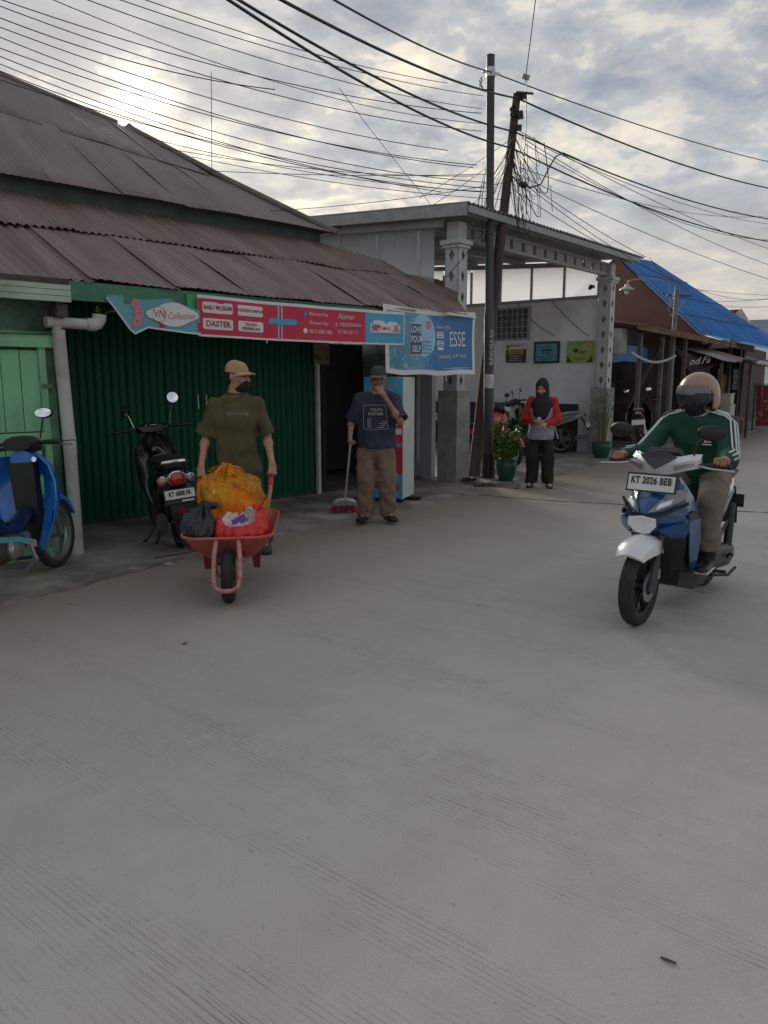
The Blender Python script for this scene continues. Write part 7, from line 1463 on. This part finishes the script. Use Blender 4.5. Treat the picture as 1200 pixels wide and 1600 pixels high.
for sd, sg in (('L', 1), ('R', -1)):
    for k in range(3):
        # three stripes along shoulder and sleeve, lying on the outer surface
        o = (k - 1) * 0.026; sh = Vector(J['sh' + sd]); el = Vector(J['el' + sd]); wr = Vector(J['wr' + sd]); pts = []
        a0 = Vector((0.365, 0.06 * sg, 1.275)); 
        def outp(p, q, t, r, base):
            ax_ = (q - p).normalized(); out = Vector(base); out = (out - ax_ * out.dot(ax_)).normalized(); sd_ = ax_.cross(out); ang = o / r
            return p.lerp(q, t) + (out * math.cos(ang) + sd_ * math.sin(ang)) * (r + 0.006)
        for t in (0.15, 0.4, 0.65, 0.9): pts.append(outp(Vector((0.365, 0, 1.275)), sh, t, 0.068, (0.25, 0.2 * sg, 1)))
        for t in (0.1, 0.3, 0.5, 0.7, 0.9): pts.append(outp(sh, el, t, 0.066 - 0.006 * t, (0.35, 0.85 * sg, 0.6)))
        for t in (0.1, 0.35, 0.6, 0.8): pts.append(outp(el, wr, t, 0.058 - 0.016 * t, (0.1, 0.85 * sg, 0.6)))
        MB().tube(pts, 0.0065, 6).build('sleeve_stripe', m_strp, swt)
lg = MB(); 
for k in range(3): lg.prism([V(0.455 + .003 * k, 0.085 + 0.016 * k, 1.105), V(0.468, 0.097 + 0.016 * k, 1.105), V(0.472, 0.112 + 0.012 * (k - 1) + .008 * k, 1.135 + (0.012 if k == 1 else 0)), V(0.472, 0.098 + 0.012 * (k - 1) + .008 * k, 1.135 + (0.012 if k == 1 else 0))], (0.012, 0, 0))
lg.build('chest_logo', m_strp, swt, smooth=0); MB().box((0.474, 0.105, 1.093), (0.01, 0.06, 0.007)).build('chest_logo_text', m_strp, swt)
m_kh = mat('khaki_trousers', (0.185, 0.155, 0.125), 0.85, var=0.12, scale=7)
S = SDF((0.02, -0.36, 0.30), (0.86, 0.36, 1.0), 0.0065); S.cap((0.18, 0, 0.90), (0.22, 0, 0.84), (0.17, 0.12), (0.18, 0.10), 0.04, 0, (0, 1, 0))
for sd in ('L', 'R'): S.chain([J['hp' + sd], J['kn' + sd], J['an' + sd]], [0.10, 0.082, 0.066], 0.03)
S.wrinkle(0.006, 26, 19); S.wrinkle(0.0021, 53, 119); S.cutz(0.40, False); S.build('trousers', m_kh, rid)
for sd in ('L', 'R'):
    a = Vector(J['an' + sd]); MB().tube([a + V(0.01, 0, 0.13), a + V(0, 0, -0.03)], [0.050, 0.047], 12).build('sock', m_hij, rid)
    t_ = Vector(J['to' + sd]); d = (t_ - a); d.z = 0; d.normalize(); l_ = (-d.y, d.x, 0); S = SDF((a.x - .12, a.y - .12, 0.255), (a.x + .32, a.y + .12, 0.42), 0.006)
    S.cap(a - d * 0.03 + V(0, 0, -0.035), t_ + d * 0.06 + V(0, 0, -0.002), (0.043, 0.036), (0.046, 0.026), 0.02, 0, l_); S.cap(a + V(0, 0, 0.02), a + V(0, 0, -0.04), 0.046, 0.044, 0.02, 0); S.cap(a - d * 0.03 + V(0, 0, -0.066), t_ + d * 0.065 + V(0, 0, -0.022), (0.046, 0.012), (0.05, 0.012), 0, 1, l_); S.cutz(0.272, False)
    S.build('shoe', [m_black, mat('white_sole', (0.5, 0.5, 0.48), 0.6)], rid)
# ================================================================== wheelbarrow and its load (local: -y is forward)
wbA = R_(8); WB = Vector((-1.075, 5.16, 0)); WBM = Matrix.Rotation(wbA, 3, 'Z')
def wbp(x, y, z): return WB + WBM @ V(x, y, z)
wb = thing('wheelbarrow', 'worn red steel wheelbarrow loaded with tied rubbish bags', 'wheelbarrow', WB, wbA)
m_wbr = mat('worn_red_paint', (0.42, 0.075, 0.065), 0.5, var=0.15, scale=5, rnd=0.0, dirt=(0.33, 0.20, 0.17), dirt_amt=0.45, dscale=9); m_wbd = mat('dark_red_paint', (0.20, 0.018, 0.022), 0.5, var=0.2, scale=6, dirt=(0.10, 0.06, 0.05), dirt_amt=0.4, dscale=9)
m_wbt = mat('chipped_red_tube', (0.40, 0.10, 0.085), 0.5, var=0.2, scale=14, dirt=(0.36, 0.31, 0.28), dirt_amt=0.65, dscale=22)
wheelp = MB(); wheelp.lathe([(0, -.05), (.03, -.05), (.03, .05), (0, .05)], (0, 0, .185), (1, 0, 0), 12, close=False); wp = wheelp.build('wheel', m_wbd, wb)
t = 0.043; r = 0.185; MB().lathe([(r - .07, -t * .8), (r - .03, -t), (r - .008, -t * .7), (r, 0), (r - .008, t * .7), (r - .03, t), (r - .07, t * .8)], (0, 0, .185), (1, 0, 0), 28).build('tyre', m_tyre, wp, smooth=50)
MB().lathe([(.03, -.028), (.115, -.034), (.12, .034), (.03, .028)], (0, 0, .185), (1, 0, 0), 24).build('rim', m_wbd, wp)
def rr_ring(y0, y1, wf, wbk, z0, z1, rc, n=6):
    """rounded rectangle ring, front (y0, half width wf, z0) to back"""
    pts = []
    for cx, cy, a0 in ((1, 1, 0), (-1, 1, 90), (-1, 0, 180), (1, 0, 270)):
        for i in range(n + 1):
            a = R_(a0 + 90 * i / n); w = wbk if cy else wf
            x = cx * (w - rc) + rc * math.cos(a); y = (y1 - rc if cy else y0 + rc) + rc * math.sin(a); tt = (y - y0) / (y1 - y0)
            pts.append(V(x, y, z0 + (z1 - z0) * tt))
    return pts
rim_ = rr_ring(-.02, .88, .315, .355, .455, .50, .13); mid_ = rr_ring(.07, .82, .265, .30, .36, .40, .11); bot_ = rr_ring(.20, .72, .17, .20, .265, .27, .08)
tr = MB(); tr.ringloft([rim_, mid_, bot_], caps=False); tr.add(bot_, [tuple(range(len(bot_)))])
inn = [[q + V(0, 0, .006) - (q - V(0, .45, q.z)) * 0.012 for q in rg_] for rg_ in (rim_, mid_, bot_)]; tr.ringloft(inn, caps=False); tr.add(inn[2], [tuple(range(len(bot_)))])
tr.build('tray', m_wbr, wb); MB().tube(rim_, 0.011, 8, closed=True).build('rolled_rim', m_wbr, wb)
for s in (-1, 1):
    MB().tube([(s * .075, -.005, .44), (s * .085, -.10, .36), (s * .088, -.19, .22), (s * .075, -.225, .165), (s * .04, -.235, .145), (0, -.236, .142)], .016, 10).build('front_hoop', m_wbt, wb)
    MB().tube([(s * .085, -.10, .34), (s * .10, .20, .25), (s * .17, .55, .285), (s * .25, .88, .45), (s * .292, 1.10, .62), (s * .297, 1.34, .715)], .017, 10).build('frame_rail', m_wbt, wb)
    MB().tube([(s * .295, 1.17, .655), (s * .298, 1.36, .72)], .021, 10).build('grip', mat('pink_red_grip', (0.45, 0.05, 0.07), 0.5), wb)
    MB().tube([(s * .088, -.09, .33), (s * .075, 0, .185), (s * .03, 0, .185)], .012, 8).build('axle_bracket', m_wbt, wb)
    lg_ = MB(); lg_.ringloft([[V(s * .215, .42, .34), V(s * .13, .42, .34), V(s * .13, .60, .34), V(s * .215, .60, .34)], [V(s * .205, .49, .12), V(s * .16, .49, .12), V(s * .16, .54, .12), V(s * .205, .54, .12)]]); lg_.build('leg', m_wbd, wb)
# bags
def bag_mat(name, col, rough, tl, bump=0.5, alpha=1.0, freq=18):
    m = bpy.data.materials.new(name); m.use_nodes = True; t = m.node_tree; p = t.nodes['Principled BSDF']; p.inputs['Roughness'].default_value = rough
    tcn = N(t, 'ShaderNodeTexCoord'); nn_ = noise(t, tcn.outputs['Object'], freq, 4, 0.6, 1.6); c = mixc(t, ramp(t, nn_, [(0.3, 0.0), (0.7, 1.0)]), tuple(x * 0.7 for x in col), tuple(min(1, x * 1.25) for x in col)); lk(t, c, p.inputs['Base Color'])
    p.inputs['Subsurface Weight'].default_value = tl; p.inputs['Subsurface Radius'].default_value = (0.05, 0.03, 0.01); p.inputs['Subsurface Scale'].default_value = 1.0
    b = N(t, 'ShaderNodeBump'); b.inputs['Strength'].default_value = bump; b.inputs['Distance'].default_value = 0.02; lk(t, nn_, b.inputs['Height']); lk(t, b.outputs[0], p.inputs['Normal']); p.inputs['Alpha'].default_value = alpha; return m
yb = thing('yellow_rubbish_bag', 'large translucent yellow-orange rubbish bag knotted on top in the wheelbarrow', 'rubbish bag', wbp(0.0, .55, .30), wbA)
def film(name, col, op, rough=.22, freq=16):
    m = bpy.data.materials.new(name); m.use_nodes = True; t = m.node_tree; p = t.nodes['Principled BSDF']; out = t.nodes['Material Output']; tcn = N(t, 'ShaderNodeTexCoord'); nn_ = noise(t, tcn.outputs['Object'], freq, 4, .6, 1.5)
    lk(t, mixc(t, nn_, tuple(x * .8 for x in col), tuple(min(1, x * 1.2) for x in col)), p.inputs['Base Color']); p.inputs['Roughness'].default_value = rough; b_ = N(t, 'ShaderNodeBump'); b_.inputs['Strength'].default_value = .6; b_.inputs['Distance'].default_value = .02; lk(t, nn_, b_.inputs['Height']); lk(t, b_.outputs[0], p.inputs['Normal'])
    tr_ = N(t, 'ShaderNodeBsdfTransparent'); tr_.inputs[0].default_value = (min(1, col[0] * 1.5), min(1, col[1] * 1.6), col[2], 1); mx = N(t, 'ShaderNodeMixShader'); lk(t, ramp(t, nn_, [(.3, op - .15), (.7, op + .15)]), mx.inputs[0]); lk(t, tr_.outputs[0], mx.inputs[1]); lk(t, p.outputs[0], mx.inputs[2]); lk(t, mx.outputs[0], out.inputs[0]); return m
m_yf = film('yellow_plastic_film', (0.95, 0.43, 0.03), .38, .14)
S = SDF((-.34, -.30, -.04), (.36, .32, .68), .0065); S.ell((0, 0, .25), (.235, .21, .27), None, .05, 0); S.ell((-.09, .0, .41), (.135, .13, .13), None, .08, 0); S.ell((.09, .0, .38), (.155, .14, .15), None, .08, 0); S.ell((.16, -.02, .22), (.11, .13, .18), None, .08, 0); S.ell((-.15, -.05, .18), (.11, .13, .17), None, .06, 0); S.cap((-.02, 0, .50), (-.02, 0, .575), .055, .028, .06, 0)
S.wrinkle(.0045, 75, 31, (1, 1, .5)); S.wrinkle(.008, 30, 32); S.pleat((-.02, 0), 9, .009, .15, .55); S.build('bag', m_yf, yb)
kn = MB()
for a, L, w in ((.2, .13, .05), (2.6, .15, .06), (3.6, .10, .05), (5.2, .10, .05)): kn.grid([[V(-.02 + math.cos(a) * L * u - math.sin(a) * w * (v - .5) * (0.3 + u), math.sin(a) * L * u + math.cos(a) * w * (v - .5) * (.3 + u), .575 + .02 * math.sin(u * 2.6) - .05 * u * u + .012 * math.sin(6 * v + a)) for v in (0, .33, .66, 1)] for u in (0, .33, .66, 1)], thick=(0, 0, .003))
kn.build('knot', m_yf, yb)
m_in = [mat('orange_wrapping', (.80, .25, .05), .5, var=.2, scale=14), mat('red_wrapping', (.42, .03, .025), .5, var=.25, scale=20), mat('pale_wrapping', (.5, .42, .34), .6, var=.25, scale=20)]
rgy = random.Random(6); S = SDF((-.3, -.26, .0), (.32, .28, .56), .008)
for i in range(22):
    a = rgy.uniform(0, 6.28); q = rgy.uniform(.04, .15); S.box((q * math.cos(a), q * math.sin(a) * .9, rgy.uniform(.08, .44)), (rgy.uniform(.03, .07), rgy.uniform(.03, .06), rgy.uniform(.03, .07)), rotm(rgy.uniform(0, 3), rgy.uniform(0, 1), rgy.uniform(0, 1)), .015, 0, (0, 0, 1, 2)[i % 4])
S.ell((.06, -.07, .27), (.14, .11, .16), None, .02, 0); S.ell((-.07, -.07, .38), (.10, .09, .09), None, .02, 2); S.ell((-.12, -.04, .2), (.09, .10, .12), None, .02, 0); S.box((.065, -.095, .43), (.03, .025, .06), rotm(.2, .5, -.5), .01, 0, 1); S.box((-.10, -.03, .45), (.06, .04, .03), rotm(.4, .2, .2), .01, 0, 1); S.build('contents', m_in, yb)
rb = thing('red_rubbish_bag', 'torn bright red plastic bag of litter at the front of the wheelbarrow', 'rubbish bag', wbp(.085, .20, .36), wbA)
S = SDF((-.25, -.24, -.09), (.27, .26, .36), .0065); S.ell((0, 0, .09), (.185, .165, .145), None, .04, 0); S.ell((.11, .03, .17), (.085, .09, .12), None, .05, 0); S.ell((-.09, .0, .08), (.10, .12, .12), None, .05, 0); S.ell((-.03, -.06, .235), (.12, .11, .075), rotm(.2, .4, .15), .0, 1, True); S.wrinkle(.0042, 90, 41, (1, 1, .6)); S.pleat((.1, .03), 7, .006, .0, .2); S.build('bag', [bag_mat('red_plastic_film', (0.62, 0.018, 0.015), 0.14, 0.1, .3), mat('litter_white', (0.5, 0.42, 0.40), .6, var=.3, scale=16, bump=.4)], rb)
MB().grid([[V(.13 + .05 * u, .0 + .05 * v, .26 + .08 * u + .02 * math.sin(7 * v)) for u in (0, .5, 1)] for v in (-1, -.3, .3, 1)], thick=(.003, 0, .003)).build('handle_loop', MATS.get('x') or bag_mat('red_handle_film', (0.55, 0.02, 0.02), .25, .1), rb)
lit = thing('tissue_litter', 'crumpled white tissue lying in the torn red bag', 'litter', wbp(.10, .17, .50), wbA)
S = SDF((-.12, -.12, -.06), (.14, .14, .12), .005); S.ell((.02, 0, .0), (.09, .07, .04), rotm(.4, .3, 0), .02, 0); S.ell((-.05, -.02, .0), (.05, .06, .03), None, .03, 0); S.wrinkle(.006, 110, 51); S.build('tissue', mat('tissue_white', (.60, .57, .58), .8, var=.1, scale=30), lit)
bx_ = thing('purple_box', 'small purple and white carton on top of the torn red bag', 'box', wbp(.082, .155, .535), wbA); bx_.rotation_euler = (R_(35), R_(-25), wbA + .3)
MB().box((0, 0, .0), (.10, .06, .05)).build('carton', mat('purple_card', (.10, .035, .24), .5, var=.15), bx_); MB().box((.0, -.0315, .006), (.09, .004, .018)).build('white_band', m_wht, bx_)
pk_ = thing('red_packet', 'small dark red packet lying in the torn red bag beside the purple carton', 'packet', wbp(.02, .10, .50), wbA); pk_.rotation_euler = (.5, .6, .4); MB().box((0, 0, 0), (.075, .035, .02)).build('packet', mat('packet_red', (.30, .015, .02), .4), pk_); MB().box((0, 0, .0115), (.07, .012, .003)).build('white_band', m_wht, pk_)
kb = thing('black_rubbish_bag', 'shiny black rubbish bag tied at the top, left in the wheelbarrow', 'rubbish bag', wbp(-.20, .22, .36), wbA)
S = SDF((-.22, -.22, -.09), (.22, .24, .36), .006); S.ell((0, 0, .09), (.135, .15, .13), None, .03, 0); S.ell((-.03, .03, .16), (.11, .11, .09), None, .05, 0); S.cap((.02, .02, .22), (.04, .03, .285), .05, .03, .04, 0); S.ell((.05, .04, .28), (.06, .03, .025), rotm(.4), .02, 0)
S.wrinkle(.004, 95, 61, (1, 1, .5)); S.pleat((.03, .02), 8, .009, .02, .24); S.build('bag', bag_mat('black_plastic_film', (0.014, 0.015, 0.018), 0.16, 0.0, .35, freq=26), kb)

# ================================================================== display cabinet beside the doorway
ca = math.atan2(-.35, .94); CB = Vector((0.07, 9.58, 0.028)); 
cab = thing('display_cabinet', 'tall white cabinet with a blue and red printed front behind the person in navy', 'cabinet', CB, ca + R_(0))
m_cabw = mat('cabinet_white', (0.50, 0.55, 0.52), 0.5, var=0.05, dirt=(0.3, 0.3, 0.28), dirt_amt=.25)
w, d, h = .50, .44, 1.47
MB().box((0, 0, .055 + h / 2), (w, d, h)).build('carcass', m_cabw, cab)
yf = -d / 2
def cf(name, x0, x1, z0, z1, m, o=.004): MB().box(((x0 + x1) / 2, yf - o, (z0 + z1) / 2), (x1 - x0, .006, z1 - z0)).build(name, m, cab)
cf('blue_top_print', -.25, .25, 1.17, 1.52, m_sky); cf('red_print', -.25, .25, .36, 1.17, m_red); cf('blue_base_print', -.25, .25, .06, .36, m_sky)
cf('white_label', .14, .235, .95, 1.03, m_wht, .009); cf('white_label', .14, .235, .84, .91, m_wht, .009); cf('blue_ribbon', .10, .24, .69, .735, m_sky, .009)
text(cab, 'SHOPPING', .10, V(.02, yf - .012, .20), (1, 0, 0), (0, 0, 1), m_pred, bold=.004, sx=.82); text(cab, 'HAPPY', .10, V(0, yf - .012, .30), (1, 0, 0), (0, 0, 1), m_pred, bold=.004, sx=.8); text(cab, 'Collection', .10, V(0, yf - .012, 1.40), (1, 0, .1), (0, 0, 1), m_pink, sx=.8, shear=.3)
for x in (-.19, .19):
    for y in (-.15, .17): MB().box((x, y, .028), (.07, .12, .054)).build('foot', m_black, cab)
MB().box((.31, .10, .02), (.13, .09, .04)).build('foot_block', m_black, cab)

# ================================================================== plants
def pot(parent, r, h, m):
    MB().lathe([(0, .0), (r * .62, 0), (r * .70, .02), (r * .95, h * .55), (r, h * .8), (r * .93, h * .93), (r * 1.05, h * .95), (r * 1.05, h), (r * .9, h), (r * .86, h * .85), (0, h * .85)], (0, 0, 0), (0, 0, 1), 24, close=False).build('pot', m, parent)
    MB().lathe([(0, h * .88), (r * .87, h * .86)], (0, 0, 0), (0, 0, 1), 16, close=False).build('soil', m_soil, parent)
def leaf(mb, c, d, n, L, w, mi=0):
    d = Vector(d).normalized(); s = d.cross(Vector(n)).normalized(); nn = s.cross(d)
    mb.add([c, c + d * L * .35 + s * w + nn * .1 * w, c + d * L * .7 + s * w * .7, c + d * L - nn * L * .1, c + d * L * .7 - s * w * .7, c + d * L * .35 - s * w + nn * .1 * w, c + d * L * .5 - nn * w * .25], [(0, 1, 6), (1, 2, 6), (2, 3, 6), (3, 4, 6), (4, 5, 6), (5, 0, 6)], mi)
m_gpot = mat('green_plastic_pot', (0.008, 0.075, 0.045), .4, var=.12); m_shr = mat('lime_leaf', (0.15, 0.25, 0.045), .5, var=.35, scale=14, spec=.35); m_drk = mat('dark_leaf', (0.025, 0.05, 0.03), .5, var=.3, scale=6)
sp = thing('potted_shrub', 'bushy yellow-green shrub in a dark green pot at the foot of the steel pole', 'plant', (1.80, 11.24, .056))
pot(sp, .155, .30, m_gpot); sb = MB(); lf = MB(); rgs = random.Random(17)
for i in range(22):
    a = rgs.uniform(0, 6.28); rr_ = rgs.uniform(.03, .23); hh = rgs.uniform(.42, .84); tip = V(rr_ * math.cos(a), rr_ * math.sin(a), hh); base = V(.04 * math.cos(a), .04 * math.sin(a), .25); mid = base.lerp(tip, .5) + V(0, 0, .04); sb.tube([base, mid, tip], [.007, .005, .003], 5)
    for j in range(26):
        t = rgs.uniform(.25, 1); c = base.lerp(mid, t * 2) if t < .5 else mid.lerp(tip, t * 2 - 1); dd = V(rgs.uniform(-1, 1), rgs.uniform(-1, 1), rgs.uniform(-.3, .8)); leaf(lf, c, dd, V(0, 0, 1) + V(rgs.uniform(-.5, .5), rgs.uniform(-.5, .5), 0), rgs.uniform(.07, .12), rgs.uniform(.022, .036))
sb.build('stem', m_bark, sp); lf.build('foliage', m_shr, sp, smooth=0, fix=False)
tp = thing('potted_reed_plant', 'spindly reed-like plant in a green pot against the right column pier', 'plant', Vector((4.12, 14.55, .056)))
pot(tp, .185, .30, m_gpot); sb = MB(); lf = MB()
for i in range(16):
    a = rgs.uniform(0, 6.28); q = rgs.uniform(.02, .16); H_ = rgs.uniform(.7, 1.45); lean = rgs.uniform(.02, .28); p0 = V(q * math.cos(a), q * math.sin(a), .25); p1 = p0 + V(lean * .4 * math.cos(a), lean * .4 * math.sin(a), (H_ - .3) * .6); p2 = p0 + V(lean * 1.3 * math.cos(a), lean * 1.3 * math.sin(a), H_ - .3); sb.tube([p0, p1, p2], [.007, .006, .003], 5)
    for j in range(9):
        t = rgs.uniform(.3, 1); c = p0.lerp(p1, t * 2) if t < .5 else p1.lerp(p2, t * 2 - 1); b = rgs.uniform(0, 6.28); leaf(lf, c, V(math.cos(b), math.sin(b), .5), (0, 0, 1), rgs.uniform(.10, .20), .009)
sb.build('stem', mat('reed_stem', (.10, .12, .04), .6, var=.3), tp); lf.build('foliage', m_leaf, tp, smooth=0, fix=False)
MB().tube([V(.06, -.1, .45), V(.07, -.1, .62)], [.02, .012], 6).build('orange_bract', mat('orange_bract', (.5, .2, .04), .6), tp)
ag = thing('agave_plant', 'dark spiky broad-leaved plant standing behind the motorbikes under the canopy', 'plant', Vector((2.62, 15.0, .056)))
pot(ag, .22, .45, m_black); lf = MB()
for i in range(13):
    a = 2.4 * i; up = .35 + .55 * ((i * 7) % 13) / 13; d = V(math.cos(a), math.sin(a), up * 1.5).normalized(); L = rgs.uniform(.55, .85); s = d.cross(V(0, 0, 1)).normalized(); c = V(0, 0, .42); P_ = []
    for j in range(7):
        t = j / 6; wd = .075 * (math.sin(math.pi * min(1, t * .9 + .12)) ** .8) * (1 - t * .25) if j < 6 else .002; q = c + d * L * t + V(0, 0, -.25 * t * t * L); P_.append([q - s * wd, q + V(0, 0, -.02), q + s * wd])
    lf.grid(P_, thick=(0, 0, -.006))
lf.build('leaf_rosette', m_drk, ag)

# ================================================================== small things on the ground
def stone(name, label, cat, p, s, m, seed):
    S = SDF((-s[0] * 1.4, -s[1] * 1.4, -.02), (s[0] * 1.4, s[1] * 1.4, s[2] * 2.4), .006); S.box((0, 0, s[2] * .9), s, rotm(.3, .1, .05), .012, 0, 0); S.wrinkle(.004, 40, seed); S.build('stone', m, thing(name, label, cat, p, .4))
stone('broken_brick', 'pale broken brick lying on the kerb beside the green pot', 'brick', (1.93, 10.80, 0), (.085, .05, .04), mat('pale_brick', (.33, .27, .22), .9, var=.2, scale=20), 3)
st_ = thing('scrap_wood', 'dark scrap of wood lying by the kerb near the concrete pier', 'debris', (1.43, 10.72, .03)); MB().bar((-.16, 0, .02), (.14, .05, .02), .05, .03).build('stick', m_woodwall, st_); MB().bar((-.05, -.05, .05), (.10, .10, .045), .03, .02).build('stick', m_woodwall, st_)
tw = thing('twig', 'short dark twig lying on the road at the lower right', 'twig', gnd(1043, 1503)); MB().tube([(-.014, .012, .004), (0, 0, .006), (.02, -.010, .004)], [.003, .004, .003], 6).build('twig', m_bark, tw)
wr_ = thing('paper_scrap', 'tiny white paper scrap on the road below the blue motorbike', 'litter', gnd(109, 943)); MB().grid([[V(-.03, -.006, .003), V(0, 0, .010), V(.03, -.004, .004)], [V(-.03, .008, .003), V(0, .012, .007), V(.03, .010, .003)]], thick=(0, 0, .001)).build('scrap', m_wht, wr_)
rgq = random.Random(77)
for i, (x, y, w_) in enumerate(((150, 905, 'under the blue motorbike\'s front wheel'), (212, 893, 'between the blue motorbike and the black scooter'), (262, 884, 'below the black scooter\'s rear wheel'))):
    pz = gnd(x, y, 0.0); stone('rubble', 'small lump of broken concrete at the pavement edge ' + w_, 'rubble', (pz.x, pz.y, 0.0), (rgq.uniform(.025, .05), rgq.uniform(.02, .035), rgq.uniform(.012, .02)), m_conc, 80 + i)
def leaf_litter(p, label, seed):
    o = thing('dry_leaf', label, 'leaf', p, seed); lf = MB(); leaf(lf, V(-.03, 0, .006), (1, 0, .05), (0, 0, 1), .05, .009); lf.build('leaf', mat('dry_leaf_brown', (.07, .05, .035), .8, var=.3), o, smooth=0)
leaf_litter(gnd(290, 1006), 'dark dry leaf on the road below the wheelbarrow', 1)
mo = thing('moss_clump', 'low dark green weeds at the foot of the concrete pier', 'plant', (1.27, 11.22, .05)); lf = MB()
for i in range(140):
    a = rgs.uniform(0, 6.28); q = rgs.uniform(0, .13); leaf(lf, V(q * math.cos(a) * 1.3, q * math.sin(a), .0), V(math.cos(a), math.sin(a), 1.6), (0, 0, 1), rgs.uniform(.03, .07), .008)
lf.build('weeds', m_drk, mo, smooth=0, fix=False)
